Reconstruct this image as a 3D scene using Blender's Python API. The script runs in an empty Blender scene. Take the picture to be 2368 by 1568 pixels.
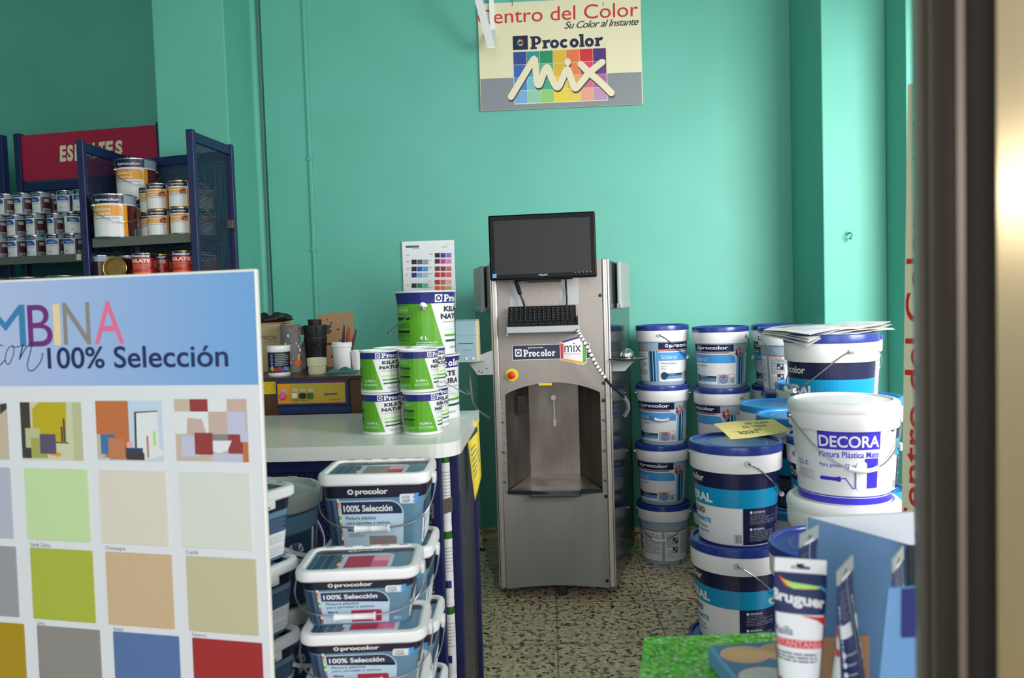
import bpy, bmesh, math, random
from mathutils import Vector, Matrix
from mathutils.geometry import tessellate_polygon
random.seed(7)
D2R = math.pi / 180
SC = bpy.context.scene
COL = SC.collection

# ------------------------------------------------------------------ camera
F = 1806.0                                   # focal length in pixels of the 2368 px wide frame
CAM = Vector((0, 0, 1.25))
RC = (Matrix.Rotation(2.7 * D2R, 3, 'Z') @ Matrix.Rotation((90 - 2.66) * D2R, 3, 'X') @ Matrix.Rotation(-1.78 * D2R, 3, 'Z'))
cd = bpy.data.cameras.new('camera')
cam = bpy.data.objects.new('camera', cd)
COL.objects.link(cam)
cam.matrix_world = Matrix.Translation(CAM) @ RC.to_4x4()
cd.sensor_width = 36
cd.lens = F / 2368 * 36
cd.clip_start = 0.05
cd.dof.use_dof = True
cd.dof.focus_distance = 3.1
cd.dof.aperture_fstop = 6.5
SC.camera = cam

# ------------------------------------------------------------------ view, world, daylight
SC.view_settings.view_transform = 'Standard'
SC.view_settings.look = 'None'
SC.view_settings.gamma = 1
SC.view_settings.use_curve_mapping = False
SC.view_settings.exposure = -0.13
W = bpy.data.worlds.new('sky')
SC.world = W
W.use_nodes = True
W.node_tree.nodes['Background'].inputs[0].default_value = (0.80, 0.90, 1.0, 1)
W.node_tree.nodes['Background'].inputs[1].default_value = 0.84


def area_light(name, loc, target, sx, sy, power, color, spread=180):
    l = bpy.data.lights.new(name, 'AREA')
    l.shape = 'RECTANGLE'
    l.size, l.size_y = sx, sy
    l.energy = power
    l.color = color
    l.spread = spread * D2R
    o = bpy.data.objects.new(name, l)
    COL.objects.link(o)
    o.location = loc
    o.rotation_euler = (Vector(target) - Vector(loc)).to_track_quat('-Z', 'Y').to_euler()
    return o


# daylight through the shop front behind the camera, and the brighter street light that
# slants in through the glazing beside the door on the right
area_light('shopfront_daylight', (0.6, -3.2, 2.3), (0.1, 3.5, 1.3), 4.6, 2.8, 130, (1.0, 0.955, 0.965))
area_light('side_glazing_daylight', (2.35, 0.9, 2.0), (0.95, 3.3, 1.25), 1.6, 1.5, 64, (1.0, 0.98, 0.97), 110)

# the small flash above the lens
area_light('camera_flash', (0.0, -0.03, 1.355), (0.0, 3.0, 1.15), 0.05, 0.03, 0.7, (1.0, 0.97, 0.93))


# ------------------------------------------------------------------ pixel helpers (measure the photograph)
def ray(px, py):
    return RC @ Vector(((px - 1184) / F, (784 - py) / F, -1))


def P(px, py, d):
    return CAM + ray(px, py) * d


def ony(px, py, y):
    r = ray(px, py)
    return CAM + r * (y / r.y)


def onz(px, py, z):
    r = ray(px, py)
    return CAM + r * ((z - CAM.z) / r.z)


def at(px, d, z):
    """floor-plan point seen at column px at camera depth d, at height z"""
    xc = (px - 1184) / F * d
    yc = (z - CAM.z - RC[2][0] * xc + RC[2][2] * d) / RC[2][1]
    v = CAM + RC @ Vector((xc, yc, -d))
    return Vector((v.x, v.y, z))


def proj(v):
    c = RC.transposed() @ (Vector(v) - CAM)
    return (1184 + F * c.x / -c.z, 784 - F * c.y / -c.z, -c.z)


# ------------------------------------------------------------------ materials
def lin(c):
    c = c / 255.0
    return c / 12.92 if c <= 0.04045 else ((c + 0.055) / 1.055) ** 2.4


MATS = {}


def mat(name, rgb=None, rough=0.5, metal=0.0, spec=0.5, **kw):
    if rgb is None:
        return MATS[name]
    m = bpy.data.materials.new(name)
    m.use_nodes = True
    b = m.node_tree.nodes['Principled BSDF']
    b.inputs['Base Color'].default_value = (lin(rgb[0]), lin(rgb[1]), lin(rgb[2]), 1)
    b.inputs['Roughness'].default_value = rough
    b.inputs['Metallic'].default_value = metal
    b.inputs['Specular IOR Level'].default_value = spec
    for k, v in kw.items():
        b.inputs[k.replace('_', ' ')].default_value = v
    MATS[name] = m
    return m


def nodes(m):
    return m.node_tree.nodes, m.node_tree.links, m.node_tree.nodes['Principled BSDF']


def mottled(name, rgb, rgb2, scale, rough=0.5, metal=0.0, stretch=(1, 1, 1), lo=0.35, hi=0.7, bump=0.0, detail=4):
    """two-tone noise over a surface, e.g. brushed metal, stained steel, painted plaster"""
    m = mat(name, rgb, rough, metal)
    n, l, b = nodes(m)
    tc = n.new('ShaderNodeTexCoord')
    mp = n.new('ShaderNodeMapping')
    mp.inputs['Scale'].default_value = stretch
    nz = n.new('ShaderNodeTexNoise')
    nz.inputs['Scale'].default_value = scale
    nz.inputs['Detail'].default_value = detail
    cr = n.new('ShaderNodeValToRGB')
    cr.color_ramp.elements[0].position = lo
    cr.color_ramp.elements[1].position = hi
    cr.color_ramp.elements[0].color = (lin(rgb[0]), lin(rgb[1]), lin(rgb[2]), 1)
    cr.color_ramp.elements[1].color = (lin(rgb2[0]), lin(rgb2[1]), lin(rgb2[2]), 1)
    l.new(tc.outputs['Object'], mp.inputs[0])
    l.new(mp.outputs[0], nz.inputs['Vector'])
    l.new(nz.outputs[0], cr.inputs[0])
    l.new(cr.outputs[0], b.inputs['Base Color'])
    if bump:
        bp = n.new('ShaderNodeBump')
        bp.inputs['Strength'].default_value = bump
        bp.inputs['Distance'].default_value = 0.002
        l.new(nz.outputs[0], bp.inputs['Height'])
        l.new(bp.outputs[0], b.inputs['Normal'])
    return m


mottled('wall_paint', (98, 183, 164), (94, 178, 159), 3.0, 0.55, bump=0.06, detail=8)
mat('ceiling_paint', (215, 225, 220), 0.8)
mat('street_grey', (150, 150, 150), 0.8)
mat('white', (232, 232, 232), 0.35)
mat('bracket_white', (250, 250, 250), 0.3)
mat('white_plastic', (236, 236, 236), 0.3)
mat('white_lid', (238, 238, 236), 0.3)
mat('paper_white', (240, 240, 242), 0.6)
mat('grey_plastic', (168, 174, 170), 0.45)
mat('navy', (22, 26, 66), 0.3)
mat('navy_deep', (22, 20, 46), 0.3)
mat('royal', (40, 42, 118), 0.25)
mat('blue_lid', (40, 60, 140), 0.22)
mat('sky_lid', (46, 140, 212), 0.3)
mat('sky', (74, 156, 222), 0.35)
mat('cyan', (8, 146, 196), 0.25)
mat('teal_dark', (14, 66, 92), 0.35)
mat('slate_blue', (46, 66, 98), 0.35)
mat('slate_deep', (34, 48, 76), 0.35)
mat('pale_blue', (190, 216, 232), 0.35)
mat('steel_blue', (98, 136, 160), 0.3)
mat('steel_blue_deep', (58, 84, 108), 0.3)
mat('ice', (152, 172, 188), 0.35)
mat('decora_blue', (56, 48, 190), 0.3)
mat('print_grey', (120, 124, 134), 0.5)
mat('print_pale', (176, 180, 186), 0.5)
mat('print_dark', (52, 56, 66), 0.5)
mat('black', (20, 20, 22), 0.45)
mat('black_gloss', (7, 8, 8), 0.3, 0, 0.12)
mat('screen', (34, 35, 36), 0.38, 0, 0.25)
mat('key', (24, 25, 26), 0.5)
mat('green', (92, 166, 34), 0.28)
mat('green_dark', (40, 100, 24), 0.35)
mat('green_pale', (176, 226, 116), 0.35)
mat('mint', (200, 236, 214), 0.35)
mat('bottle_green', (22, 84, 66), 0.35)
mat('orange', (238, 156, 20), 0.35)
mat('orange_deep', (236, 110, 30), 0.35)
mat('maroon', (74, 34, 42), 0.3)
mat('brown_art', (140, 52, 30), 0.4)
mat('blue_art', (36, 84, 164), 0.35)
mat('red_can', (200, 44, 32), 0.28)
mat('red_dark', (140, 26, 30), 0.35)
mat('red', (214, 40, 36), 0.35)
mat('sign_red', (200, 44, 36), 0.4)
mat('crimson', (168, 20, 62), 0.45)
mat('crimson_swatch', (184, 40, 74), 0.4)
mat('pink', (228, 104, 148), 0.45)
mat('pink_pale', (240, 168, 180), 0.45)
mat('purple', (112, 42, 122), 0.45)
mat('violet', (72, 34, 128), 0.45)
mat('lilac', (166, 122, 178), 0.45)
mat('cream', (228, 220, 184), 0.45)
mat('cream_dot', (232, 226, 190), 0.45)
mat('yellow', (232, 200, 40), 0.45)
mat('sticker_yellow', (226, 200, 10), 0.4)
mat('note_yellow', (240, 220, 138), 0.6)
mat('sign_grey', (132, 136, 142), 0.45)
mat('tin', (196, 198, 200), 0.22, 1.0)
mat('gold_rim', (206, 172, 96), 0.25, 1.0)
mat('wire', (190, 192, 194), 0.25, 1.0)
mat('chrome', (220, 220, 215), 0.08, 1.0)
mat('rack_blue', (27, 33, 84), 0.32)
mat('rack_dark', (30, 32, 72), 0.4)
mat('shelf_grey', (112, 112, 106), 0.45, 0.3)
mat('counter_white', (226, 228, 222), 0.22)
mat('taupe', (150, 146, 142), 0.42, 0.35)
mottled('door_grey', (140, 140, 135), (154, 153, 148), 1.6, 0.45, 0.1, (6, 6, 1), 0.4, 0.72)
mottled('front_metal', (146, 139, 132), (152, 145, 138), 60, 0.4, 0.35, (1, 1, 1), 0.3, 0.7)
mottled('stainless', (122, 114, 106), (152, 144, 136), 4, 0.32, 0.8, (3, 3, 1), 0.35, 0.7)
mottled('stained_steel', (176, 172, 166), (96, 92, 88), 9, 0.32, 0.7, (1, 1, 1), 0.5, 0.72)
mat('aluminium', (196, 190, 182), 0.32, 0.75)
mat('panel_dark', (70, 76, 78), 0.12, 0.55)
mat('screw', (50, 48, 46), 0.35, 0.6)
mat('bracket_grey', (168, 172, 172), 0.45, 0.1)
mat('printer_blue', (142, 172, 184), 0.45)
mat('printer_side', (206, 196, 160), 0.5)
mat('ivory', (232, 222, 180), 0.5)
mat('cardboard', (150, 118, 84), 0.85)
mat('cardboard_light', (168, 146, 108), 0.85)
mottled('shaker_brown', (92, 54, 30), (74, 44, 28), 5, 0.5)
mat('shaker_top', (64, 42, 38), 0.35)
mat('shaker_blue', (28, 46, 92), 0.4)
mat('panel_ochre', (190, 158, 50), 0.4)
mat('bronze_clip', (86, 74, 66), 0.4)
mat('rag_teal', (70, 128, 122), 0.9)
mottled('dirty_tin', (120, 118, 120), (160, 150, 140), 14, 0.45, 0.3, (1, 1, 0.4))
mat('board_white', (226, 229, 234), 0.4)
mat('board_edge', (240, 240, 232), 0.35)
mat('board_ink', (28, 40, 92), 0.4)
mat('display_blue', (84, 122, 158), 0.5)
mat('display_light', (110, 158, 206), 0.5)
mat('display_white', (226, 228, 232), 0.45)
mat('display_navy', (28, 34, 116), 0.45)
mat('cork', (176, 132, 92), 0.8)
mat('tan', (214, 168, 124), 0.6)
mat('putty', (204, 200, 196), 0.6)
mat('foil', (190, 190, 186), 0.35, 0.3)
mat('grip_white', (236, 238, 238), 0.35)
mottled('bronze_frame', (114, 108, 97), (122, 115, 104), 3, 0.36, 0.6, (1, 1, 0.05))
mat('bronze_dark', (104, 99, 96), 0.36, 0.55)
mat('bronze_edge', (118, 106, 94), 0.45, 0.4)
mottled('champagne', (150, 134, 100), (158, 142, 108), 4, 0.24, 0.55, (30, 30, 0.3))


def perforated(name, rgb, pitch, hole, ax):
    """sheet steel with a hexagonal grid of round holes; ax = the two object axes of the sheet"""
    m = mat(name, rgb, 0.4)
    n, l, b = nodes(m)
    tc = n.new('ShaderNodeTexCoord')
    sp = n.new('ShaderNodeSeparateXYZ')
    l.new(tc.outputs['Object'], sp.inputs[0])

    def mth(op, a, c=None):
        k = n.new('ShaderNodeMath')
        k.operation = op
        for i, v in enumerate((a, c)):
            if v is None:
                continue
            if isinstance(v, (int, float)):
                k.inputs[i].default_value = v
            else:
                l.new(v, k.inputs[i])
        return k.outputs[0]

    u, v = sp.outputs[ax[0]], sp.outputs[ax[1]]
    pu, pv = pitch, pitch * 1.732

    def dist(du, dv):
        fu = mth('MULTIPLY', mth('SUBTRACT', mth('FRACT', mth('DIVIDE', mth('ADD', u, du + 50 * pu), pu)), 0.5), pu)
        fv = mth('MULTIPLY', mth('SUBTRACT', mth('FRACT', mth('DIVIDE', mth('ADD', v, dv + 50 * pv), pv)), 0.5), pv)
        return mth('ADD', mth('MULTIPLY', fu, fu), mth('MULTIPLY', fv, fv))

    d = mth('MINIMUM', dist(0, 0), dist(pu / 2, pv / 2))
    a = mth('GREATER_THAN', d, hole * hole)
    l.new(a, b.inputs['Alpha'])
    return m


perforated('perforated_side', (32, 38, 76), 0.0105, 0.0037, (1, 2))
perforated('perforated_back', (32, 38, 76), 0.0105, 0.0037, (0, 2))
perforated('perforated_counter', (34, 42, 112), 0.0125, 0.0046, (0, 2))
perforated('perforated_grey', (84, 84, 92), 0.0105, 0.0034, (1, 2))


def terrazzo():
    m = mat('terrazzo', (150, 135, 115), 0.32)
    n, l, b = nodes(m)
    tc = n.new('ShaderNodeTexCoord')

    def chips(scale, lo, hi, seed):
        mp = n.new('ShaderNodeMapping')
        mp.inputs['Location'].default_value = (seed, seed * 1.7, 0)
        l.new(tc.outputs['Object'], mp.inputs[0])
        nz = n.new('ShaderNodeTexNoise')
        nz.inputs['Scale'].default_value = scale
        nz.inputs['Detail'].default_value = 3
        nz.inputs['Roughness'].default_value = 0.62
        l.new(mp.outputs[0], nz.inputs['Vector'])
        r = n.new('ShaderNodeValToRGB')
        r.color_ramp.elements[0].position = lo
        r.color_ramp.elements[1].position = hi
        l.new(nz.outputs[0], r.inputs[0])
        return r.outputs[0]

    def mix(fac, a, c):
        k = n.new('ShaderNodeMix')
        k.data_type = 'RGBA'
        if hasattr(fac, 'is_output'):
            l.new(fac, k.inputs[0])
        else:
            k.inputs[0].default_value = fac
        for i, x in ((6, a), (7, c)):
            if isinstance(x, tuple):
                k.inputs[i].default_value = (lin(x[0]), lin(x[1]), lin(x[2]), 1)
            else:
                l.new(x, k.inputs[i])
        return k.outputs[2]

    c = mix(chips(46, 0.42, 0.60, 0), (226, 194, 154), (252, 236, 204))
    c = mix(chips(44, 0.55, 0.58, 3.1), c, (124, 98, 80))
    c = mix(chips(36, 0.60, 0.63, 7.7), c, (44, 40, 40))
    c = mix(chips(70, 0.66, 0.69, 5.2), c, (226, 216, 196))
    br = n.new('ShaderNodeTexBrick')
    br.offset = 0
    br.inputs['Scale'].default_value = 1
    br.inputs['Mortar Size'].default_value = 0.003
    br.inputs['Brick Width'].default_value = 0.40
    br.inputs['Row Height'].default_value = 0.40
    br.inputs['Color1'].default_value = (0, 0, 0, 1)
    br.inputs['Color2'].default_value = (0, 0, 0, 1)
    br.inputs['Mortar'].default_value = (0.6, 0.6, 0.6, 1)
    l.new(tc.outputs['Object'], br.inputs['Vector'])
    c = mix(br.outputs['Color'], c, (88, 76, 66))
    l.new(c, b.inputs['Base Color'])


terrazzo()


def glitter():
    m = mat('green_glitter', (96, 186, 48), 0.12, 0.25)
    n, l, b = nodes(m)
    tc = n.new('ShaderNodeTexCoord')
    v = n.new('ShaderNodeTexVoronoi')
    v.inputs['Scale'].default_value = 210
    l.new(tc.outputs['Object'], v.inputs['Vector'])
    r = n.new('ShaderNodeValToRGB')
    r.color_ramp.elements[0].position = 0.0
    r.color_ramp.elements[0].color = (lin(82), lin(170), lin(40), 1)
    r.color_ramp.elements[1].position = 1.0
    r.color_ramp.elements[1].color = (lin(128), lin(214), lin(70), 1)
    l.new(v.outputs['Color'], r.inputs[0])
    l.new(r.outputs[0], b.inputs['Base Color'])
    # every flake lies at its own angle
    ge = n.new('ShaderNodeNewGeometry')
    ma = n.new('ShaderNodeVectorMath')
    ma.operation = 'MULTIPLY_ADD'
    ma.inputs[1].default_value = (1.1, 1.1, 0.4)
    ma.inputs[2].default_value = (-0.55, -0.55, -0.2)
    ad = n.new('ShaderNodeVectorMath')
    ad.operation = 'ADD'
    no = n.new('ShaderNodeVectorMath')
    no.operation = 'NORMALIZE'
    l.new(v.outputs['Color'], ma.inputs[0])
    l.new(ma.outputs[0], ad.inputs[0])
    l.new(ge.outputs['Normal'], ad.inputs[1])
    l.new(ad.outputs[0], no.inputs[0])
    l.new(no.outputs[0], b.inputs['Normal'])


glitter()


# ------------------------------------------------------------------ mesh building
class MB:
    """collects geometry for ONE mesh object"""

    def __init__(s):
        s.v, s.f, s.m, s.sm = [], [], [], []
        s.mats = []

    def mi(s, name):
        if name not in s.mats:
            s.mats.append(name)
        return s.mats.index(name)

    def add(s, vs, fs, m, smooth=False, M=None):
        b = len(s.v)
        s.v += [(M @ Vector(v)) if M else Vector(v) for v in vs]
        i = s.mi(m)
        for f in fs:
            s.f.append([b + k for k in f])
            s.m.append(i)
            s.sm.append(smooth)
        return s

    def box(s, x0, x1, y0, y1, z0, z1, m, bev=0.0, M=None, seg=2):
        if bev:
            bm = bmesh.new()
            bmesh.ops.create_cube(bm, size=1)
            for v in bm.verts:
                v.co = Vector(((x0 + x1) / 2 + v.co.x * (x1 - x0), (y0 + y1) / 2 + v.co.y * (y1 - y0), (z0 + z1) / 2 + v.co.z * (z1 - z0)))
            bmesh.ops.bevel(bm, geom=bm.edges[:], offset=bev, segments=seg, affect='EDGES', profile=0.5)
            bm.verts.ensure_lookup_table()
            s.add([v.co for v in bm.verts], [[v.index for v in f.verts] for f in bm.faces], m, False, M)
            bm.free()
            return s
        vs = [(x0, y0, z0), (x1, y0, z0), (x1, y1, z0), (x0, y1, z0), (x0, y0, z1), (x1, y0, z1), (x1, y1, z1), (x0, y1, z1)]
        return s.add(vs, [(0, 3, 2, 1), (4, 5, 6, 7), (0, 1, 5, 4), (1, 2, 6, 5), (2, 3, 7, 6), (3, 0, 4, 7)], m, False, M)

    def prism(s, pts, lo, hi, m, fn, M=None):
        """polygon pts (2D) swept from lo to hi; fn(u, v, t) gives the 3D point"""
        n = len(pts)
        vs = [fn(u, v, lo) for u, v in pts] + [fn(u, v, hi) for u, v in pts]
        tri = tessellate_polygon([[Vector((u, v, 0)) for u, v in pts]])
        fs = [tuple(t) for t in tri] + [tuple(n + k for k in reversed(t)) for t in tri]
        fs += [(i, (i + 1) % n, n + (i + 1) % n, n + i) for i in range(n)]
        return s.add(vs, fs, m, False, M)

    def quadprism(s, a, b, c, d, off, m):
        """four corners plus an offset vector: a slab"""
        off = Vector(off)
        vs = [Vector(a), Vector(b), Vector(c), Vector(d)]
        vs += [v + off for v in vs]
        return s.add(vs, [(0, 1, 2, 3), (7, 6, 5, 4), (0, 4, 5, 1), (1, 5, 6, 2), (2, 6, 7, 3), (3, 7, 4, 0)], m)

    def lathe(s, prof, m, seg=40, M=None, ms=None, a0=0.0):
        """profile [(r, z)] about z; ms = a material per profile segment"""
        n = len(prof)
        vs = []
        for r, z in prof:
            for k in range(seg):
                a = a0 + 2 * math.pi * k / seg
                vs.append((r * math.cos(a), r * math.sin(a), z))
        for i in range(n - 1):
            fs = [(k, (k + 1) % seg, seg + (k + 1) % seg, seg + k) for k in range(seg)]
            s.add(vs[i * seg:(i + 2) * seg], fs, ms[i] if ms else m, True, M)
        return s

    def disc(s, r, z, m, seg=40, M=None, flip=False):
        vs = [(r * math.cos(2 * math.pi * k / seg), r * math.sin(2 * math.pi * k / seg), z) for k in range(seg)]
        f = list(range(seg))
        return s.add(vs, [f[::-1] if flip else f], m, False, M)

    def tube(s, pts, r, m, sides=8, M=None, closed=False):
        pts = [Vector(p) for p in pts]
        n = len(pts)
        vs = []
        up = None
        for i, p in enumerate(pts):
            t = (pts[min(i + 1, n - 1)] - pts[max(i - 1, 0)])
            if closed:
                t = pts[(i + 1) % n] - pts[(i - 1) % n]
            t.normalize()
            if up is None:
                up = t.orthogonal().normalized()
            up = (up - t * up.dot(t)).normalized()
            w = t.cross(up)
            rr = r[i] if isinstance(r, (list, tuple)) else r
            for k in range(sides):
                a = 2 * math.pi * k / sides
                vs.append(p + (up * math.cos(a) + w * math.sin(a)) * rr)
        fs = []
        for i in range(n if closed else n - 1):
            j = (i + 1) % n
            for k in range(sides):
                fs.append((i * sides + k, i * sides + (k + 1) % sides, j * sides + (k + 1) % sides, j * sides + k))
        s.add(vs, fs, m, True, M)
        if not closed:
            s.add(vs[:sides], [tuple(range(sides))[::-1]], m, False, M)
            s.add(vs[-sides:], [tuple(range(sides))], m, False, M)
        return s

    def loft(s, rings, m, cap=True, smooth=True, M=None, ms=None):
        n = len(rings[0])
        for i in range(len(rings) - 1):
            fs = [(k, (k + 1) % n, n + (k + 1) % n, n + k) for k in range(n)]
            s.add(list(rings[i]) + list(rings[i + 1]), fs, ms[i] if ms else m, smooth, M)
        if cap:
            s.add(rings[0], [tuple(range(n))[::-1]], ms[0] if ms else m, False, M)
            s.add(rings[-1], [tuple(range(n))], ms[-1] if ms else m, False, M)
        return s

    def build(s, name, parent=None, weld=True, fix=True):
        me = bpy.data.meshes.new(name)
        me.from_pydata([tuple(v) for v in s.v], [], s.f)
        for k in s.mats:
            me.materials.append(MATS[k])
        me.polygons.foreach_set('material_index', s.m)
        me.polygons.foreach_set('use_smooth', s.sm)
        if weld:
            bm = bmesh.new()
            bm.from_mesh(me)
            bmesh.ops.remove_doubles(bm, verts=bm.verts, dist=1e-6)
            if fix:
                bmesh.ops.recalc_face_normals(bm, faces=bm.faces)
            bm.to_mesh(me)
            bm.free()
        me.update()
        if any(s.sm):
            try:
                me.set_sharp_from_angle(angle=40 * D2R)
            except Exception:
                pass
        o = bpy.data.objects.new(name, me)
        COL.objects.link(o)
        if parent is not None:
            o.parent = parent
        return o


def tag(o, label, cat, group=None, kind=None):
    o['label'] = label
    o['category'] = cat
    if group:
        o['group'] = group
    if kind:
        o['kind'] = kind
    return o


def struct(o, label=None):
    o['kind'] = 'structure'
    if label:
        o['label'] = label
    return o


def root(name, loc=(0, 0, 0), rz=0.0):
    o = bpy.data.objects.new(name, None)
    o.empty_display_size = 0.05
    COL.objects.link(o)
    o.location = loc
    o.rotation_euler = (0, 0, rz)
    return o


KIDS = {}


def copy_tree(o, parent=None):
    c = o.copy()
    COL.objects.link(c)
    c.parent = parent
    for ch in list(o.children):
        copy_tree(ch, c)
    return c


USED = set()


def place(proto, loc, rz, label, group=None, cat=None, handle=None, scale=1.0):
    """first use moves the prototype itself, later uses copy it with its parts and sub-parts"""
    if proto.name in USED:
        o = copy_tree(proto)
    else:
        o = proto
        USED.add(proto.name)
    o.location = loc
    o.rotation_euler = (0, 0, rz)
    o.scale = (scale,) * 3 if isinstance(scale, (int, float)) else (scale[0], scale[0], scale[1])
    if cat:
        o['category'] = cat
    o['label'] = label
    if group:
        o['group'] = group
    if handle is not None:
        for ch in o.children:
            if ch.name.startswith('handle'):
                ch.rotation_euler = (0, 0, handle * D2R)
    return o


def facing(loc, turn=0.0):
    """rotation that shows an object's front (-Y) to the camera, turned to the right by turn degrees"""
    dx, dy = CAM.x - loc[0], CAM.y - loc[1]
    return math.atan2(dx, -dy) + turn * D2R


# ------------------------------------------------------------------ printed artwork (2D shapes, mapped on flat or curved surfaces)
TXT = {}


def text_mesh(s, weight=0.0, shear=0.0, space=1.0):
    k = (s, weight, shear, space)
    if k not in TXT:
        c = bpy.data.curves.new('t', 'FONT')
        c.body = s
        c.offset = weight
        c.shear = shear
        c.space_character = space
        c.resolution_u = 5
        o = bpy.data.objects.new('t', c)
        me = bpy.data.meshes.new_from_object(o)
        xs = [v.co.x for v in me.vertices]
        ys = [v.co.y for v in me.vertices]
        x0, x1, y0, y1 = min(xs), max(xs), min(ys), max(ys)
        vs = [((v.co.x - x0) / (x1 - x0), (v.co.y - y0) / (y1 - y0)) for v in me.vertices]
        fs = [tuple(p.vertices) for p in me.polygons]
        bpy.data.objects.remove(o)
        bpy.data.curves.remove(c)
        bpy.data.meshes.remove(me)
        TXT[k] = (vs, fs)
    return TXT[k]


class Art:
    def __init__(s):
        s.items = []          # (verts2d, faces, material, layer)

    def raw(s, vs, fs, m, layer):
        s.items.append((vs, fs, m, layer))

    def poly(s, pts, m, layer=1):
        t = tessellate_polygon([[Vector((p[0], p[1], 0)) for p in pts]])
        s.raw([tuple(p) for p in pts], [tuple(k) for k in t], m, layer)

    def rect(s, x0, x1, y0, y1, m, layer=1):
        s.raw([(x0, y0), (x1, y0), (x1, y1), (x0, y1)], [(0, 1, 2, 3)], m, layer)

    def ell(s, cx, cy, rx, ry, m, layer=2, n=24):
        s.poly([(cx + rx * math.cos(2 * math.pi * k / n), cy + ry * math.sin(2 * math.pi * k / n)) for k in range(n)], m, layer)

    def ring(s, cx, cy, rx, ry, tx, ty, m, layer=2, a0=0, a1=360, n=28):
        vs, fs = [], []
        for k in range(n + 1):
            a = (a0 + (a1 - a0) * k / n) * D2R
            vs += [(cx + rx * math.cos(a), cy + ry * math.sin(a)), (cx + (rx - tx) * math.cos(a), cy + (ry - ty) * math.sin(a))]
            if k:
                fs.append((2 * k - 2, 2 * k, 2 * k + 1, 2 * k - 1))
        s.raw(vs, fs, m, layer)

    def rrect(s, x0, x1, y0, y1, r, m, layer=2, corners=(1, 1, 1, 1)):
        """corners: bottom-left, bottom-right, top-right, top-left rounded?"""
        pts = []
        for (cx, cy, a, c, ex, ey) in ((x0 + r, y0 + r, 180, corners[0], x0, y0), (x1 - r, y0 + r, 270, corners[1], x1, y0),
                                       (x1 - r, y1 - r, 0, corners[2], x1, y1), (x0 + r, y1 - r, 90, corners[3], x0, y1)):
            if c:
                pts += [(cx + r * math.cos((a + 15 * k) * D2R), cy + r * math.sin((a + 15 * k) * D2R)) for k in range(7)]
            else:
                pts.append((ex, ey))
        s.poly(pts, m, layer)

    def brush(s, pts, w, m, layer=3, sub=5):
        """one smooth ribbon with round ends"""
        P_ = [Vector((p[0], p[1])) for p in pts]
        c = []
        for i in range(len(P_) - 1):
            a, b, d, e = P_[max(i - 1, 0)], P_[i], P_[i + 1], P_[min(i + 2, len(P_) - 1)]
            for k in range(sub):
                t = k / sub
                c.append(0.5 * ((2 * b) + (d - a) * t + (2 * a - 5 * b + 4 * d - e) * t * t + (3 * b - a - 3 * d + e) * t ** 3))
        c.append(P_[-1])
        vs = []
        for i, p in enumerate(c):
            t = (c[min(i + 1, len(c) - 1)] - c[max(i - 1, 0)]).normalized()
            n = Vector((-t.y, t.x)) * w / 2
            vs += [tuple(p + n), tuple(p - n)]
            if i:
                s.raw(vs[-4:], [(0, 1, 3, 2)], m, layer)
        for i, sg in ((0, -1), (len(c) - 1, 1)):
            t = (c[min(i + 1, len(c) - 1)] - c[max(i - 1, 0)]).normalized() * sg
            n = Vector((-t.y, t.x))
            cp = [tuple(c[i] + (n * math.cos(q * math.pi / 8) + t * math.sin(q * math.pi / 8)) * w / 2) for q in range(9)]
            s.raw(cp, [tuple(range(9))], m, layer)

    def stroke(s, pts, w, m, layer=3, caps=True):
        for a, b in zip(pts[:-1], pts[1:]):
            d = Vector((b[0] - a[0], b[1] - a[1]))
            if d.length < 1e-9:
                continue
            n = Vector((-d.y, d.x)).normalized() * w / 2
            s.raw([(a[0] + n.x, a[1] + n.y), (a[0] - n.x, a[1] - n.y), (b[0] - n.x, b[1] - n.y), (b[0] + n.x, b[1] + n.y)], [(0, 1, 2, 3)], m, layer)
        if caps:
            for p in pts:
                s.ell(p[0], p[1], w / 2, w / 2, m, layer, 12)

    def text(s, t, x0, x1, y0, y1, m, layer=3, weight=0.0, shear=0.0, space=1.0):
        vs, fs = text_mesh(t, weight, shear, space)
        s.raw([(x0 + a * (x1 - x0), y0 + b * (y1 - y0)) for a, b in vs], fs, m, layer)

    def text3(s, t, bl, br, tl, m, layer=3, weight=0.0, shear=0.0, space=1.0):
        """text stretched on the parallelogram bottom-left, bottom-right, top-left"""
        vs, fs = text_mesh(t, weight, shear, space)
        s.raw([(bl[0] + a * (br[0] - bl[0]) + b * (tl[0] - bl[0]), bl[1] + a * (br[1] - bl[1]) + b * (tl[1] - bl[1])) for a, b in vs], fs, m, layer)

    def lines(s, x0, x1, y0, y1, n, m, layer=3, fill=0.55, rnd=None):
        """small print too fine to read: broken rules"""
        rnd = rnd or random.Random(int((x0 * 31 + y0 * 17 + n) * 1000))
        h = (y1 - y0) / n
        for i in range(n):
            y = y1 - (i + 0.5) * h
            x = x0
            end = x1 if rnd.random() > 0.3 else x0 + (x1 - x0) * rnd.uniform(0.4, 0.9)
            while x < end - 1e-6:
                w = min((x1 - x0) * rnd.uniform(0.08, 0.26), end - x)
                s.rect(x, x + w, y - h * fill / 2, y + h * fill / 2, m, layer)
                x += w + (x1 - x0) * 0.03

    def bars(s, x0, x1, y0, y1, m, layer=4, n=9):
        w = (x1 - x0) / n
        for i in range(n):
            s.rect(x0 + i * w, x0 + i * w + w * (0.35 + 0.35 * ((i * 7) % 3) / 2), y0, y1, m, layer)

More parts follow.
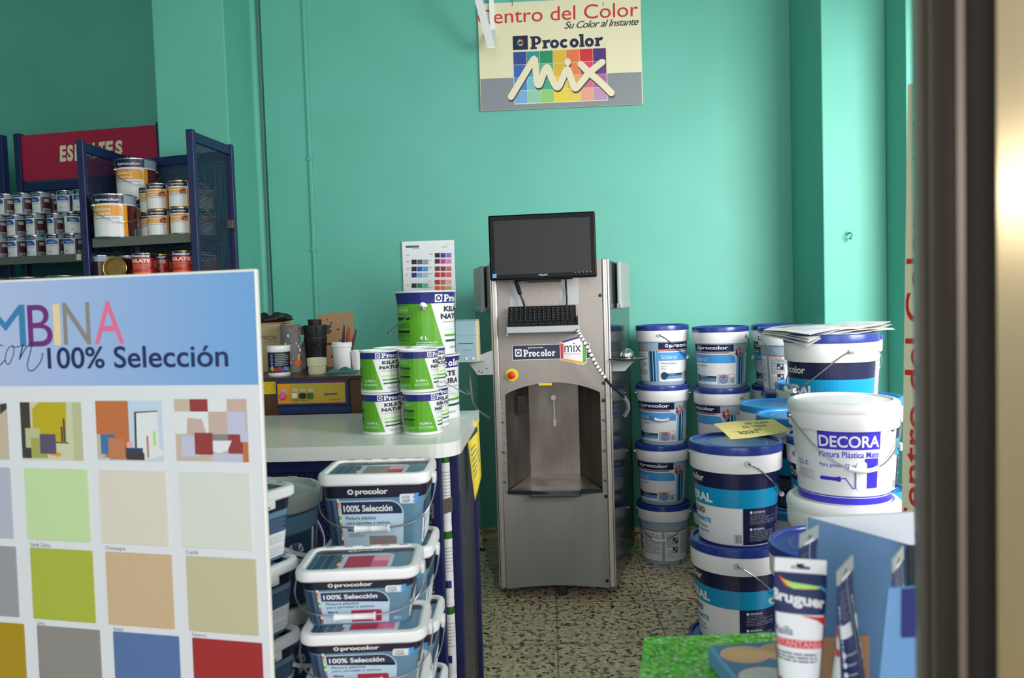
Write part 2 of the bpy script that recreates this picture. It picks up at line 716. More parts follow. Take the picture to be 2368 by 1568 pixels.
    def flower(s, cx, cy, rx, ry, m, layer=4, petals=8, cols=None):
        for k in range(petals):
            a = 2 * math.pi * (k + 0.5) / petals
            s.ell(cx + rx * 0.68 * math.cos(a), cy + ry * 0.68 * math.sin(a), rx * 0.27, ry * 0.27, cols[k % len(cols)] if cols else m, layer, 10)
        if not cols:
            s.ring(cx, cy, rx * 0.72, ry * 0.72, rx * 0.26, ry * 0.26, m, layer)

    def slab(s, x0, x1, y0, y1, m, layer=3):
        """heavy slab-serif wordmark 'Procolor'"""
        S = []
        W_ = 5.72

        def X(x):
            return x0 + (x1 - x0) * x / W_

        def Y(y):
            return y0 + (y1 - y0) * y

        kx, ky = (x1 - x0) / W_, (y1 - y0)

        def R(a, b, c, d):
            s.rect(X(a), X(b), Y(c), Y(d), m, layer)

        def O(cx, a0=0, a1=360):
            s.ring(X(cx), Y(0.33), 0.35 * kx, 0.35 * ky, 0.22 * kx, 0.21 * ky, m, layer, a0, a1)

        R(0.10, 0.38, 0, 1); R(0, 0.50, 0, 0.16); R(0, 0.2, 0.84, 1)
        s.ring(X(0.50), Y(0.67), 0.36 * kx, 0.33 * ky, 0.24 * kx, 0.18 * ky, m, layer, -90, 90)
        R(0.38, 0.51, 0.85, 1.0); R(0.38, 0.51, 0.34, 0.50)
        for rx in (0.98, 5.14):
            R(rx + 0.06, rx + 0.30, 0, 0.66); R(rx - 0.03, rx + 0.38, 0, 0.15); R(rx - 0.03, rx + 0.1, 0.52, 0.66)
            s.ring(X(rx + 0.50), Y(0.44), 0.26 * kx, 0.25 * ky, 0.22 * kx, 0.2 * ky, m, layer, 60, 180)
            R(rx + 0.40, rx + 0.57, 0.46, 0.69)
        O(1.92); O(2.70, 42, 318); O(3.48); O(4.68)
        R(3.96, 4.22, 0, 1.0); R(3.88, 4.30, 0, 0.15); R(3.87, 4.0, 0.85, 1.0)
        return s

    def emit(s, mb, fn, cut=None, base=0.0004, step=0.00025, cut_y=None):
        per = {}
        for vs, fs, m, layer in s.items:
            per[layer] = per.get(layer, 0) + 1
            off = base + step * layer + min(per[layer] * 3e-6, step * 0.9)
            if cut:
                x0 = min(v[0] for v in vs)
                x1 = max(v[0] for v in vs)
                y0 = min(v[1] for v in vs)
                y1 = max(v[1] for v in vs)
                if x1 - x0 > cut or (cut_y and y1 - y0 > cut_y):
                    bm = bmesh.new()
                    bv = [bm.verts.new((v[0], v[1], 0)) for v in vs]
                    for f in fs:
                        if len(set(f)) == len(f):
                            try:
                                bm.faces.new([bv[i] for i in f])
                            except ValueError:
                                pass
                    k = math.floor(x0 / cut) + 1
                    while k * cut < x1:
                        bmesh.ops.bisect_plane(bm, geom=bm.verts[:] + bm.edges[:] + bm.faces[:], dist=1e-7, plane_co=(k * cut, 0, 0), plane_no=(1, 0, 0))
                        k += 1
                    k = math.floor(y0 / cut_y) + 1 if cut_y else 0
                    while cut_y and k * cut_y < y1:
                        bmesh.ops.bisect_plane(bm, geom=bm.verts[:] + bm.edges[:] + bm.faces[:], dist=1e-7, plane_co=(0, k * cut_y, 0), plane_no=(0, 1, 0))
                        k += 1
                    bm.verts.index_update()
                    mb.add([fn(v.co.x, v.co.y, off) for v in bm.verts], [[v.index for v in f.verts] for f in bm.faces], m, False)
                    bm.free()
                    continue
            mb.add([fn(v[0], v[1], off) for v in vs], fs, m, False)
        return mb


def cone_map(R0, r_of_z, z0=0.0):
    """label space (arc metres at radius R0, height) onto a round body; arc 0 looks to -Y"""
    def fn(x, y, off):
        a = x / R0
        r = r_of_z(y + z0) + off
        return Vector((r * math.sin(a), -r * math.cos(a), y + z0))
    return fn


def flat_map(o, ux, uy, n):
    o, ux, uy, n = Vector(o), Vector(ux), Vector(uy), Vector(n)
    return lambda x, y, off: o + ux * x + uy * y + n * off


def printed(art, fn, name='printed_label', parent=None, cut=None, base=0.0004, step=0.00025, cut_y=None):
    mb = MB()
    art.emit(mb, fn, cut, base, step, cut_y)
    return mb.build(name, parent, weld=False)


class Plane:
    """an upright surface in the room: turns photograph pixels into its own (u, v) metres"""
    def __init__(s, o, ux, uy):
        s.o, s.ux, s.uy = Vector(o), Vector(ux).normalized(), Vector(uy).normalized()
        s.n = s.ux.cross(s.uy).normalized()

    def uv(s, px, py):
        r = ray(px, py)
        t = (s.o - CAM).dot(s.n) / r.dot(s.n)
        p = CAM + r * t - s.o
        return (p.dot(s.ux), p.dot(s.uy))

    def map(s):
        return flat_map(s.o, s.ux, s.uy, s.n)

# ================================================================== SETTING
RW = 1.76            # right wall x
YB = 4.05            # back wall y
YP = 3.60            # face of the two pilasters
ZC = 3.40
YPL = 3.69           # face of the left pilaster
XL = ony(356, 140, YPL).x
XLR = ony(522, 150, YPL).x


def wall_box(name, x0, x1, y0, y1, z0, z1, m='wall_paint'):
    return struct(MB().box(x0, x1, y0, y1, z0, z1, m).build(name))


struct(MB().box(-4.3, 2.9, -2.2, 5.4, -0.06, 0.0, 'terrazzo').build('floor'))
struct(MB().box(-4.3, 2.9, -2.2, 5.4, ZC, ZC + 0.1, 'ceiling_paint').build('ceiling'))
wall_box('wall_back', -1.44, RW + 0.1, YB, YB + 0.12, 0, ZC)
wall_box('wall_recess', -4.2, -1.44, 4.95, 5.05, 0, ZC)
wall_box('wall_left', -4.3, -4.2, -2.2, 5.05, 0, ZC)
wall_box('wall_right', RW, RW + 0.1, 3.41, YB, 0, ZC)
# head of the wide side window that lets the street light in
wall_box('wall_right_head', RW, RW + 0.1, -2.2, 3.41, 2.45, ZC)
# left pilaster: front face, inner side and a rounded plaster roll where it meets the back wall
pl = MB().box(XL, XLR, YPL, YB + 0.12, 0, ZC, 'wall_paint', 0.006)
struct(pl.build('wall_pilaster_left'))
roll = MB().tube([(XLR + 0.004, YB - 0.008, 0), (XLR + 0.004, YB - 0.008, ZC)], 0.022, 'wall_paint', 20)
struct(roll.build('trim_1'))
# right pilaster and the pier that steps forward beside it
pr = MB().box(1.25, 1.531, YP, YB, 0, ZC, 'wall_paint', 0.005)
struct(pr.build('wall_pilaster_right'))
pr = MB().box(1.531, RW + 0.02, 3.405, YB, 0, ZC, 'wall_paint', 0.004)
struct(pr.build('wall_pier_right'))
# painted cable trunking on the back wall
tr = MB().box(-1.219, -1.200, YB - 0.014, YB + 0.001, 0.05, ZC, 'wall_paint', 0.004)
tr.box(-1.223, -1.196, YB - 0.018, YB + 0.001, 2.02, 2.035, 'wall_paint', 0.003)
tr.box(-1.223, -1.196, YB - 0.018, YB + 0.001, 1.55, 1.565, 'wall_paint', 0.003)
struct(tr.build('trim_2'))
struct(MB().box(-1.39, 1.25, YB - 0.012, YB, 0, 0.062, 'terrazzo', 0.003).build('baseboard_back'))


# painted-over screw hook on the right pilaster
p = ony(1963, 545, YP - 0.006)
hk = MB().tube([(p.x, YP + 0.01, p.z + 0.012), (p.x, YP - 0.03, p.z + 0.012), (p.x, YP - 0.042, p.z), (p.x, YP - 0.03, p.z - 0.018), (p.x, YP - 0.016, p.z - 0.012)], 0.0045, 'wall_paint', 8)
hk.lathe([(0.012, 0), (0.012, 0.004), (0, 0.004)], 'wall_paint', 14, Matrix.Translation((p.x, YP, p.z + 0.012)) @ Matrix.Rotation(math.pi / 2, 4, 'X'))
tag(hk.build('wall_hook'), 'small screw hook painted over in teal on the right pilaster', 'hook')

# ================================================================== PRODUCT PROTOTYPES
H15, R15 = 0.285, 0.135            # large round pail: height, rim radius


def pail_r(z):
    return 0.111 + (0.126 - 0.111) * min(1, max(0, z / 0.222))


def wire_handle(parent, r_piv, z_piv, drop, rfun, wire=0.0021, grip=True, gmat='grip_white', name='handle', a_off=0, n=30, squash=1.0):
    """bail hanging against the body: pivots at +-90 degrees, lowest at the front (-Y)"""
    def pt(a, extra):
        t = math.cos(a)
        z = z_piv - drop * (t ** 1.35)
        r = max(rfun(z), r_piv * 0) + extra
        r = r_piv + 0.004 + (r - r_piv - 0.004) * min(1, t * 3)
        return (r * math.sin(a), -r * math.cos(a), z)
    m = MB()
    aa = [(-90 + 180 * k / n) * D2R for k in range(n + 1)]
    m.tube([pt(a, 0.010) for a in aa], wire, 'wire', 6)
    for s in (-1, 1):
        m.lathe([(0.008, -0.004), (0.008, 0.004), (0, 0.005)], 'wire', 12, Matrix.Translation((s * (r_piv + 0.003), 0, z_piv)) @ Matrix.Rotation(math.pi / 2, 4, 'Y'))
    h = m.build(name, parent)
    if grip:
        g = MB()
        gp = [pt(a * D2R, 0.011) for a in range(-16, 17, 4)]
        g.tube(gp, [0.0075] + [0.0062] * (len(gp) - 2) + [0.0075], gmat, 10)
        g.build('grip', h)
    return h


def pail(name, cat, art, lid_mat, body_mat, dark_base=None, R0=0.1185, handle_drop=0.115, lid_style='blue', lines_band=None):
    r = root(name)
    r['category'] = cat
    b = MB()
    b.disc(0.108, 0.0, body_mat, 44, flip=True)
    b.lathe([(0.108, 0.0), (0.111, 0.003), (0.111, 0.003), (0.126, 0.222)], body_mat, 44)
    b.build('body', r)
    k = MB()
    k.lathe([(0.126, 0.206), (0.132, 0.206), (0.1335, 0.209), (0.1345, 0.256), (0.1335, 0.2585), (0.125, 0.259)], 'white_plastic', 44)
    k.build('collar', r)
    l = MB()
    if lid_style == 'white':
        l.lathe([(0.1345, 0.252), (0.136, 0.256), (0.136, 0.268), (0.134, 0.274), (0.131, 0.277), (0.129, 0.279), (0.124, 0.281), (0.119, 0.281), (0.117, 0.279), (0.114, 0.276), (0.0, 0.276)], lid_mat, 48)
    else:
        l.lathe([(0.1345, 0.2565), (0.1368, 0.2575), (0.1370, 0.272), (0.1355, 0.2785), (0.1310, 0.281), (0.1265, 0.281), (0.1240, 0.279), (0.1225, 0.2745), (0.0, 0.2745)], lid_mat, 48)
        l.lathe([(0.095, 0.2745), (0.093, 0.2757), (0.088, 0.2757), (0.086, 0.2745)], lid_mat, 48)
    l.build('lid', r)
    printed(art, cone_map(R0, pail_r), 'printed_label', r, 0.012)
    wire_handle(r, 0.1345, 0.236, handle_drop, pail_r)
    return r


PITCH15 = 0.2735                      # how far one pail lifts the next


def logo_word(a, x0, x1, y0, y1, m='white', layer=3):
    """flower mark followed by the wordmark"""
    h = y1 - y0
    a.flower(x0 + h * 0.5, y0 + h * 0.52, h * 0.48, h * 0.48, m, layer)
    a.text('procolor', x0 + h * 1.15, x1, y0 - h * 0.13, y1 + h * 0.0, m, layer, 0.03)


def art_mix(back_text=True):
    a = Art()
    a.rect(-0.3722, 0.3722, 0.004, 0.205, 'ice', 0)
    # back: printed text panels under a coloured rule
    for x0, x1 in ((0.150, 0.365), (-0.365, -0.205)):
        a.rect(x0, x1, 0.022, 0.160, 'white', 1)
        xm = (x0 + x1) / 2
        a.lines(x0 + 0.008, xm - 0.006, 0.085, 0.152, 14, 'print_grey', 2, 0.42)
        a.lines(xm + 0.004, x1 - 0.008, 0.050, 0.152, 20, 'print_grey', 2, 0.42)
        a.lines(x0 + 0.008, xm - 0.006, 0.035, 0.075, 8, 'print_pale', 2, 0.42)
        a.rect(x0, x1, 0.160, 0.1635, 'red_dark', 1)
        a.rect(x0, x0 + 0.045, 0.160, 0.1645, 'orange_deep', 2)
        a.rect(x1 - 0.02, x1, 0.160, 0.1645, 'orange', 2)
        for yy in (0.105, 0.060):
            a.rect(xm - 0.040, xm - 0.012, yy, yy + 0.026, 'print_dark', 3)
            a.rect(xm - 0.037, xm - 0.028, yy + 0.004, yy + 0.012, 'white', 4)
            a.rect(xm - 0.025, xm - 0.016, yy + 0.014, yy + 0.022, 'white', 4)
    a.bars(-0.285, -0.265, 0.006, 0.018, 'print_dark', 2)
    # stripes either side of the front
    for x0 in (0.097, -0.200):
        a.rect(x0, x0 + 0.046, 0.020, 0.162, 'sky', 1)
        a.rect(x0 + 0.006, x0 + 0.018, 0.020, 0.162, 'teal_dark', 2)
        a.rect(x0 + 0.024, x0 + 0.032, 0.020, 0.162, 'teal_dark', 2)
        a.rect(x0 + 0.020, x0 + 0.0225, 0.020, 0.162, 'white', 2)
        a.rect(x0 + 0.036, x0 + 0.038, 0.020, 0.162, 'white', 2)
    # front
    a.rect(-0.148, 0.072, 0.1695, 0.201, 'navy', 1)
    logo_word(a, -0.118, 0.046, 0.177, 0.196)
    a.rect(-0.155, 0.105, 0.1625, 0.1655, 'red_dark', 1)
    a.rect(-0.155, -0.100, 0.1625, 0.1660, 'orange_deep', 2)
    a.rect(-0.02, 0.03, 0.1625, 0.1660, 'crimson', 2)
    a.rect(0.045, 0.105, 0.1625, 0.1670, 'orange', 2)
    a.rrect(-0.148, 0.088, 0.020, 0.160, 0.028, 'white', 1, (0, 0, 1, 0))
    a.rrect(-0.148, 0.083, 0.117, 0.156, 0.026, 'sky', 2, (0, 0, 1, 0))
    a.text('Sideral', -0.138, -0.056, 0.124, 0.145, 'pale_blue', 3, 0.01)
    a.text('Pintura plástica', -0.136, -0.056, 0.099, 0.110, 'print_dark', 3)
    a.text('Interior', -0.136, -0.104, 0.088, 0.094, 'print_grey', 3)
    a.text('Mate', -0.136, -0.114, 0.077, 0.083, 'print_grey', 3)
    a.rect(-0.124, -0.012, 0.043, 0.058, 'teal_dark', 2)
    a.rect(-0.112, -0.012, 0.033, 0.042, 'sky', 2)
    a.ell(-0.122, 0.047, 0.018, 0.018, 'teal_dark', 3)
    a.lines(-0.098, -0.018, 0.0445, 0.056, 2, 'pale_blue', 3, 0.3)
    a.rect(-0.006, 0.084, 0.024, 0.066, 'print_pale', 2)
    a.ring(0.024, 0.045, 0.021, 0.021, 0.004, 0.004, 'red', 3)
    a.ell(0.024, 0.042, 0.015, 0.014, 'sky', 3)
    a.rect(0.014, 0.034, 0.052, 0.057, 'print_dark', 4)
    a.rect(0.052, 0.080, 0.054, 0.064, 'white', 3)
    a.bars(0.060, 0.074, 0.026, 0.046, 'print_grey', 3, 6)
    a.text('MIX', 0.056, 0.092, 0.158, 0.169, 'white', 4, 0.04)
    a.flower(0.100, 0.166, 0.020, 0.024, None, 5, 8, ['orange_deep', 'red', 'orange', 'purple', 'royal', 'red', 'orange_deep', 'crimson'])
    return a


def art_sideral():
    a = Art()
    a.rect(-0.3722, 0.3722, 0.160, 0.205, 'navy', 1)
    a.rect(-0.3722, 0.3722, 0.108, 0.160, 'cyan', 1)
    a.text('procolor', -0.085, 0.028, 0.168, 0.194, 'white', 3, 0.02)
    a.flower(-0.102, 0.182, 0.014, 0.014, 'white', 3)
    a.text('SIDERAL', -0.098, 0.055, 0.117, 0.143, 'white', 3, 0.045)
    a.text('S-500', -0.060, 0.022, 0.081, 0.099, 'print_dark', 3, 0.01)
    a.text('EXTRA MATE', -0.080, 0.046, 0.058, 0.071, 'cyan', 3, 0.03)
    a.text('Pintura Plástica', -0.064, 0.030, 0.041, 0.050, 'print_grey', 3, 0.01)
    a.text('Exterior - Interior', -0.062, 0.036, 0.028, 0.037, 'print_grey', 3, 0.01)
    a.bars(0.118, 0.140, 0.010, 0.034, 'print_grey', 3, 7)
    a.rect(0.143, 0.3722, 0.005, 0.108, 'navy', 1)
    a.rect(-0.3722, -0.150, 0.005, 0.108, 'navy', 1)
    for y0 in (0.062, 0.014):
        a.ell(0.166, y0 + 0.035, 0.004, 0.004, 'white', 3, 12)
        a.text('SIDERAL', 0.173, 0.212, y0 + 0.032, y0 + 0.038, 'pale_blue', 3, 0.02)
        a.lines(0.162, 0.255, y0, y0 + 0.030, 7, 'print_grey', 3, 0.4)
        a.lines(0.265, 0.350, y0, y0 + 0.036, 8, 'print_grey', 3, 0.4)
        a.lines(-0.340, -0.180, y0, y0 + 0.036, 8, 'print_grey', 3, 0.4)
    return a


def art_decora():
    a = Art()
    a.rect(-0.085, 0.085, 0.142, 0.196, 'decora_blue', 1)
    a.text('DECORA', -0.081, 0.081, 0.148, 0.180, 'white', 3, 0.02)
    a.text('Pintura Plástica Mate', -0.082, 0.082, 0.120, 0.137, 'decora_blue', 3, 0.008)
    a.text('Para pintar 72 m²', -0.082, 0.020, 0.090, 0.104, 'decora_blue', 3, 0.0)
    # paint roller drawing with the blue stripe it leaves
    a.rrect(-0.082, -0.030, 0.0555, 0.0655, 0.004, 'decora_blue', 2, (1, 0, 0, 1))
    a.rect(-0.034, -0.024, 0.0535, 0.0675, 'decora_blue', 3)
    a.stroke([(-0.026, 0.061), (-0.012, 0.064), (0.008, 0.036), (0.014, 0.036), (0.014, 0.096)], 0.0026, 'decora_blue', 3)
    a.rrect(0.018, 0.046, 0.030, 0.110, 0.010, 'paper_white', 3)
    a.rect(0.040, 0.080, 0.036, 0.118, 'decora_blue', 2)
    a.rect(-0.3722, 0.3722, 0.004, 0.022, 'decora_blue', 1)
    a.rect(-0.3722, 0.3722, 0.0245, 0.0275, 'decora_blue', 1)
    a.text('12 L', -0.165, -0.140, 0.088, 0.102, 'decora_blue', 3, 0.01)
    a.ring(-0.126, 0.095, 0.006, 0.006, 0.002, 0.002, 'decora_blue', 3, 30, 330)
    a.lines(-0.162, -0.098, 0.050, 0.080, 8, 'lilac', 3, 0.3)
    a.lines(0.11, 0.24, 0.05, 0.19, 24, 'print_pale', 3, 0.35)
    a.rect(0.130, 0.150, 0.184, 0.198, 'bottle_green', 3)
    a.items = [([(v[0] * (0.87 if abs(v[0]) < 0.37 else 1), v[1] if max(q[1] for q in vs) < 0.0277 else min(v[1] + 0.014, 0.2058)) for v in vs], fs, m, ly) for vs, fs, m, ly in a.items]
    return a


def art_small_green():
    a = Art()
    a.rect(-0.3722, 0.3722, 0.01, 0.205, 'white', 0)
    for k in range(6):
        x = -0.34 + k * 0.125
        a.rect(x, x + 0.03, 0.165, 0.195, 'bottle_green', 1)
        a.lines(x, x + 0.09, 0.03, 0.15, 16, 'print_grey', 1, 0.4)
    return a


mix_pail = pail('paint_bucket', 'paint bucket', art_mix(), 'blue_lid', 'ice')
pro_pail = pail('paint_bucket', 'paint bucket', art_sideral(), 'blue_lid', 'white')
sky_pail = pail('paint_bucket', 'paint bucket', art_sideral(), 'sky_lid', 'white')
decora_pail = pail('paint_bucket', 'paint bucket', art_decora(), 'white_lid', 'white', lid_style='white', handle_drop=0.135)
green_pail = pail('paint_bucket', 'paint bucket', art_small_green(), 'blue_lid', 'white')


# ---- tins
def tin(name, R, H, art, rim='tin', body='tin', open_lid=None, flare=0.0, handle=False, cut=0.006, cat='paint can'):
    r = root(name)
    r['category'] = cat
    Rt = R + flare

    def rf(z):
        t = max(0, (z / H - 0.62) / 0.38)
        return R + flare * t * t
    b = MB()
    b.disc(R * 0.99, 0.0, rim, 32, flip=True)
    prof = [(R * 0.99, 0.0), (R + 0.0012, 0.0012), (R + 0.0012, 0.003), (R, 0.0045)]
    ms = [rim, rim, rim]
    for k in range(1, 25):
        z = 0.0045 + (H - 0.010) * k / 24
        prof.append((rf(z), z))
        ms.append(body)
    prof += [(Rt + 0.0016, H - 0.004), (Rt + 0.0018, H - 0.001), (Rt + 0.0004, H), (Rt - 0.002, H - 0.0005), (Rt - 0.0025, H - 0.006)]
    ms += [rim] * 5
    b.lathe(prof, body, 32, ms=ms)
    b.build('body', r)
    l = MB()
    R2 = Rt - 0.0025
    l.lathe([(R2, H - 0.006), (R2 * 0.90, H - 0.006), (R2 * 0.88, H - 0.003), (R2 * 0.82, H - 0.002), (R2 * 0.80, H - 0.006), (0, H - 0.006)], open_lid or rim, 32)
    l.build('lid', r)
    printed(art, cone_map(R, rf), 'printed_label', r, cut * 2, 0.0004, 0.0002, H / 8 if flare else None)
    if handle:
        h = MB()
        zp, drop = H * 0.76, H * 0.42
        n = 24
        pts = []
        for k in range(n + 1):
            a = (-90 + 180 * k / n) * D2R
            t = math.cos(a)
            rr = Rt + 0.006 + 0.02 * t
            pts.append((rr * math.sin(a), -rr * math.cos(a), zp - drop * t ** 1.2))
        h.tube(pts, 0.0018, 'wire', 6)
        h.build('handle', r)
        for s in (-1, 1):
            e = MB()
            e.lathe([(0.013, 0), (0.011, 0.004), (0.006, 0.005), (0.005, 0.008), (0, 0.009)], 'chrome', 16,
                    Matrix.Translation((s * (rf(zp) - 0.0005), 0, zp)) @ Matrix.Rotation(s * math.pi / 2, 4, 'Y'))
            e.build('handle_ear', r)
    return r


def art_kilate(R, H, size_text):
    """green and white enamel label"""
    a = Art()
    d = R * D2R

    def X(deg):
        return deg * d
    a.rect(X(-180), X(180), 0.006, H - 0.006, 'white', 0)
    a.rect(X(-180), X(180), H * 0.80, H - 0.005, 'royal', 1)
    for s in (0, 1):
        if s == 0:
            a.poly([(X(-180), 0.008), (X(-36), 0.008), (X(-64), H * 0.80), (X(-180), H * 0.80)], 'green', 1)
        else:
            a.poly([(X(180), 0.008), (X(66), 0.008), (X(66), H * 0.80), (X(180), H * 0.80)], 'green', 1)
    y0, y1 = H * 0.825, H * 0.935
    h = (y1 - y0)
    a.rect(X(-56), X(-56) + h * 1.1, y0 - h * 0.05, y1 + h * 0.05, 'white', 2)
    a.flower(X(-56) + h * 0.55, (y0 + y1) / 2, h * 0.48, h * 0.48, 'royal', 3)
    a.slab(X(-56) + h * 1.35, X(52), y0, y1, 'white', 3)
    a.text('KILATE', X(-36), X(34), H * 0.67, H * 0.755, 'print_dark', 3, 0.05, 0, 1.05)
    a.text('NATURA', X(-44), X(44), H * 0.555, H * 0.64, 'print_dark', 3, 0.05, 0, 1.05)
    a.text('Esmalte brillante al agua', X(-38), X(44), H * 0.495, H * 0.525, 'print_grey', 3)
    a.rect(X(-38), X(58), H * 0.375, H * 0.405, 'mint' if R > 0.07 else 'green_pale', 2)
    a.rect(X(-36), X(58), H * 0.285, H * 0.32, 'green', 2)
    a.rect(X(-34), X(58), H * 0.20, H * 0.235, 'bottle_green', 2)
    a.text('1001 BLANCO', X(-22), X(30), H * 0.095, H * 0.125, 'print_dark', 3)
    a.text(size_text, X(-88) if R > 0.07 else X(-92), X(-72) if R > 0.07 else X(-56), H * 0.25, H * 0.31, 'white', 3, 0.03)
    a.lines(X(-96), X(-52), H * 0.16, H * 0.22, 2, 'mint', 3, 0.4)
    a.lines(X(-158), X(-112), H * 0.67, H * 0.76, 4, 'mint', 3, 0.3)
    for yy in (0.56, 0.36):
        a.rect(X(-156), X(-108), H * yy, H * (yy + 0.035), 'black', 3)
        a.lines(X(-156), X(-108), H * (yy - 0.13), H * yy, 5, 'green_dark', 3, 0.35)
    a.lines(X(-158), X(-108), H * 0.08, H * 0.20, 5, 'mint', 3, 0.25)
    a.lines(X(80), X(160), H * 0.12, H * 0.74, 14, 'mint', 3, 0.25)
    return a


kil_small = tin('paint_can', 0.0495, 0.1088, art_kilate(0.0495, 0.1088, '0,750 L'), rim='white', body='white', open_lid='mint')
kil_big = tin('paint_can', 0.0825, 0.186, art_kilate(0.0825, 0.186, '4 L'), rim='white', body='white', open_lid='paper_white', flare=0.0065, handle=True)


def art_sealer(R, H, big):
    a = Art()
    d = R * D2R

    def X(deg):
        return deg * d
    a.rect(X(-180), X(180), 0.006, H - 0.006, 'white', 0)
    a.rect(X(22), X(180), H * 0.78, H - 0.006, 'ice', 1)
    a.rect(X(-180), X(-82), H * 0.78, H - 0.006, 'ice', 1)
    a.rect(X(-80), X(22), H * 0.78, H - 0.006, 'navy', 1)
    logo_word(a, X(-62), X(10), H * 0.825, H * 0.90)
    a.rrect(X(-85), X(18), H * 0.49, H * 0.735, H * 0.10, 'orange', 1, (0, 0, 1, 0))
    a.text('Selladora', X(-72), X(-14), H * 0.615, H * 0.69, 'white', 3, 0.02)
    a.text('Universal', X(-72), X(-14), H * 0.515, H * 0.59, 'white', 3, 0.02)
    a.text('Imprimación sintética', X(-72), X(8), H * 0.42, H * 0.46, 'print_grey', 3, 0.01)
    if not big:
        a.poly([(X(-30), H * 0.50), (X(14), H * 0.50), (X(14), H * 0.68), (X(-6), H * 0.66), (X(-20), H * 0.58)], 'brown_art', 2)
        a.rect(X(0), X(11), H * 0.52, H * 0.60, 'white', 3)
        a.rect(X(2), X(9), H * 0.53, H * 0.59, 'brown_art', 4)
    a.rect(X(20), X(32), 0.006, H * 0.75, 'orange', 1)
    a.rect(X(-100), X(-86), 0.006, H * 0.75, 'orange', 1)
    a.rect(X(32), X(180), 0.006, H * 0.75, 'maroon', 1)
    a.rect(X(-180), X(-100), 0.006, H * 0.75, 'maroon', 1)
    if not big:
        a.rrect(X(38), X(66), H * 0.52, H * 0.66, H * 0.03, 'print_pale', 2)
    a.lines(X(40), X(90), H * 0.30, H * 0.72 if big else H * 0.45, 9, 'brown_art', 2, 0.4)
    a.rect(X(58), X(92), H * 0.04, H * 0.20, 'print_pale', 2)
    a.bars(X(62), X(88), H * 0.06, H * 0.18, 'print_dark', 3, 7)
    return a


def art_enamel(R, H, block, turn=0):
    a = Art()
    d = R * D2R

    def X(deg):
        return (deg + turn) * d
    a.rect(X(-180), X(180), 0.005, H - 0.005, 'white', 0)
    a.rect(X(-6), X(180), H * 0.79, H - 0.005, 'ice', 1)
    a.rect(X(-180), X(-90), H * 0.79, H - 0.005, 'ice', 1)
    a.rect(X(-88), X(-6), H * 0.80, H * 0.96, 'navy', 1)
    a.text('procolor', X(-62), X(-14), H * 0.83, H * 0.92, 'white', 3, 0.02)
    a.rrect(X(-88), X(-10), H * 0.54, H * 0.76, H * 0.16, block, 1, (0, 0, 1, 0))
    a.text('Kilate', X(-66), X(-32), H * 0.59, H * 0.67, 'pale_blue', 3, 0.02)
    a.lines(X(-66), X(-14), H * 0.44, H * 0.51, 2, 'print_grey', 3, 0.35)
    a.ell(X(-58), H * 0.2, R * 0.13, R * 0.13, 'print_pale', 3, 12)
    a.rect(X(-4), X(8), 0.006, H * 0.77, 'slate_blue', 1)
    a.rect(X(8), X(72), 0.006, H * 0.77, 'maroon', 1)
    a.rrect(X(16), X(52), H * 0.54, H * 0.69, H * 0.03, 'print_pale', 2)
    a.lines(X(16), X(56), H * 0.30, H * 0.50, 4, 'brown_art', 2, 0.4)
    a.rect(X(8), X(62), H * 0.02, H * 0.24, 'print_pale', 2)
    a.bars(X(14), X(58), H * 0.05, H * 0.20, 'print_dark', 3, 7)
    a.rect(X(74), X(180), 0.006, H * 0.77, 'maroon', 1)
    a.rect(X(-180), X(-110), 0.006, H * 0.77, 'maroon', 1)
    return a


def art_redcan(R, H):
    a = Art()
    d = R * D2R

    def X(deg):
        return deg * d
    a.rect(X(-180), X(180), 0.005, H - 0.005, 'red_can', 0)
    a.rect(X(-180), X(180), H * 0.80, H - 0.005, 'navy_deep', 1)
    a.rect(X(38), X(150), 0.005, H * 0.80, 'red_dark', 1)
    a.text('Procolor', X(-70), X(28), H * 0.83, H * 0.94, 'white', 3, 0.05)
    a.text('KILATE', X(-70), X(26), H * 0.63, H * 0.76, 'white', 3, 0.05)
    a.text('Esmalte Laca', X(-66), X(18), H * 0.52, H * 0.59, 'orange', 3, 0.02)
    a.lines(X(-60), X(20), H * 0.40, H * 0.49, 2, 'pink_pale', 3, 0.35)
    a.rect(X(-70), X(20), H * 0.20, H * 0.27, 'orange_deep', 3)
    a.rect(X(-70), X(20), H * 0.10, H * 0.14, 'orange_deep', 3)
    a.poly([(X(22), H * 0.38), (X(42), H * 0.46), (X(42), H * 0.50), (X(24), H * 0.44)], 'black', 3)
    a.lines(X(46), X(84), H * 0.45, H * 0.70, 5, 'pink_pale', 3, 0.3)
    return a


def art_darkcan(R, H):
    a = Art()
    d = R * D2R
    a.rect(-180 * d, 180 * d, 0.006, H - 0.006, 'white', 0)
    a.rect(-180 * d, 180 * d, H * 0.78, H - 0.006, 'navy', 1)
    h = H * 0.10
    a.rect(-58 * d, -58 * d + h * 1.1, H * 0.825, H * 0.93, 'white', 2)
    a.flower(-58 * d + h * 0.55, H * 0.878, h * 0.45, h * 0.45, 'navy', 3)
    a.slab(-58 * d + h * 1.4, 60 * d, H * 0.83, H * 0.92, 'white', 3)
    return a


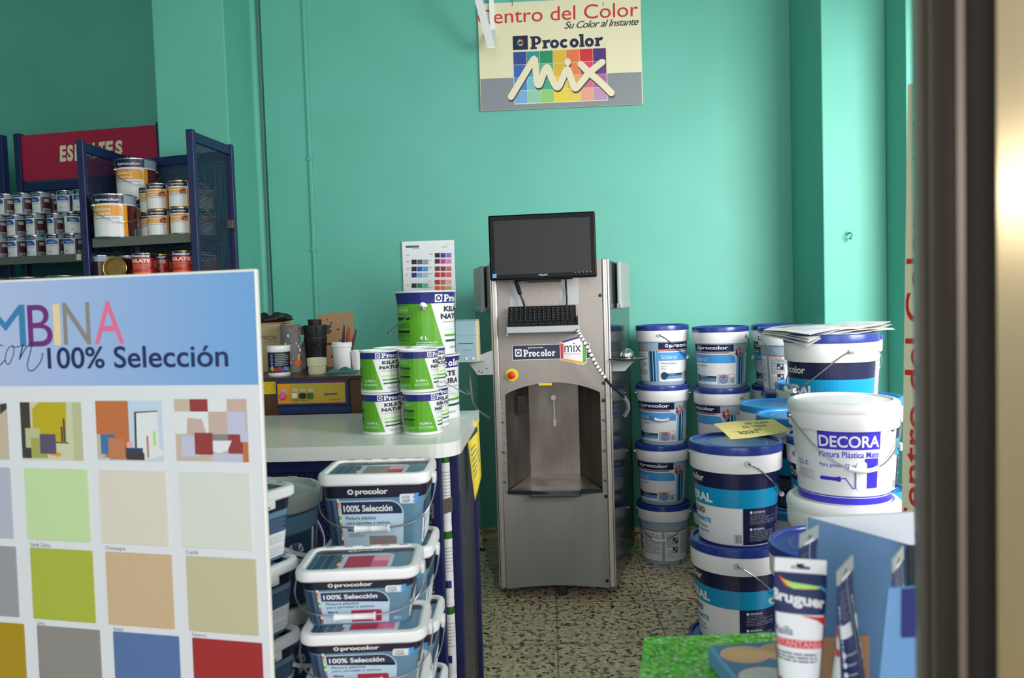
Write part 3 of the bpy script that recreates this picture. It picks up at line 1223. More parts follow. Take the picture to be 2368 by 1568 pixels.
sealer_big = tin('paint_can', 0.084, 0.186, art_sealer(0.084, 0.186, True), rim='tin', body='white', flare=0.005, handle=True)
sealer_small = tin('paint_can', 0.0495, 0.1135, art_sealer(0.0495, 0.1135, False), rim='gold_rim', body='white')
enamel_small = tin('paint_can', 0.0455, 0.1150, art_enamel(0.0455, 0.1150, 'blue_art'), rim='tin', body='white')
red_small = tin('paint_can', 0.0495, 0.1135, art_redcan(0.0495, 0.1135), rim='gold_rim', body='red_can')
dark_big = tin('paint_can', 0.084, 0.186, art_darkcan(0.084, 0.186), rim='tin', body='white', flare=0.005)
ice_small = tin('paint_can', 0.052, 0.1135, art_enamel(0.052, 0.1135, 'maroon', 200), rim='tin', body='white')


# ---- rectangular tubs
def rr_ring(w, d, r, z, n=7):
    pts = []
    for cx, cy, a in ((w / 2 - r, -d / 2 + r, -90), (w / 2 - r, d / 2 - r, 0), (-w / 2 + r, d / 2 - r, 90), (-w / 2 + r, -d / 2 + r, 180)):
        for k in range(n):
            t = (a + 90 * k / (n - 1)) * D2R
            pts.append(Vector((cx + r * math.cos(t), cy + r * math.sin(t), z)))
    return pts


def perim_map(w, d, r, H, taper, z0):
    """arc length around a rounded rectangle, zero at the middle of the front (-Y), positive to +X"""
    def fn(x, y, off):
        t = (y + z0) / H
        s = taper + (1 - taper) * t
        W_, D_, R_ = w, d, r
        hw, hd, q = W_ / 2 - R_, D_ / 2 - R_, math.pi * R_ / 2
        L = 4 * hw + 4 * hd + 4 * q
        u = (x + L / 2) % L - L / 2
        sg = 1 if u >= 0 else -1
        u = abs(u)
        if u <= hw:
            px, py, nx, ny = u, -D_ / 2, 0, -1
        elif u <= hw + q:
            a = (u - hw) / R_
            px, py, nx, ny = hw + R_ * math.sin(a), -hd - R_ * math.cos(a), math.sin(a), -math.cos(a)
        elif u <= hw + q + 2 * hd:
            px, py, nx, ny = W_ / 2, -hd + (u - hw - q), 1, 0
        elif u <= hw + 2 * q + 2 * hd:
            a = (u - hw - q - 2 * hd) / R_
            px, py, nx, ny = hw + R_ * math.cos(a), hd + R_ * math.sin(a), math.cos(a), math.sin(a)
        else:
            px, py, nx, ny = hw - (u - hw - 2 * q - 2 * hd), D_ / 2, 0, 1
        return Vector((sg * (px * s + nx * off), py * s + ny * off, y + z0))
    return fn


CHIPS = ['orange_deep', 'brown_art', 'white', 'orange', 'crimson', 'print_grey', 'lilac', 'note_yellow', 'green', 'cream', 'putty', 'tan', 'orange_deep', 'white']


def art_tub(w, d, h, swatch, big):
    """printed wrap of the rectangular tubs; heights measured from the foot"""
    a = Art()
    L = w * 0.94 + d * 0.94
    X = w * 0.5
    a.rect(-L, L, 0.004, h, 'steel_blue', 0)
    a.rect(-L, L, h * 0.80, h, 'navy_deep', 1)
    logo_word(a, -X * 0.32, X * 0.24, h * 0.845, h * 0.945)
    # striped left section and colour chips
    a.rect(-X * 0.93, -X * 0.50, 0.004, h * 0.77, 'slate_blue', 1)
    for q in (0.90, 0.86, 0.76, 0.60, 0.56):
        a.rect(-X * q, -X * (q - 0.018), 0.004, h * 0.77, 'steel_blue', 2)
    n = 14
    for k in range(n):
        y = h * 0.76 * k / n
        a.rect(-X * 0.49, -X * 0.44, 0.004 + y, 0.004 + y + h * 0.76 / n, CHIPS[k], 2)
    # pale middle panel
    a.rrect(-X * 0.44, X * 0.46, 0.004, h * 0.76, X * 0.22, 'pale_blue', 1, (0, 0, 1, 0))
    a.rrect(-X * 0.42, X * 0.44, h * 0.55, h * 0.74, X * 0.19, 'slate_deep', 2, (0, 0, 1, 0))
    a.text('100% Selección', -X * 0.39, X * 0.30, h * 0.585, h * 0.69, 'white', 3, 0.03)
    a.text('Pintura plástica', -X * 0.37, X * 0.06, h * 0.445, h * 0.515, 'slate_blue', 3, 0.01)
    a.text('para paredes y techos', -X * 0.37, X * 0.26, h * 0.375, h * 0.435, 'slate_blue', 3, 0.01)
    a.text('Mate', -X * 0.36, -X * 0.23, h * 0.275, h * 0.325, 'slate_blue', 3, 0.02)
    a.lines(-X * 0.36, -X * 0.12, h * 0.19, h * 0.25, 2, 'print_grey', 3, 0.4)
    a.rrect(-X * 0.05, X * 0.36, 0.006, h * 0.20 if big else h * 0.33, X * 0.04, swatch, 2, (0, 0, 1, 0))
    a.rect(X * 0.50, X * 0.93, 0.004, h * 0.77, 'steel_blue', 1)
    if not big:
        a.text('2,5 L', X * 0.56, X * 0.72, h * 0.10, h * 0.16, 'white', 3, 0.02)
    a.rrect(X * 0.40, X * 0.72, h * 0.70, h * 0.85, X * 0.03, 'white', 2)
    a.text('COLOR', X * 0.43, X * 0.58, h * 0.775, h * 0.82, 'cyan', 3, 0.03)
    a.text('CONCEPT', X * 0.43, X * 0.60, h * 0.715, h * 0.76, 'print_dark', 3, 0.02)
    for k in range(4):
        a.ell(X * (0.71 + 0.02 * (k % 2)), h * (0.73 + 0.036 * k), X * 0.055, h * 0.022, 'sky', 3, 12)
    # spread the front artwork over the full width of the face
    def g(x):
        x /= X
        if abs(x) > 0.96:
            return x * X
        if x < -0.44:
            return (-0.97 + (x + 0.93) * 0.67) * X
        if x <= 0.46:
            return (-0.64 + (x + 0.44) * 1.344) * X
        return (0.57 + (x - 0.46) * 0.85) * X
    a.items = [(([(g(v[0]), v[1]) for v in vs] if max(abs(v[0]) for v in vs) < X * 0.96 else vs), fs, m, ly) for vs, fs, m, ly in a.items]
    # side: dark text block, then white panel with pictograms
    for s in (1, -1):
        x0 = X * 0.98
        x1 = x0 + d * 0.78

        def R(p, q, y0, y1, m, ly):
            p, q = sorted((s * p, s * q))
            a.rect(p, q, y0, y1, m, ly)
        R(x0, x1, 0.006, h * 0.44, 'paper_white', 1)
        R(x0, x1, h * 0.46, h * 0.70, 'slate_blue', 1)
        for k in range(6):
            R(x0 + 0.006, x1 - 0.008 - 0.01 * (k % 2), h * (0.48 + 0.036 * k), h * (0.492 + 0.036 * k), 'steel_blue', 2)
        for y in (0.26, 0.07):
            R(x0 + 0.008, x0 + 0.028, h * y, h * (y + 0.15), 'print_dark', 2)
            R(x0 + 0.012, x0 + 0.024, h * (y + 0.02), h * (y + 0.07), 'print_pale', 3)
            R(x0 + 0.011, x0 + 0.025, h * (y + 0.09), h * (y + 0.12), 'print_pale', 3)
            for k in range(4):
                R(x0 + 0.036, x1 - 0.010 - 0.008 * (k % 2), h * (y + 0.02 + 0.034 * k), h * (y + 0.03 + 0.034 * k), 'print_pale', 2)
    a.rect(-L, -X * 0.98 - d * 0.86, 0.006, h * 0.78, 'slate_blue', 1)
    return a


def tub(w, d, H, swatch, sw2, big):
    """H = stacking height; printed lid, wire bail with a white grip"""
    r = root('paint_tub')
    r['category'] = 'paint tub'
    zb = H - 0.0205
    tp = 0.86
    bw, bd, br = w - 0.014, d - 0.014, 0.026
    b = MB()
    b.loft([rr_ring(bw * (tp + (1 - tp) * z / H), bd * (tp + (1 - tp) * z / H), br, z) for z in (0, 0.03, 0.08, zb + 0.004)], 'steel_blue')
    b.build('body', r)
    l = MB()
    l.loft([rr_ring(w - 0.006, d - 0.006, 0.026, zb), rr_ring(w, d, 0.030, zb + 0.003), rr_ring(w, d, 0.030, H - 0.006), rr_ring(w - 0.004, d - 0.004, 0.029, H - 0.001),
            rr_ring(w - 0.010, d - 0.010, 0.027, H), rr_ring(w - 0.024, d - 0.024, 0.022, H), rr_ring(w - 0.030, d - 0.030, 0.020, H - 0.005)], 'white_plastic')
    for k in range(5):
        x = -w * 0.32 + k * w * 0.16
        l.box(x - 0.008, x + 0.008, d / 2 - 0.013, d / 2 - 0.008, H - 0.001, H + 0.0006, 'print_pale')
    for s in (-1, 1):
        l.box(s * (w / 2 + 0.0015) - 0.004, s * (w / 2 + 0.0015) + 0.004, -0.016, 0.016, zb - 0.012, zb + 0.006, 'white_plastic', 0.0025)
    lid = l.build('lid', r)
    # lid print
    a = Art()
    lw, ld = w - 0.034, d - 0.034
    a.rrect(-lw / 2, lw / 2, -ld / 2, ld / 2, 0.018, 'steel_blue', 0)
    a.rrect(-lw / 2, lw / 2, ld * 0.30, ld / 2, 0.012, 'navy_deep', 1, (0, 0, 1, 1))
    a.flower(-lw * 0.13, ld * 0.40, 0.010, 0.007, 'white', 3)
    a.text('procolor', -lw * 0.07, lw * 0.18, ld * 0.345, ld * 0.46, 'white', 3, 0.02)
    a.rect(-lw * 0.48, -lw * 0.22, -ld * 0.48, ld * 0.24, 'slate_blue', 1)
    for q in (-0.45, -0.36, -0.28, -0.25):
        a.rect(lw * q, lw * (q + 0.012), -ld * 0.48, ld * 0.24, 'steel_blue', 2)
    for k in range(8):
        a.rect(-lw * 0.215, -lw * 0.19, -ld * 0.46 + k * ld * 0.085, -ld * 0.46 + (k + 1) * ld * 0.085, CHIPS[k], 2)
    a.rrect(-lw * 0.19, lw * 0.32, -ld * 0.48, ld * 0.24, 0.02, 'pale_blue', 1, (0, 0, 1, 0))
    a.rect(-lw * 0.14, lw * 0.12, -ld * 0.40, ld * 0.14, swatch, 2)
    a.rect(lw * 0.12, lw * 0.28, -ld * 0.12, ld * 0.14, sw2[0], 2)
    a.rect(lw * 0.12, lw * 0.28, -ld * 0.40, -ld * 0.12, sw2[1], 2)
    printed(a, flat_map((0, 0, H - 0.005), (1, 0, 0), (0, 1, 0), (0, 0, 1)), 'lid_print', lid)
    printed(art_tub(w, d, zb, swatch, big), perim_map(bw, bd, br, H, tp, 0.0), 'printed_label', r, 0.005, 0.0004, 0.0002)
    # bail
    h = MB()
    zp = zb - 0.006
    pts = []
    n = 28
    hw, hd = w / 2 + 0.006, d / 2 + 0.012
    for k in range(n + 1):
        a_ = (-90 + 180 * k / n) * D2R
        t = math.cos(a_)
        q = abs(math.sin(a_)) ** 0.55 * (1 if a_ > 0 else -1)
        pts.append((hw * q, -hd * t ** 0.55 if t > 0 else 0, zp - H * 0.48 * t ** 0.8 if t > 0 else zp))
    h.tube(pts, 0.0017, 'wire', 6)
    hb = h.build('handle', r)
    g = MB()
    y, z = -hd - 0.003, zp - H * 0.49
    g.tube([(-0.036, y, z), (-0.034, y, z), (-0.032, y, z), (-0.002, y, z), (0, y, z), (0.002, y, z), (0.032, y, z), (0.034, y, z), (0.036, y, z)],
           [0.0072, 0.0076, 0.0058, 0.0054, 0.0060, 0.0054, 0.0058, 0.0076, 0.0072], 'grip_white', 10)
    g.build('grip', hb)
    return r


mat('taupe_swatch', (150, 132, 128), 0.4)
tub_big = tub(0.236, 0.172, 0.137, 'taupe_swatch', ('pink_pale', 'crimson_swatch'), True)
tub_small = tub(0.222, 0.152, 0.107, 'crimson_swatch', ('pink_pale', 'pink'), False)


# ---- round white-lidded pail with a plastic strap handle
def art_strap():
    a = Art()
    a.rect(-0.3722, 0.3722, 0.004, 0.205, 'steel_blue_deep', 0)
    a.rect(-0.3722, 0.3722, 0.165, 0.205, 'steel_blue', 1)
    for c in (-0.25, 0.02, 0.26):
        a.rect(c - 0.06, c + 0.045, 0.010, 0.160, 'slate_blue', 1)
        a.rect(c + 0.050, c + 0.060, 0.004, 0.165, 'white', 1)
        a.rect(c - 0.072, c - 0.066, 0.004, 0.165, 'white', 1)
        a.rect(c + 0.064, c + 0.078, 0.004, 0.165, 'steel_blue_deep', 1)
        a.rect(c + 0.080, c + 0.110, 0.004, 0.165, 'ice', 1)
        for k in range(10):
            t0, t1 = k * 36 * D2R, (k * 36 + 30) * D2R
            a.poly([(c - 0.005 + 0.008 * math.cos(t0), 0.118 + 0.008 * math.sin(t0)), (c - 0.005 + 0.026 * math.cos(t0), 0.118 + 0.026 * math.sin(t0)),
                    (c - 0.005 + 0.026 * math.cos(t1), 0.118 + 0.026 * math.sin(t1))], ['pale_blue', 'white', 'steel_blue', 'pale_blue', 'orange_deep', 'ice', 'white', 'green_dark', 'pale_blue', 'tan'][k], 3)
    return a


def strap_pail():
    r = root('paint_bucket')
    r['category'] = 'paint bucket'
    b = MB()
    b.disc(0.108, 0, 'steel_blue_deep', 44, flip=True)
    b.lathe([(0.108, 0), (0.111, 0.003), (0.126, 0.222)], 'steel_blue_deep', 44)
    b.build('body', r)
    l = MB()
    l.lathe([(0.126, 0.212), (0.133, 0.212), (0.136, 0.216), (0.137, 0.244), (0.135, 0.249), (0.130, 0.250), (0.124, 0.250), (0.121, 0.246), (0.119, 0.240), (0.070, 0.240)], 'grey_plastic', 48)
    l.lathe([(0.070, 0.240), (0.068, 0.2385), (0.0, 0.2385)], 'slate_deep', 48)
    for k in range(12):
        M_ = Matrix.Rotation(k * 30 * D2R, 4, 'Z')
        l.box(-0.012, 0.012, 0.1225, 0.131, 0.2495, 0.2515, 'grey_plastic', 0.0008, M_)
    l.build('lid', r)
    printed(art_strap(), cone_map(0.1185, pail_r), 'printed_label', r, 0.012)
    h = MB()
    n = 26
    sec = []
    for k in range(n + 1):
        a = (-90 + 180 * k / n) * D2R
        t = math.cos(a)
        rr = 0.139 - 0.004 * t
        z = 0.206 - 0.105 * t ** 1.2
        c = Vector((rr * math.sin(a), -rr * math.cos(a), z))
        o = Vector((math.sin(a), -math.cos(a), 0))
        up = Vector((0, 0, 1))
        sec.append([c + up * 0.0055, c + o * 0.003 + up * 0.0045, c + o * 0.003 - up * 0.0045, c - up * 0.0055])
    h.loft(sec, 'white_plastic', True, False)
    for s in (-1, 1):
        h.lathe([(0.011, -0.004), (0.011, 0.004), (0, 0.006)], 'white_plastic', 14, Matrix.Translation((s * 0.136, 0, 0.206)) @ Matrix.Rotation(s * math.pi / 2, 4, 'Y'))
    h.build('handle', r)
    return r


strap = strap_pail()

# ================================================================== BUCKETS ON THE RIGHT
def stack(proto, px, d, n, label_of, group, turns, handles, scale=1.0, pitch=PITCH15, z0=0.0, pxs=None, cat=None):
    """a column of pails; label_of(k) words each one, k = 0 on the floor"""
    out = []
    for k in range(n):
        sz = scale if isinstance(scale, (int, float)) else scale[1]
        z = z0 + k * pitch * sz
        p = at(pxs[k] if pxs else px, d, z + 0.26 * sz)
        p.z = z
        o = place(proto, p, facing(p, turns[k]), label_of[k], group, cat, handles[k], scale)
        out.append(o)
    return out


GA = 'blue lidded paint buckets stacked against the back wall'
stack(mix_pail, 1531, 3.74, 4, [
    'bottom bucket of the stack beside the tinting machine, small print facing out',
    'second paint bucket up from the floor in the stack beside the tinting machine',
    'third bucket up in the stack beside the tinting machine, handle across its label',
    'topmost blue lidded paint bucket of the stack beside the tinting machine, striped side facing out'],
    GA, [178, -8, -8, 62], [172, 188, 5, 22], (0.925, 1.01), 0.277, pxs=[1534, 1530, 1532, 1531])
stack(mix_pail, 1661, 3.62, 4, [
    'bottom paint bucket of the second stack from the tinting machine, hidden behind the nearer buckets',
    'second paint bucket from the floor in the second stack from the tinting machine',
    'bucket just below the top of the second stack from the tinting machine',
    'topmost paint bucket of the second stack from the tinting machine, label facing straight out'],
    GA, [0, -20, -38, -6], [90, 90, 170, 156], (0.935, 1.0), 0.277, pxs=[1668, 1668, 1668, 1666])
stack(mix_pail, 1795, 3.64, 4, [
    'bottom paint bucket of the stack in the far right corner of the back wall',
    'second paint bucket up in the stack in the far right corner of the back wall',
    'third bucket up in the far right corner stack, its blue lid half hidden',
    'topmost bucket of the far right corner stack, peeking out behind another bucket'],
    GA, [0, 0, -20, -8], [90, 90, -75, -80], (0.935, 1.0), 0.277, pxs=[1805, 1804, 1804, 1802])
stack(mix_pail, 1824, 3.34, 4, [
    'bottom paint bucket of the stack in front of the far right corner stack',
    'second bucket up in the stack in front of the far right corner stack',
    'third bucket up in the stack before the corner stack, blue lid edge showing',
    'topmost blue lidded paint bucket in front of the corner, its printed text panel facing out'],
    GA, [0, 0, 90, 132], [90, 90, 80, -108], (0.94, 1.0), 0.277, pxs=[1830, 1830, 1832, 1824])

GF = 'navy banded paint buckets in front stacks'
stack(pro_pail, 1703, 2.25, 3, [
    'navy banded paint bucket standing on the floor under two others behind the green glitter sheet',
    'middle navy banded paint bucket of the stack behind the green glitter sheet',
    'navy banded paint bucket with a yellow note lying on its blue lid'],
    GF, [-60, -66, -60], [60, 156, 164], (0.96, 1.0), 0.2785, pxs=[1700, 1702, 1700])
stack(pro_pail, 1920, 2.20, 4, [
    'bottom bucket of the tall stack that carries the newspaper',
    'second bucket up in the tall stack that carries the newspaper',
    'third bucket up in the tall stack that carries the newspaper, hidden behind the white bucket',
    'navy banded paint bucket with a folded newspaper on its lid, top of its stack'],
    GF, [0, 0, -20, -48], [60, 60, 60, -18], (0.925, 1.02), 0.2785, pxs=[1927, 1927, 1926, 1920])

GL = 'sky blue lidded paint buckets behind the white one'
stack(sky_pail, 1799, 2.80, 3, [
    'bottom bucket of the sky blue lidded stack behind the yellow note',
    'middle bucket of the sky blue lidded stack behind the yellow note',
    'wide sky blue lidded bucket, the left one of the two behind the yellow note'],
    GL, [120, 100, 100], [0, 40, -40], (0.98, 1.03), 0.2785)
stack(sky_pail, 1848, 2.50, 3, [
    'bottom bucket of the stack squeezed between the yellow note and the white bucket',
    'middle bucket of the stack squeezed between the yellow note and the white bucket',
    'sky blue lidded bucket right behind the yellow note, half hidden by the white bucket'],
    GL, [120, 140, -160], [0, 40, 60], (0.97, 1.035), 0.2785)
stack(sky_pail, 1876, 3.06, 3, [
    'bottom bucket of the small stack left behind the newspaper bucket',
    'middle bucket of the small stack left behind the newspaper bucket',
    'sky blue lidded bucket whose lid edge shows left of the newspaper bucket'],
    GL, [0, 0, -20], [0, 0, 40], (0.98, 1.08), 0.2785)
stI = stack(sky_pail, 1990, 2.61, 3, [
    'bottom sky blue lidded bucket of the stack behind the white bucket, near the right wall',
    'sky blue lidded bucket low behind the white bucket, its lid edge showing at the right',
    'sky blue lidded bucket to the right of the newspaper bucket, near the right wall'],
    GL, [0, 0, 0], [90, 90, 90], (0.96, 1.08), 0.2785, pxs=[1997, 1996, 1990])
p = at(1965, 2.61, 0.9023 + 0.19)
p.z = 3 * 0.2785 * 1.08
place(green_pail, p, facing(p, 40), 'small bucket with green print sitting on a sky blue lid behind the newspaper bucket', None, None, 90, (0.74, 0.74))

GD = 'white paint buckets with white lids'
stack(decora_pail, 1949, 1.885, 3, [
    'white lidded bucket on the floor at the bottom of the white stack',
    'second white lidded bucket from the floor in the white stack',
    'plain white lid and rim of the bucket directly under the blue lettered one'],
    GD, [0, 0, 20], [60, 60, 90], (0.95, 0.917), 0.2755, pxs=[1949, 1949, 1949])
p = at(1949, 1.885, 0.98)
p.z = 3 * 0.2755 * 0.917
place(decora_pail, p, facing(p, 7), 'white bucket with a violet blue square label and roller drawing, top of the white stack', GD, None, 14, (0.93, 0.85))
stack(pro_pail, 1930, 1.60, 3, [
    'lowest bucket of the front stack behind the blue display box',
    'middle bucket of the front stack behind the blue display box',
    'blue lidded bucket right behind the glue tubes, partly covered by the blue display panel'],
    'blue lidded buckets behind the display box', [0, 0, -35], [60, 60, -70], (0.95, 0.885), 0.2775)

# ---- paper on the buckets
zl = (3 * 0.2785 + 0.2812) * 1.02
npp = MB()
c = [onz(1800, 772, zl), onz(1830, 805, zl), onz(2047, 772, zl), onz(1990, 762, zl)]
rn = random.Random(3)


def sheet(corners, z, nx, ny, wob, lift, th, m, mb):
    """a slightly buckled sheet of paper between four corners"""
    vs = []
    for i in range(nx + 1):
        for j in range(ny + 1):
            u, v = i / nx, j / ny
            p = corners[0] * (1 - u) * (1 - v) + corners[1] * (1 - u) * v + corners[2] * u * v + corners[3] * u * (1 - v)
            vs.append(Vector((p.x, p.y, p.z + lift(u, v))))
    n1 = len(vs)
    vs2 = [v - Vector((0, 0, th)) for v in vs]
    fs = []
    W1 = ny + 1
    for i in range(nx):
        for j in range(ny):
            a, b, c_, d_ = i * W1 + j, (i + 1) * W1 + j, (i + 1) * W1 + j + 1, i * W1 + j + 1
            fs += [(a, b, c_, d_), (n1 + d_, n1 + c_, n1 + b, n1 + a)]
    edge = [i * W1 for i in range(nx + 1)] + [nx * W1 + j for j in range(1, ny + 1)] + [i * W1 + ny for i in range(nx - 1, -1, -1)] + [j for j in range(ny - 1, 0, -1)]
    for a, b in zip(edge, edge[1:] + edge[:1]):
        fs.append((a, n1 + a, n1 + b, b))
    mb.add(vs + vs2, fs, m, True)
    return lambda u, v: corners[0] * (1 - u) * (1 - v) + corners[1] * (1 - u) * v + corners[2] * u * v + corners[3] * u * (1 - v)


# folded newspaper: several leaves, overhanging the lid on the left and right
bc = at(1914, 2.22, zl)
nc = [Vector((bc.x - 0.165, bc.y + 0.085, zl)), Vector((bc.x - 0.105, bc.y - 0.145, zl)), Vector((bc.x + 0.165, bc.y - 0.050, zl)), Vector((bc.x + 0.110, bc.y + 0.120, zl))]
nw = root('newspaper', (0, 0, 0))
tag(nw, 'folded newspaper lying on the lid of the tall navy banded bucket', 'newspaper')
leaves = []
for k in range(4):
    def lift(u, v, k=k):
        e = max(0, 0.22 - u) / 0.22
        f = max(0, u - 0.85) / 0.15
        return 0.004 + 0.0045 * k + 0.006 * e * (k - 1.2) * v - 0.010 * e * e * (1 - v) + 0.006 * f * k * 0.4 + 0.0025 * math.sin(9 * u + 2 * k) * v - 0.020 * max(0.0, 1 - u * 2.6) ** 1.5 * v - 0.012 * max(0.0, v - 0.5) * (1 - u)
    mb = MB()
    q = [v + Vector((0.003 * k * (1 if i in (0, 1) else -1), 0.002 * k, 0)) for i, v in enumerate(nc)]
    f_ = sheet(q, zl, 14, 8, 0, lift, 0.0012, 'paper_white' if k % 2 else 'putty', mb)
    mb.build('leaf', nw)
a = Art()
a.lines(0.06, 0.44, 0.10, 0.55, 9, 'print_grey', 1, 0.45)
for k in range(5):
    a.rect(0.09 + 0.075 * k, 0.145 + 0.075 * k, 0.62, 0.86, 'board_ink', 1)
    a.rect(0.105 + 0.075 * k, 0.130 + 0.075 * k, 0.68, 0.80, 'paper_white', 2)
a.ring(0.66, 0.5, 0.10, 0.20, 0.03, 0.05, 'green', 1)
a.lines(0.52, 0.92, 0.08, 0.25, 4, 'print_pale', 1, 0.4)
a.stroke([(0.72, 0.95), (0.88, 0.60)], 0.02, 'green', 1, False)
q = [v + Vector((0.018 * (1 if i in (0, 1) else -1), 0.012, 0)) for i, v in enumerate(nc)]
printed(a, lambda x, y, off: (q[0] * (1 - x) * y + q[1] * (1 - x) * (1 - y) + q[2] * x * (1 - y) + q[3] * x * y) * 1.0 + Vector((0, 0, 0.0215 + off)), 'front_page', nw, 0.05)

zf = 2 * 0.2785 + 0.2812
yc = [P(1650, 982, 2.35), P(1690, 1017, 2.23), P(1832, 1000, 2.27), P(1788, 969, 2.355)]
yn = root('paper_note')
tag(yn, 'yellow handwritten note lying on the blue lid of a bucket', 'note')
mb = MB()
sheet(yc, zf, 8, 6, 0, lambda u, v: 0.002 + 0.002 * math.sin(5 * u + 3 * v), 0.0006, 'note_yellow', mb)
mb.build('sheet', yn)
a = Art()
# the note lies upside down for the camera
a.text('SIDERAL   MIX', 0.86, 0.46, 0.86, 0.74, 'print_dark', 1)
a.text('SIDERAL   MIX', 0.76, 0.36, 0.66, 0.54, 'print_dark', 1)
a.text('DESDE...', 0.52, 0.14, 0.36, 0.20, 'print_dark', 1)
a.text('MIX', 0.60, 0.50, 0.46, 0.34, 'print_dark', 1)
printed(a, lambda x, y, off: yc[1] * (1 - x) * (1 - y) + yc[2] * x * (1 - y) + yc[3] * x * y + yc[0] * (1 - x) * y + Vector((0, 0, 0.0030 + 0.002 * math.sin(5 * x + 3 * (1 - y)) + off)), 'handwriting', yn, 0.06)

# ================================================================== TINTING MACHINE
MY = 3.23
mc = ony(1268, 650, MY)
mpos = Vector((ony(1277, 900, MY).x, MY, 0))
mach = root('paint_tinting_machine', mpos, -1.0 * D2R)
tag(mach, 'tall grey paint tinting machine with an arched alcove, standing by the back wall', 'tinting machine')
IM = (Matrix.Translation(mpos) @ Matrix.Rotation(-1.0 * D2R, 4, 'Z')).inverted()
MP = Plane(mpos, (math.cos(-1 * D2R), math.sin(-1 * D2R), 0), (0, 0, 1))     # front plane: px -> local x, z


def ml(px, py):
    return MP.uv(px, py)


x_l, x_r = ml(1139, 900)[0], ml(1414, 900)[0]
hwm = (x_r - x_l) / 2
zt = 1.415
zar = 0.915                      # crown of the arch
zsh = 0.868                      # arch springing
zsl = 0.463                      # alcove floor
wi = 0.197                       # alcove half width
fx = lambda u, v, t: Vector((u, t, v))
# upper front with the arch cut out
pts = [(-hwm + 0.03, zt), (-hwm + 0.03, zsh - 0.02)]
arc = [(-wi + 2 * wi * k / 20, zsh + (zar - zsh) * math.sin(math.pi * k / 20) ** 0.8) for k in range(21)]
pts += [(-wi - 0.001, zsh - 0.02)] + arc + [(wi + 0.001, zsh - 0.02), (hwm - 0.03, zsh - 0.02), (hwm - 0.03, zt)]
MB().prism(pts, 0.0, 0.02, 'front_metal', fx).build('front_panel', mach)
# recessed strip below the monitor where the cables go in
rp = MB()
rp.box(-0.165, 0.120, -0.0012, 0.0, 1.235, 1.40, 'bracket_grey')
rp.box(-0.105, 0.045, -0.002, -0.001, 1.235, 1.40, 'front_metal')
rp.build('cable_recess', mach)
for s in (-1, 1):
    m = MB()
    m.box(s * (wi + 0.013) - 0.0125, s * (wi + 0.013) + 0.0125, 0.004, 0.02, zsl - 0.02, zsh, 'front_metal')
    st = m.build('side_strip', mach)
    a = Art()
    for k in range(9):
        z = zsl + 0.03 + k * 0.042
        a.rect(-0.010 if k % 2 else -0.002, 0.010, z, z + 0.0018, 'print_dark', 1)
        if k % 3 == 0:
            a.lines(-0.008, 0.004, z + 0.003, z + 0.011, 1, 'print_dark', 1, 0.8)
    printed(a, flat_map((s * (wi + 0.013), 0.004, 0), (1, 0, 0), (0, 0, 1), (0, -1, 0)), 'measure_marks', st)
    # aluminium corner posts
    m = MB()
    m.box(s * (hwm - 0.0145) - 0.0145, s * (hwm - 0.0145) + 0.0145, -0.004, 0.03, 0.05, zt + 0.004, 'aluminium', 0.004)
    m.box(s * (hwm - 0.008) - 0.0015, s * (hwm - 0.008) + 0.0015, -0.0055, -0.002, 0.05, zt, 'screw')
    m.box(s * (hwm - 0.017) - 0.001, s * (hwm - 0.017) + 0.001, -0.0055, -0.002, 0.05, zt, 'bracket_grey')
    m.build('corner_post', mach)
# lower door: shallow curves at top and bottom
pts = [(-hwm + 0.03, zsl - 0.012 + 0.0)]
pts += [(-hwm + 0.03 + (2 * hwm - 0.06) * k / 16, zsl - 0.008 - 0.014 * math.sin(math.pi * k / 16)) for k in range(17)]
pts += [(hwm - 0.03 - (2 * hwm - 0.06) * k / 16, 0.046 + 0.014 * math.sin(math.pi * k / 16)) for k in range(17)]
pts = pts[1:]
MB().prism(pts, 0.0, 0.02, 'door_grey', fx).build('lower_door', mach)
# alcove: tapered stainless liner
m = MB()
D = 0.30
bw = 0.112
F0 = [(-wi, 0.02, zsl), (wi, 0.02, zsl), (wi, 0.02, zar), (-wi, 0.02, zar)]
B0 = [(-bw, D, zsl), (bw, D, zsl), (bw, D, zar), (-bw, D, zar)]
m.add(F0 + B0, [(3, 7, 4, 0), (2, 1, 5, 6), (2, 6, 7, 3)], 'stainless')
m.add(B0, [(0, 1, 2, 3)], 'stainless')
al = m.build('alcove_liner', mach, True, False)
m = MB()
m.prism([(-wi, 0.0), (wi, 0.0), (bw, D), (-bw, D)], zsl - 0.012, zsl, 'stained_steel', lambda u, v, t: Vector((u, v + 0.0, t)))
tray = m.build('pouring_tray', mach)
m = MB()
pts = [(-wi, 0.004)] + [(-wi + 2 * wi * k / 16, -0.004 - 0.022 * math.sin(math.pi * k / 16)) for k in range(17)] + [(wi, 0.004)]
m.prism(pts, zsl - 0.012, zsl + 0.002, 'panel_dark', lambda u, v, t: Vector((u, v, t)))
m.box(-0.105, 0.105, -0.034, -0.018, zsl - 0.022, zsl - 0.008, 'panel_dark', 0.005)
m.build('tray_lip', tray)
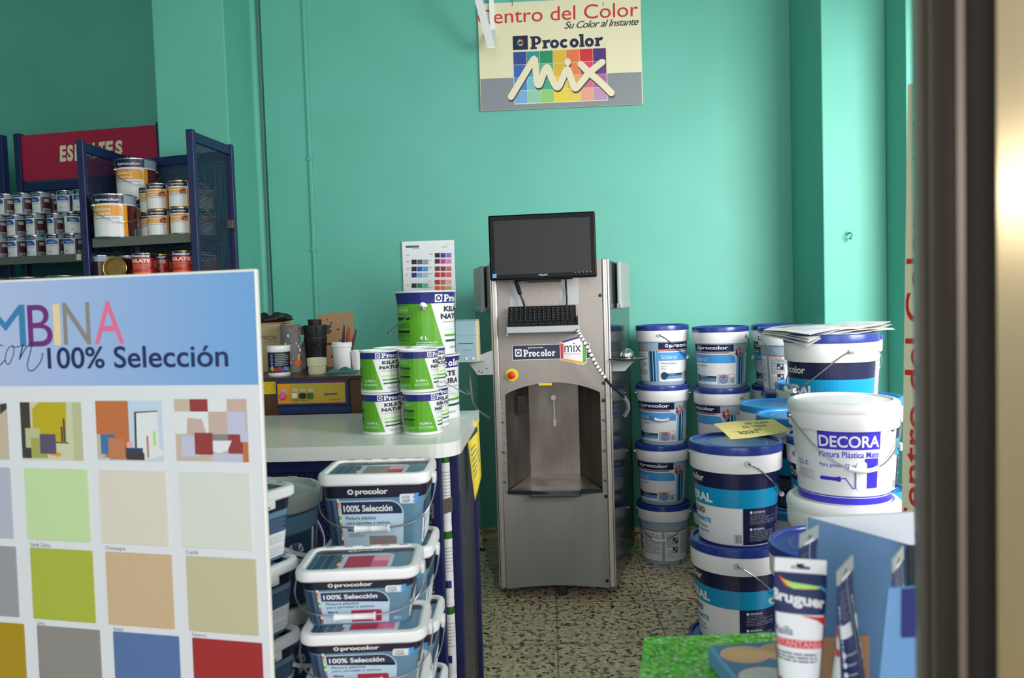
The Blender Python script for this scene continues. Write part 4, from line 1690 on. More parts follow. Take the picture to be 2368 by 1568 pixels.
# nozzle plate, button and marks inside the alcove
m = MB()
m.box(-0.155, -0.120, 0.10, 0.135, zsh - 0.095, zsh - 0.015, 'screw', 0.003)
m.build('nozzle_bracket', mach)
m = MB()
m.lathe([(0.013, 0), (0.012, 0.004), (0, 0.004)], 'aluminium', 20, Matrix.Translation((0.0, D, 0.815)) @ Matrix.Rotation(math.pi / 2, 4, 'X'))
m.box(-0.001, 0.005, D - 0.0012, D - 0.0002, 0.70, 0.80, 'paper_white')
m.box(-0.003, 0.009, D - 0.0014, D - 0.0002, 0.685, 0.715, 'paper_white')
m.build('drip_button', mach)
m = MB()
m.box(-0.055, 0.0, -0.001, 0.012, zar - 0.012, zar - 0.002, 'sticker_yellow')
m.build('warning_strip', mach)
# flared dark side panels, back and top
for s in (-1, 1):
    m = MB()
    a_, b_ = Vector((s * (hwm - 0.002), 0.02, 0.05)), Vector((s * (hwm + 0.128), 0.585, 0.05))
    m.quadprism(a_, b_, b_ + Vector((0, 0, zt - 0.06)), a_ + Vector((0, 0, zt - 0.05)), (-s * 0.012, 0, 0), 'panel_dark')
    m.build('side_panel', mach)
MB().prism([(-hwm + 0.01, 0.02), (hwm - 0.01, 0.02), (hwm + 0.115, 0.58), (-hwm - 0.115, 0.58)], zt - 0.06, zt - 0.045, 'panel_dark', lambda u, v, t: Vector((u, v, t))).build('top_panel', mach)
MB().box(-hwm - 0.12, hwm + 0.12, 0.575, 0.59, 0.05, zt - 0.05, 'panel_dark').build('back_panel', mach)
m = MB()
m.prism([(-hwm + 0.01, 0.03), (hwm - 0.01, 0.03), (hwm + 0.11, 0.57), (-hwm - 0.11, 0.57)], 0.050, 0.062, 'screw', lambda u, v, t: Vector((u, v, t)))
m.build('base_plate', mach)
for (x, y) in ((0.02, 0.04), (-0.22, 0.3), (0.22, 0.3), (-0.3, 0.52), (0.3, 0.52)):
    m = MB()
    m.box(x - 0.018, x + 0.018, y, y + 0.03, 0.0, 0.052, 'screw', 0.004)
    m.build('foot', mach)
# pockets hung on the flanks
for s in (-1, 1):
    m = MB()
    an = math.atan2(0.13, 0.565)
    R_ = Matrix.Translation((s * (hwm + 0.062), 0.30, 0)) @ Matrix.Rotation(-s * an, 4, 'Z')
    m.box(s * 0.0 - 0.006 + s * 0.016, s * 0.016 + 0.012, -0.13, 0.14, 1.21, 1.415, 'grey_plastic', 0.006, R_)
    m.box(s * 0.016 - 0.010, s * 0.016 + 0.016, -0.13, 0.14, 1.21, 1.235, 'grey_plastic', 0.006, R_)
    m.build('side_pocket', mach)
# screws
for (px, py) in ((1142, 692), (1388, 683), (1149, 891), (1396, 886), (1151, 930), (1396, 926), (1159, 1149), (1401, 1148), (1166, 1343), (1404, 1343)):
    u, v = ml(px, py)
    m = MB()
    m.lathe([(0.0075, 0), (0.0065, 0.003), (0.003, 0.0035), (0.0025, 0.0018), (0, 0.0018)], 'screw', 14, Matrix.Translation((u, 0.0, v)) @ Matrix.Rotation(math.pi / 2, 4, 'X'))
    m.build('screw_head', mach)
# emergency stop
u, v = ml(1184, 867)
Mx = Matrix.Translation((u, 0, v)) @ Matrix.Rotation(math.pi / 2, 4, 'X')
es = MB().lathe([(0.0265, 0), (0.0265, 0.003), (0.020, 0.0035), (0, 0.0035)], 'sticker_yellow', 28, Mx).build('emergency_stop', mach)
MB().lathe([(0.009, 0.003), (0.009, 0.012), (0.0145, 0.012), (0.0155, 0.016), (0.0135, 0.022), (0.006, 0.025), (0, 0.0252)], 'red', 24, Mx).build('button', es)
# nameplates
a = Art()
c4 = [ml(1185, 830), ml(1364, 830.5), ml(1363, 796), ml(1185, 797)]
x0, x1, y0, y1 = c4[0][0], ml(1364, 815)[0], ml(1275, 831)[1], ml(1275, 796)[1]
a.rect(x0, x1, y0, y1, 'white', 0)
a.rect(x0 + 0.002, x1 - 0.002, y0 + 0.002, y1 - 0.002, 'navy', 1)
h = y1 - y0
a.rect(x0 + 0.012, x0 + 0.039, y0 + h * 0.24, y0 + h * 0.74, 'white', 2)
a.flower(x0 + 0.0255, y0 + h * 0.49, 0.0115, 0.0125, 'navy', 3)
a.slab(x0 + 0.046, x0 + 0.178, y0 + h * 0.22, y0 + h * 0.68, 'white', 3)
a.text('pinturas', x0 + 0.068, x0 + 0.128, y0 + h * 0.72, y0 + h * 0.88, 'white', 3, 0.02, 0, 1.15)
printed(a, flat_map((0, 0, 0), (1, 0, 0), (0, 0, 1), (0, -1, 0)), 'nameplate', mach)
a = Art()
Q = lambda zx, zy: ml(1060 + zx / 2.904, 460 + zy / 2.904)
a.poly([Q(680, 962), Q(818, 916), Q(862, 985), Q(862, 1096), Q(836, 1115), Q(684, 1083)], 'white', 3)
a.poly([Q(684, 968), Q(706, 974), Q(706, 1068), Q(688, 1080)], 'red', 4)
a.poly([Q(684, 960), Q(816, 918), Q(828, 930), Q(706, 966)], 'violet', 4)
a.poly([Q(834, 938), Q(860, 990), Q(858, 1092), Q(836, 1108)], 'green', 4)
a.poly([Q(690, 1082), Q(706, 1072), Q(832, 1092), Q(832, 1110)], 'orange', 4)
a.text3('mix', Q(712, 1030), Q(824, 1026), Q(712, 968), 'print_dark', 5, 0.0)
for k in range(5):
    a.poly([Q(714 + 22 * k, 1044), Q(730 + 22 * k, 1045), Q(730 + 22 * k, 1037), Q(714 + 22 * k, 1036)], 'pink_pale', 5)
printed(a, flat_map((0, 0, 0), (1, 0, 0), (0, 0, 1), (0, -1, 0)), 'hexagonal_sticker', mach, None, 0.001)
# keyboard ledge and the two side consoles belong to the machine
u0, u1 = ml(1175, 745)[0], ml(1338, 745)[0]
zk = ml(1250, 760)[1]
m = MB()
m.box(u0, u1, -0.115, 0.0, zk - 0.004, zk + 0.004, 'bracket_grey', 0.002)
m.box(u0, u1, -0.118, -0.110, zk - 0.012, zk + 0.014, 'bracket_grey', 0.003)
m.box(u0, u0 + 0.004, -0.115, 0.0, zk - 0.022, zk + 0.01, 'bracket_grey')
m.box(u1 - 0.004, u1, -0.115, 0.0, zk - 0.022, zk + 0.05, 'bracket_grey')
m.build('keyboard_ledge', mach)
# left console bracket
m = MB()
pts = [ml(1079, 833), ml(1138, 810), ml(1141, 866), ml(1105, 867)]
m.prism(pts, -0.004, 0.0, 'bracket_grey', fx)
zb_ = ml(1090, 834)[1]
ub, uc = ml(1060, 834)[0], ml(1138, 834)[0]
m.box(ub, uc - 0.03, -0.01, 0.13, zb_ - 0.006, zb_, 'bracket_grey', 0.002)
lb = m.build('console_bracket', mach)
for (px, py) in ((1126, 852), (1108, 858), (1115, 861)):
    u, v = ml(px, py)
    MB().lathe([(0.003, 0), (0.0025, 0.002), (0, 0.002)], 'screw', 8, Matrix.Translation((u, -0.004, v)) @ Matrix.Rotation(math.pi / 2, 4, 'X')).build('screw_head', lb)
m = MB()
pts = [ml(1406, 832), ml(1473, 834), ml(1448, 861), ml(1408, 862)]
m.prism(pts, 0.06, 0.064, 'bracket_grey', fx)
ur, zr = ml(1452, 828)
m.box(ml(1406, 829)[0], ur + 0.03, -0.02, 0.10, zr - 0.012, zr - 0.006, 'bracket_grey', 0.002)
m.build('console_bracket', mach)
dk = MB()
dk.lathe([(0, -0.006), (0.080, -0.006), (0.084, -0.002), (0.084, 0.0), (0.080, 0.001), (0, 0.001)], 'panel_dark', 40, Matrix.Translation((ur, 0.02, zr)))
dk.build('round_shelf', mach)
mw = MP.o + MP.ux * ur + Vector((0, 0.02, zr + 0.0012))
mo = MB()
mo.lathe([(0.030, 0), (0.032, 0.004), (0.030, 0.018), (0.023, 0.030), (0.011, 0.037), (0, 0.038)], 'chrome', 28, Matrix.Translation(mw + Vector((-0.005, 0, 0))))
tag(mo.build('computer_mouse'), 'shiny dome shaped computer mouse on the round shelf of the tinting machine', 'mouse')

# ---- monitor
Q = lambda zx, zy, d: P(1060 + zx / 2.904, 460 + zy / 2.904, d)
tl, tr, br, bl = Q(198, 112, 3.085), Q(916, 78, 3.055), Q(932, 522, 3.055), Q(218, 548, 3.085)
ux = ((tr - tl) + (br - bl)).normalized()
uz = ((tl - bl) + (tr - br))
uz = (uz - ux * uz.dot(ux)).normalized()
MO = Plane((tl + br) / 2, ux, uz)
Mm = Matrix((ux, MO.n * -1, uz)).transposed().to_4x4()
Mm.translation = MO.o
mon = root('computer_monitor')
mon.matrix_world = Mm
tag(mon, 'black flat screen monitor switched off on top of the tinting machine', 'monitor')
wm, hm = (tr - tl).length / 2, (tl - bl).length / 2
m = MB()
m.box(-wm, wm, 0.0, 0.035, -hm, hm, 'black_gloss', 0.006, None, 3)
m.box(-wm * 0.55, wm * 0.55, 0.002, 0.03, -hm - 0.005, -hm + 0.01, 'black_gloss', 0.004)
m.box(-wm * 0.7, wm * 0.7, 0.03, 0.06, -hm * 0.7, hm * 0.7, 'black', 0.01)
m.build('housing', mon)
a = Art()
sq = [MO.uv(1060 + x / 2.904, 460 + y / 2.904) for x, y in ((247, 512), (893, 487), (882, 120), (235, 150))]
a.rect((sq[0][0] + sq[3][0]) / 2, (sq[1][0] + sq[2][0]) / 2, (sq[0][1] + sq[1][1]) / 2, (sq[2][1] + sq[3][1]) / 2, 'screen', 0)
fm = flat_map((0, 0, 0), (1, 0, 0), (0, 0, 1), (0, -1, 0))
printed(a, fm, 'screen', mon)
a = Art()
a.text('PHILIPS', -0.017, 0.017, -hm + 0.012, -hm + 0.018, 'print_pale', 1, 0.04)
a.rect(-wm + 0.011, -wm + 0.026, -hm + 0.010, -hm + 0.026, 'sky', 1)
for k in range(5):
    a.rect(wm * 0.60 + k * wm * 0.07, wm * 0.60 + k * wm * 0.07 + 0.003, -hm + 0.018, -hm + 0.021, 'print_pale', 1)
printed(a, fm, 'bezel_print', mon)
m = MB()
m.box(-0.03, 0.03, 0.05, 0.08, -hm * 0.9, 0.03, 'black', 0.005)
m.box(-0.07, 0.07, 0.05, 0.16, -hm - 0.004, -hm + 0.012, 'black', 0.004)
m.build('stand', mon)

# ---- keyboard
kp = MP.o + MP.ux * ((u0 + u1) / 2 - 0.004) + Vector((0, -0.062, zk + 0.043))
kb = root('computer_keyboard', kp, -1 * D2R)
kb.rotation_euler = (42 * D2R, 0, -1.0 * D2R)
tag(kb, 'small black keyboard resting on the ledge of the tinting machine', 'keyboard')
MB().box(-0.138, 0.138, -0.055, 0.062, 0.0, 0.014, 'black', 0.003).build('case', kb)
for r_ in range(5):
    n = 14 if r_ < 4 else 9
    for k in range(n):
        wk = 0.262 / n
        x = -0.131 + k * wk
        y = 0.040 - r_ * 0.0205
        MB().box(x + 0.001, x + wk - 0.001, y - 0.008, y + 0.009, 0.013, 0.019, 'key', 0.0015, None, 1).build('keycap', kb)
a = Art()
rn = random.Random(5)
for r_ in range(4):
    for k in range(14):
        x = -0.131 + (k + 0.35) * 0.262 / 14
        y = 0.040 - r_ * 0.0205
        a.rect(x, x + 0.0016 + 0.001 * rn.random(), y + 0.001, y + 0.0042, 'print_pale', 0)
printed(a, flat_map((0, 0, 0.0192), (1, 0, 0), (0, 1, 0), (0, 0, 1)), 'key_legends', kb)

# ---- label printer on the left console
pd = 3.16
pl0 = at(1082, pd, 1.0)
zb2 = (MP.o + Vector((0, 0, zb_))).z + 0.001
prn = root('label_printer', (pl0.x, pl0.y + 0.05, zb2), 2 * D2R)
tag(prn, 'pale blue label printer on the console left of the tinting machine', 'printer')
m = MB()
prof = [(-0.045, 0.0), (0.055, 0.0), (0.055, 0.10), (0.05, 0.14), (0.03, 0.165), (0.0, 0.172), (-0.022, 0.165), (-0.035, 0.145), (-0.034, 0.11), (-0.042, 0.105)]
m.prism(prof, -0.048, 0.034, 'printer_blue', lambda u, v, t: Vector((t, u, v)))
m.build('casing', prn)
MB().prism(prof, 0.034, 0.046, 'printer_side', lambda u, v, t: Vector((t, u, v))).build('side_cover', prn)
a = Art()
a.rect(-0.036, 0.022, 0.074, 0.077, 'black', 1)
a.lines(-0.02, 0.012, 0.046, 0.054, 2, 'print_grey', 1, 0.3)
printed(a, lambda x, y, off: Vector((x, -0.0445 + (y / 0.105) * 0.003 - off - 0.001, y)), 'front_print', prn)
for x in (-0.008, 0.020):
    MB().lathe([(0.006, 0), (0.005, 0.003), (0, 0.0035)], 'ivory', 14, Matrix.Translation((x, -0.0445, 0.014)) @ Matrix.Rotation(math.pi / 2, 4, 'X')).build('button', prn)
MB().box(-0.055, 0.05, -0.05, 0.06, -0.0, 0.004, 'bracket_grey', 0.0015).build('foot_plate', prn)

# ---- cables
def cable(name, pts, r, m, label, cat='cable', sub=6):
    P_ = [Vector(p) for p in pts]
    out = []
    for i in range(len(P_) - 1):
        a_, b_, c_, d_ = P_[max(i - 1, 0)], P_[i], P_[i + 1], P_[min(i + 2, len(P_) - 1)]
        for k in range(sub):
            t = k / sub
            out.append(0.5 * ((2 * b_) + (c_ - a_) * t + (2 * a_ - 5 * b_ + 4 * c_ - d_) * t * t + (3 * b_ - a_ - 3 * c_ + d_) * t ** 3))
    out.append(P_[-1])
    return out


c1 = cable('', [P(1192, 646, 3.17), P(1197, 665, 3.195), P(1207, 690, 3.20), P(1214, 712, 3.19)], 0.004, '', '')
m = MB().tube(c1, 0.0042, 'black')
m.tube([P(1193, 650, 3.17), P(1203, 680, 3.195)], 0.0085, 'black')
tag(m.build('monitor_cable'), 'black cable with a thick plug hanging from the left half of the monitor', 'cable')
c1 = cable('', [P(1308, 640, 3.16), P(1309, 665, 3.20), P(1311, 690, 3.20), P(1310, 712, 3.19)], 0.004, '', '')
tag(MB().tube(c1, 0.004, 'black').build('monitor_cable'), 'thin black cable hanging straight down from the right half of the monitor', 'cable')
hpts = [P(1334, 762, 3.10), P(1344, 780, 3.10), P(1360, 808, 3.11), P(1376, 840, 3.12), P(1393, 866, 3.13), P(1412, 890, 3.15), P(1432, 908, 3.18), P(1448, 926, 3.22), P(1452, 944, 3.25), P(1444, 962, 3.27)]
hc = cable('', hpts, 0.007, '', '', sub=10)
hose = root('cable_bundle')
tag(hose, 'bundle of black cables in white spiral wrap running down beside the tinting machine', 'cable bundle')
MB().tube(hc, 0.0058, 'black').build('cables', hose)
sp = MB()
k1 = 44
for k in range(2, k1, 3):
    sp.tube([hc[k], hc[k + 1], hc[k + 2]] if k + 2 < len(hc) else hc[k:], 0.0082, 'white', 10)
sp.build('spiral_wrap', hose)
cs = MB()
for k in range(66, len(hc) - 1, 1):
    cs.tube([hc[k], hc[k].lerp(hc[k + 1], 0.6)], 0.0095, 'print_grey', 10)
cs.build('corrugated_sleeve', hose)
gp = [P(1086, 862, 3.30), P(1088, 890, 3.35), P(1094, 930, 3.4), P(1108, 950, 3.42), P(1134, 968, 3.38)]
tag(MB().tube(cable('', gp, 0.006, '', ''), 0.0055, 'grey_plastic').build('power_cable'), 'grey cable looping under the left console of the tinting machine', 'cable')
fp = [onz(1098, 1255, 0.006), onz(1115, 1272, 0.006), onz(1128, 1262, 0.006), onz(1148, 1268, 0.006)]
tag(MB().tube(cable('', [Vector((v.x, v.y, 0.006)) for v in fp], 0.005, '', ''), 0.0055, 'black').build('floor_cable'), 'black cable lying on the floor left of the tinting machine', 'cable')

# ================================================================== SIGNS ON THE BACK WALL
WP = Plane((0, YB - 0.016, 0), (1, 0, 0), (0, 0, 1))
sg = root('hanging_sign')
tag(sg, 'cream sign with a colour square grid and brushed lettering hung high on the back wall', 'sign')
x0, x1 = WP.uv(1110, 200)[0], WP.uv(1486, 200)[0]
z0, z1 = WP.uv(1300, 249)[1], WP.uv(1300, 2)[1]
MB().box(x0, x1, YB - 0.016, YB - 0.010, z0, z1 + 0.006, 'cream', 0.001).build('board', sg)
a = Art()
S = lambda x, y: WP.uv(1060 + x / 4.933, y / 4.933)
gy = S(1200, 860)[1]
a.rect(x0 + 0.003, x1 - 0.004, z0 + 0.001, gy, 'sign_grey', 0)
gx0, gx1 = S(632, 860)[0], S(1692, 860)[0]
gz0, gz1 = S(1160, 1163)[1], S(1160, 570)[1]
a.rect(gx0 - 0.002, gx1 + 0.002, gz0 - 0.003, gz1 + 0.003, 'cream', 1)
GC = [[(40, 62, 140), (24, 140, 140), (20, 136, 88), (216, 178, 44), (226, 112, 60), (200, 34, 48), (70, 32, 112)],
      [(50, 92, 176), (40, 160, 196), (64, 170, 136), (214, 176, 44), (226, 126, 66), (214, 60, 100), (98, 50, 132)],
      [(64, 130, 196), (110, 186, 196), (60, 160, 130), (226, 200, 50), (224, 162, 84), (206, 106, 126), (160, 96, 156)],
      [(112, 166, 212), (140, 196, 168), (140, 196, 110), (228, 204, 54), (224, 198, 76), (226, 156, 132), (182, 142, 176)]]
for r_ in range(4):
    for k in range(7):
        nm = 'grid_%d_%d' % (r_, k)
        mat(nm, GC[r_][k], 0.45)
        cw, ch = (gx1 - gx0) / 7, (gz1 - gz0) / 4
        a.rect(gx0 + k * cw + 0.001, gx0 + (k + 1) * cw - 0.001, gz1 - (r_ + 1) * ch + 0.001, gz1 - r_ * ch - 0.001, nm, 2)
br_ = [(600, 1105), (730, 890), (852, 690), (874, 700), (888, 860), (900, 955), (925, 965), (960, 870), (1010, 765), (1060, 880), (1110, 985), (1145, 985), (1195, 880), (1240, 790), (1285, 900), (1322, 1000), (1352, 998), (1420, 920), (1495, 830), (1638, 712)]
bx_ = [(1395, 735), (1500, 838), (1610, 930), (1745, 1062)]
for dx, dy, m_, ly in ((6, 20, 'print_dark', 3), (0, 0, 'cream', 5)):
    a.brush([S(x + dx, y + dy) for x, y in br_], 0.0335, m_, ly)
    a.brush([S(x + dx, y + dy) for x, y in bx_], 0.0335, m_, ly + 0.4)
    for bx0, by0 in ((912, 958), (1128, 980), (1337, 994), (862, 700), (1010, 775), (1240, 800)):
        q = S(bx0 + dx, by0 + dy)
        a.ell(q[0], q[1], 0.0165, 0.0165, m_, ly + 0.7, 20)
    q = S(1245 + dx, 712 + dy)
    a.ell(q[0], q[1], 0.0165, 0.0195, m_, ly + 1)
a.text3('Centro del Color', S(225, 282), S(2050, 186), S(222, 118), 'sign_red', 2)
a.text3('Su Color al Instante', S(1212, 330), S(2060, 285), S(1205, 250), 'print_dark', 3, 0.005, 0.45, 0.9)
q0, q1 = S(625, 573), S(790, 405)
a.rect(q0[0], q1[0], q0[1], q1[1], 'navy', 2)
for k, cc in enumerate(('grid_0_5', 'red', 'grid_0_4', 'yellow', 'green', 'grid_0_1', 'sky', 'print_pale')):
    an = (k * 45 - 22) * D2R
    a.ell((q0[0] + q1[0]) / 2 + 0.0118 * math.cos(an), (q0[1] + q1[1]) / 2 + 0.0118 * math.sin(an), 0.0056, 0.0056, cc, 3, 12)
q0, q1 = S(824, 560), S(1640, 402)
a.slab(q0[0], S(1645, 480)[0], S(1230, 545)[1], S(1230, 398)[1], 'navy', 3)
a.ring(S(1657, 508)[0], S(1657, 508)[1], 0.0033, 0.0033, 0.0006, 0.0006, 'print_grey', 3)
printed(a, WP.map(), 'sign_print', sg, None, 0.0004, 0.0006)
for px in (1185, 1395):
    q = WP.uv(px, 8)
    MB().tube([(q[0] - 0.002, YB - 0.018, q[1] - 0.012), (q[0], YB - 0.018, q[1]), (q[0] - 0.004, YB - 0.006, q[1] + 0.03), (q[0] - 0.004, YB, q[1] + 0.03)], 0.0012, 'black', 6).build('hanging_wire', sg)

# white wall bracket crossing the sign
bk = root('wall_bracket')
tag(bk, 'white triangular metal bracket fixed to the wall over the corner of the cream sign', 'bracket')
bt = ony(1136, 112, 3.90)
X_ = bt.x
top = ony(1103, -12, 3.70)
w = Vector((0.0175, 0, 0))
m = MB()
dr = (top - bt).normalized()
nn = dr.cross(Vector((1, 0, 0))).normalized()
m.quadprism(bt - w, bt + w, top + dr * 0.35 + w, top + dr * 0.35 - w, nn * 0.022, 'bracket_white')
m.build('strut', bk)
tz = (top + dr * 0.35)
m = MB()
m.box(X_ - 0.012, X_ + 0.012, YB - 0.03, YB, bt.z + 0.11, tz.z + 0.02, 'bracket_white', 0.002)
m.build('wall_arm', bk)
m = MB()
m.quadprism(bt - w, bt + w, Vector((X_, YB - 0.03, bt.z + 0.13)) + w, Vector((X_, YB - 0.03, bt.z + 0.13)) - w, (0, -0.005, 0.0), 'white')
m.build('toe', bk)
MB().box(tz.x - 0.012, X_ + 0.012, tz.y - 0.02, YB, tz.z, tz.z + 0.02, 'bracket_white', 0.002).build('top_arm', bk)

# colour chart
cc = root('colour_chart')
tag(cc, 'white colour chart card with small swatches pinned to the back wall', 'colour chart')
C = lambda x, y: WP.uv(920 + x / 4.354, 540 + y / 4.354)
x0, x1, z1, z0 = C(47, 300)[0], C(573, 300)[0], C(300, 73)[1], C(300, 760)[1]
MB().box(x0, x1, YB - 0.0125, YB - 0.0115, z0, z1, 'paper_white').build('card', cc)
a = Art()
rows_l = [(222, [(240, 240, 240)]), (286, [(20, 22, 22), (78, 92, 102), (150, 160, 168)]), (357, [(24, 28, 42), (30, 92, 184), (70, 160, 216)]), (419, [(32, 44, 128), (120, 170, 230), (170, 198, 222)]),
          (525, [(20, 30, 34), (26, 130, 106), (86, 196, 160)]), (612, [(180, 124, 24), (206, 152, 40), (220, 180, 96)]), (675, [(160, 60, 30), (220, 190, 60), (230, 214, 140)])]
rows_r = [(219, [(24, 22, 24), (64, 48, 140), (138, 116, 196)]), (280, [(78, 20, 34), (196, 60, 146), (222, 130, 196)]), (354, [(120, 40, 32), (136, 54, 46), (190, 116, 110)]), (415, [(190, 30, 32), (208, 46, 58), (222, 96, 116)]),
          (490, [(196, 40, 30), (220, 100, 104), (230, 176, 176)]), (552, [(232, 108, 16), (232, 126, 48), (214, 170, 110)]), (630, [(120, 70, 30), (200, 150, 90), (226, 200, 150)])]
for rows, xs in ((rows_l, 138), (rows_r, 372)):
    for y, cols in rows:
        a.lines(C(xs - 58, y)[0], C(xs - 20, y)[0], C(0, y + 6)[1], C(0, y - 6)[1], 1, 'print_grey', 1, 0.5)
        for k, col in enumerate(cols):
            nm = 'chip_%d_%d_%d' % (xs, y, k)
            mat(nm, col, 0.5)
            p_, q_ = C(xs + k * 58, y + 24), C(xs + k * 58 + 50, y - 24)
            a.rect(p_[0], q_[0], p_[1], q_[1], nm, 1)
p_, q_ = C(78, 146), C(212, 118)
a.rect(p_[0], q_[0], p_[1], q_[1], 'grid_0_1', 1)
a.text3('//Accenta', C(84, 142), C(206, 138), C(84, 122), 'navy', 2, 0.02, 0.2)
a.lines(C(140, 0)[0], C(212, 0)[0], C(0, 160)[1], C(0, 152)[1], 1, 'print_grey', 1, 0.5)
a.lines(C(436, 0)[0], C(536, 0)[0], C(0, 156)[1], C(0, 146)[1], 1, 'print_grey', 1, 0.5)
a.lines(C(490, 0)[0], C(536, 0)[0], C(0, 130)[1], C(0, 120)[1], 1, 'print_grey', 1, 0.5)
printed(a, flat_map((0, YB - 0.0125, 0), (1, 0, 0), (0, 0, 1), (0, -1, 0)), 'swatch_print', cc)

# ================================================================== COUNTER
ZT = 0.92
fr = onz(1078, 1020, ZT)
bk_ = onz(1104, 949, ZT)
yf, yb = onz(850, 1031, ZT).y, 2.40
xr = bk_.x + 0.005
xl = -1.75
ct = root('shop_counter', (0, 0, 0))
tag(ct, 'white topped shop counter with a blue perforated steel front', 'counter')
rc_ = 0.07
pts = [(xl, yb), (xl, yf)] + [(xr - rc_ + rc_ * math.sin(k * 15 * D2R), yf + rc_ - rc_ * math.cos(k * 15 * D2R)) for k in range(7)] + [(xr, yb)]
MB().prism(pts, ZT - 0.034, ZT, 'counter_white', lambda u, v, t: Vector((u, v, t))).build('worktop', ct)
zr_ = ZT - 0.034
post1 = at(1010, 1.90, 0.8)
post2 = at(1051, 2.12, 0.8)
post3 = at(1092, 2.40, 0.8)
yp = post1.y
m = MB()
m.box(xl + 0.05, post1.x, yp - 0.012, yp + 0.012, zr_ - 0.034, zr_, 'rack_blue', 0.003)
m.build('front_rail', ct)
o = MB().box(xl + 0.05 - post1.x, -0.012, -0.0012, 0.0012, 0, zr_ - 0.034 - 0.06, 'perforated_counter').build('perforated_front', ct)
o.location = (post1.x, yp + 0.004, 0.06)
for q in (post1, post2, post3):
    m = MB()
    m.box(q.x - 0.0125, q.x + 0.0125, q.y - 0.0125, q.y + 0.0125, 0.0, zr_, 'rack_blue', 0.003)
    m.build('leg', ct)
dv = (post3 - post2)
dv.z = 0
an = math.atan2(-dv.x, dv.y)
o = MB().box(-0.0012, 0.0012, 0.012, dv.length - 0.012, 0, zr_ - 0.12, 'perforated_grey').build('perforated_side', ct)
o.location = (post2.x, post2.y, 0.08)
o.rotation_euler = (0, 0, an)
for z in (0.06, zr_ - 0.04):
    m = MB()
    m.quadprism(post2.xyz * 1 - Vector((0.01, 0, post2.z - z)), post2 + Vector((0.01, 0, z - post2.z)), post3 + Vector((0.01, 0, z - post3.z)), post3 - Vector((0.01, 0, post3.z - z)), (0, 0, 0.028), 'rack_blue')
    m.build('side_rail', ct)
m = MB()
cz = P(1040, 1165, 1.95).z
m.quadprism(Vector((post1.x - 0.012, post1.y - 0.016, cz - 0.018)), Vector((post2.x + 0.014, post1.y * 0.7 + post2.y * 0.3 - 0.016, cz - 0.018)), Vector((post2.x + 0.014, post1.y * 0.7 + post2.y * 0.3 - 0.016, cz + 0.018)), Vector((post1.x - 0.012, post1.y - 0.016, cz + 0.018)), (0, -0.004, 0), 'bronze_clip')
cl = m.build('brown_clip', ct)
cp = (post1 * 0.35 + post2 * 0.65)
MB().lathe([(0.005, 0), (0.004, 0.003), (0, 0.003)], 'gold_rim', 12, Matrix.Translation((cp.x, post1.y * 0.8 + post2.y * 0.2 - 0.022, cz)) @ Matrix.Rotation(math.pi / 2, 4, 'X')).build('screw_head', cl)
# back legs and the low base the tubs stand on
for x in (xl + 0.06, -0.6):
    MB().box(x - 0.0125, x + 0.0125, yb - 0.06, yb - 0.035, 0, zr_, 'rack_blue', 0.003).build('leg', ct)
ZS = 0.177
MB().box(-0.80, post1.x + 0.010, 1.25, yp - 0.012, 0.0, ZS, 'rack_blue', 0.004).build('base_shelf', ct)

# yellow card hanging at the counter end
ys = root('yellow_card')
tag(ys, 'curled yellow notice card hanging at the right end of the counter', 'card')
m = MB()
YS = [P(1078, 992, 2.25), P(1106, 968, 2.29), P(1113, 1100, 2.29), P(1098, 1160, 2.26)]
rows = []
nr = 10
for i in range(nr + 1):
    t = i / nr
    lft = YS[0].lerp(YS[3], t)
    rgt = YS[1].lerp(YS[2], t) if t < 0.7 else YS[1].lerp(YS[2], 0.7 + (t - 0.7) * 1.0)
    rows.append([lft, lft.lerp(rgt, 0.5) + Vector((0.006 * math.sin(3 * t), -0.004 * t, 0)), rgt])
vs = [v for r_ in rows for v in r_]
fs = []
for i in range(nr):
    for j in range(2):
        fs.append((i * 3 + j, i * 3 + j + 1, i * 3 + j + 4, i * 3 + j + 3))
m.add(vs, fs, 'sticker_yellow', True)
mat('card_yellow', (232, 214, 70), 0.55)
m.mats = ['card_yellow']
o = m.build('sheet', ys)
so = o.modifiers.new('thickness', 'SOLIDIFY')
so.thickness = 0.0008
a = Art()
a.lines(0.12, 0.85, 0.80, 0.92, 1, 'print_dark', 1, 0.7)
a.lines(0.15, 0.85, 0.25, 0.72, 6, 'print_grey', 1, 0.25)
printed(a, lambda x, y, off: (YS[0].lerp(YS[3], 1 - y)).lerp(YS[1].lerp(YS[2], 1 - y), x) + Vector((0.004 * math.sin(3 * (1 - y)), -0.006, 0)), 'card_print', ys, 0.2)

# sealant cartridges standing in the gap of the counter end
ac = Art()
L_ = math.pi * 0.0235
ac.rect(-L_, L_, 0.012, 0.190, 'white', 0)
ac.rect(-L_, L_, 0.160, 0.180, 'green_dark', 1)
ac.rect(-L_, 0.01, 0.03, 0.05, 'royal', 1)
ac.lines(-0.03, 0.03, 0.07, 0.14, 8, 'print_pale', 1, 0.4)


def cartridge():
    r = root('sealant_cartridge')
    r['category'] = 'cartridge'
    MB().lathe([(0, 0), (0.0225, 0), (0.0235, 0.003), (0.0235, 0.196), (0.022, 0.200), (0.0, 0.200)], 'white', 24).build('tube_body', r)
    printed(ac, cone_map(0.0235, lambda z: 0.0235), 'printed_label', r, 0.008)
    return r


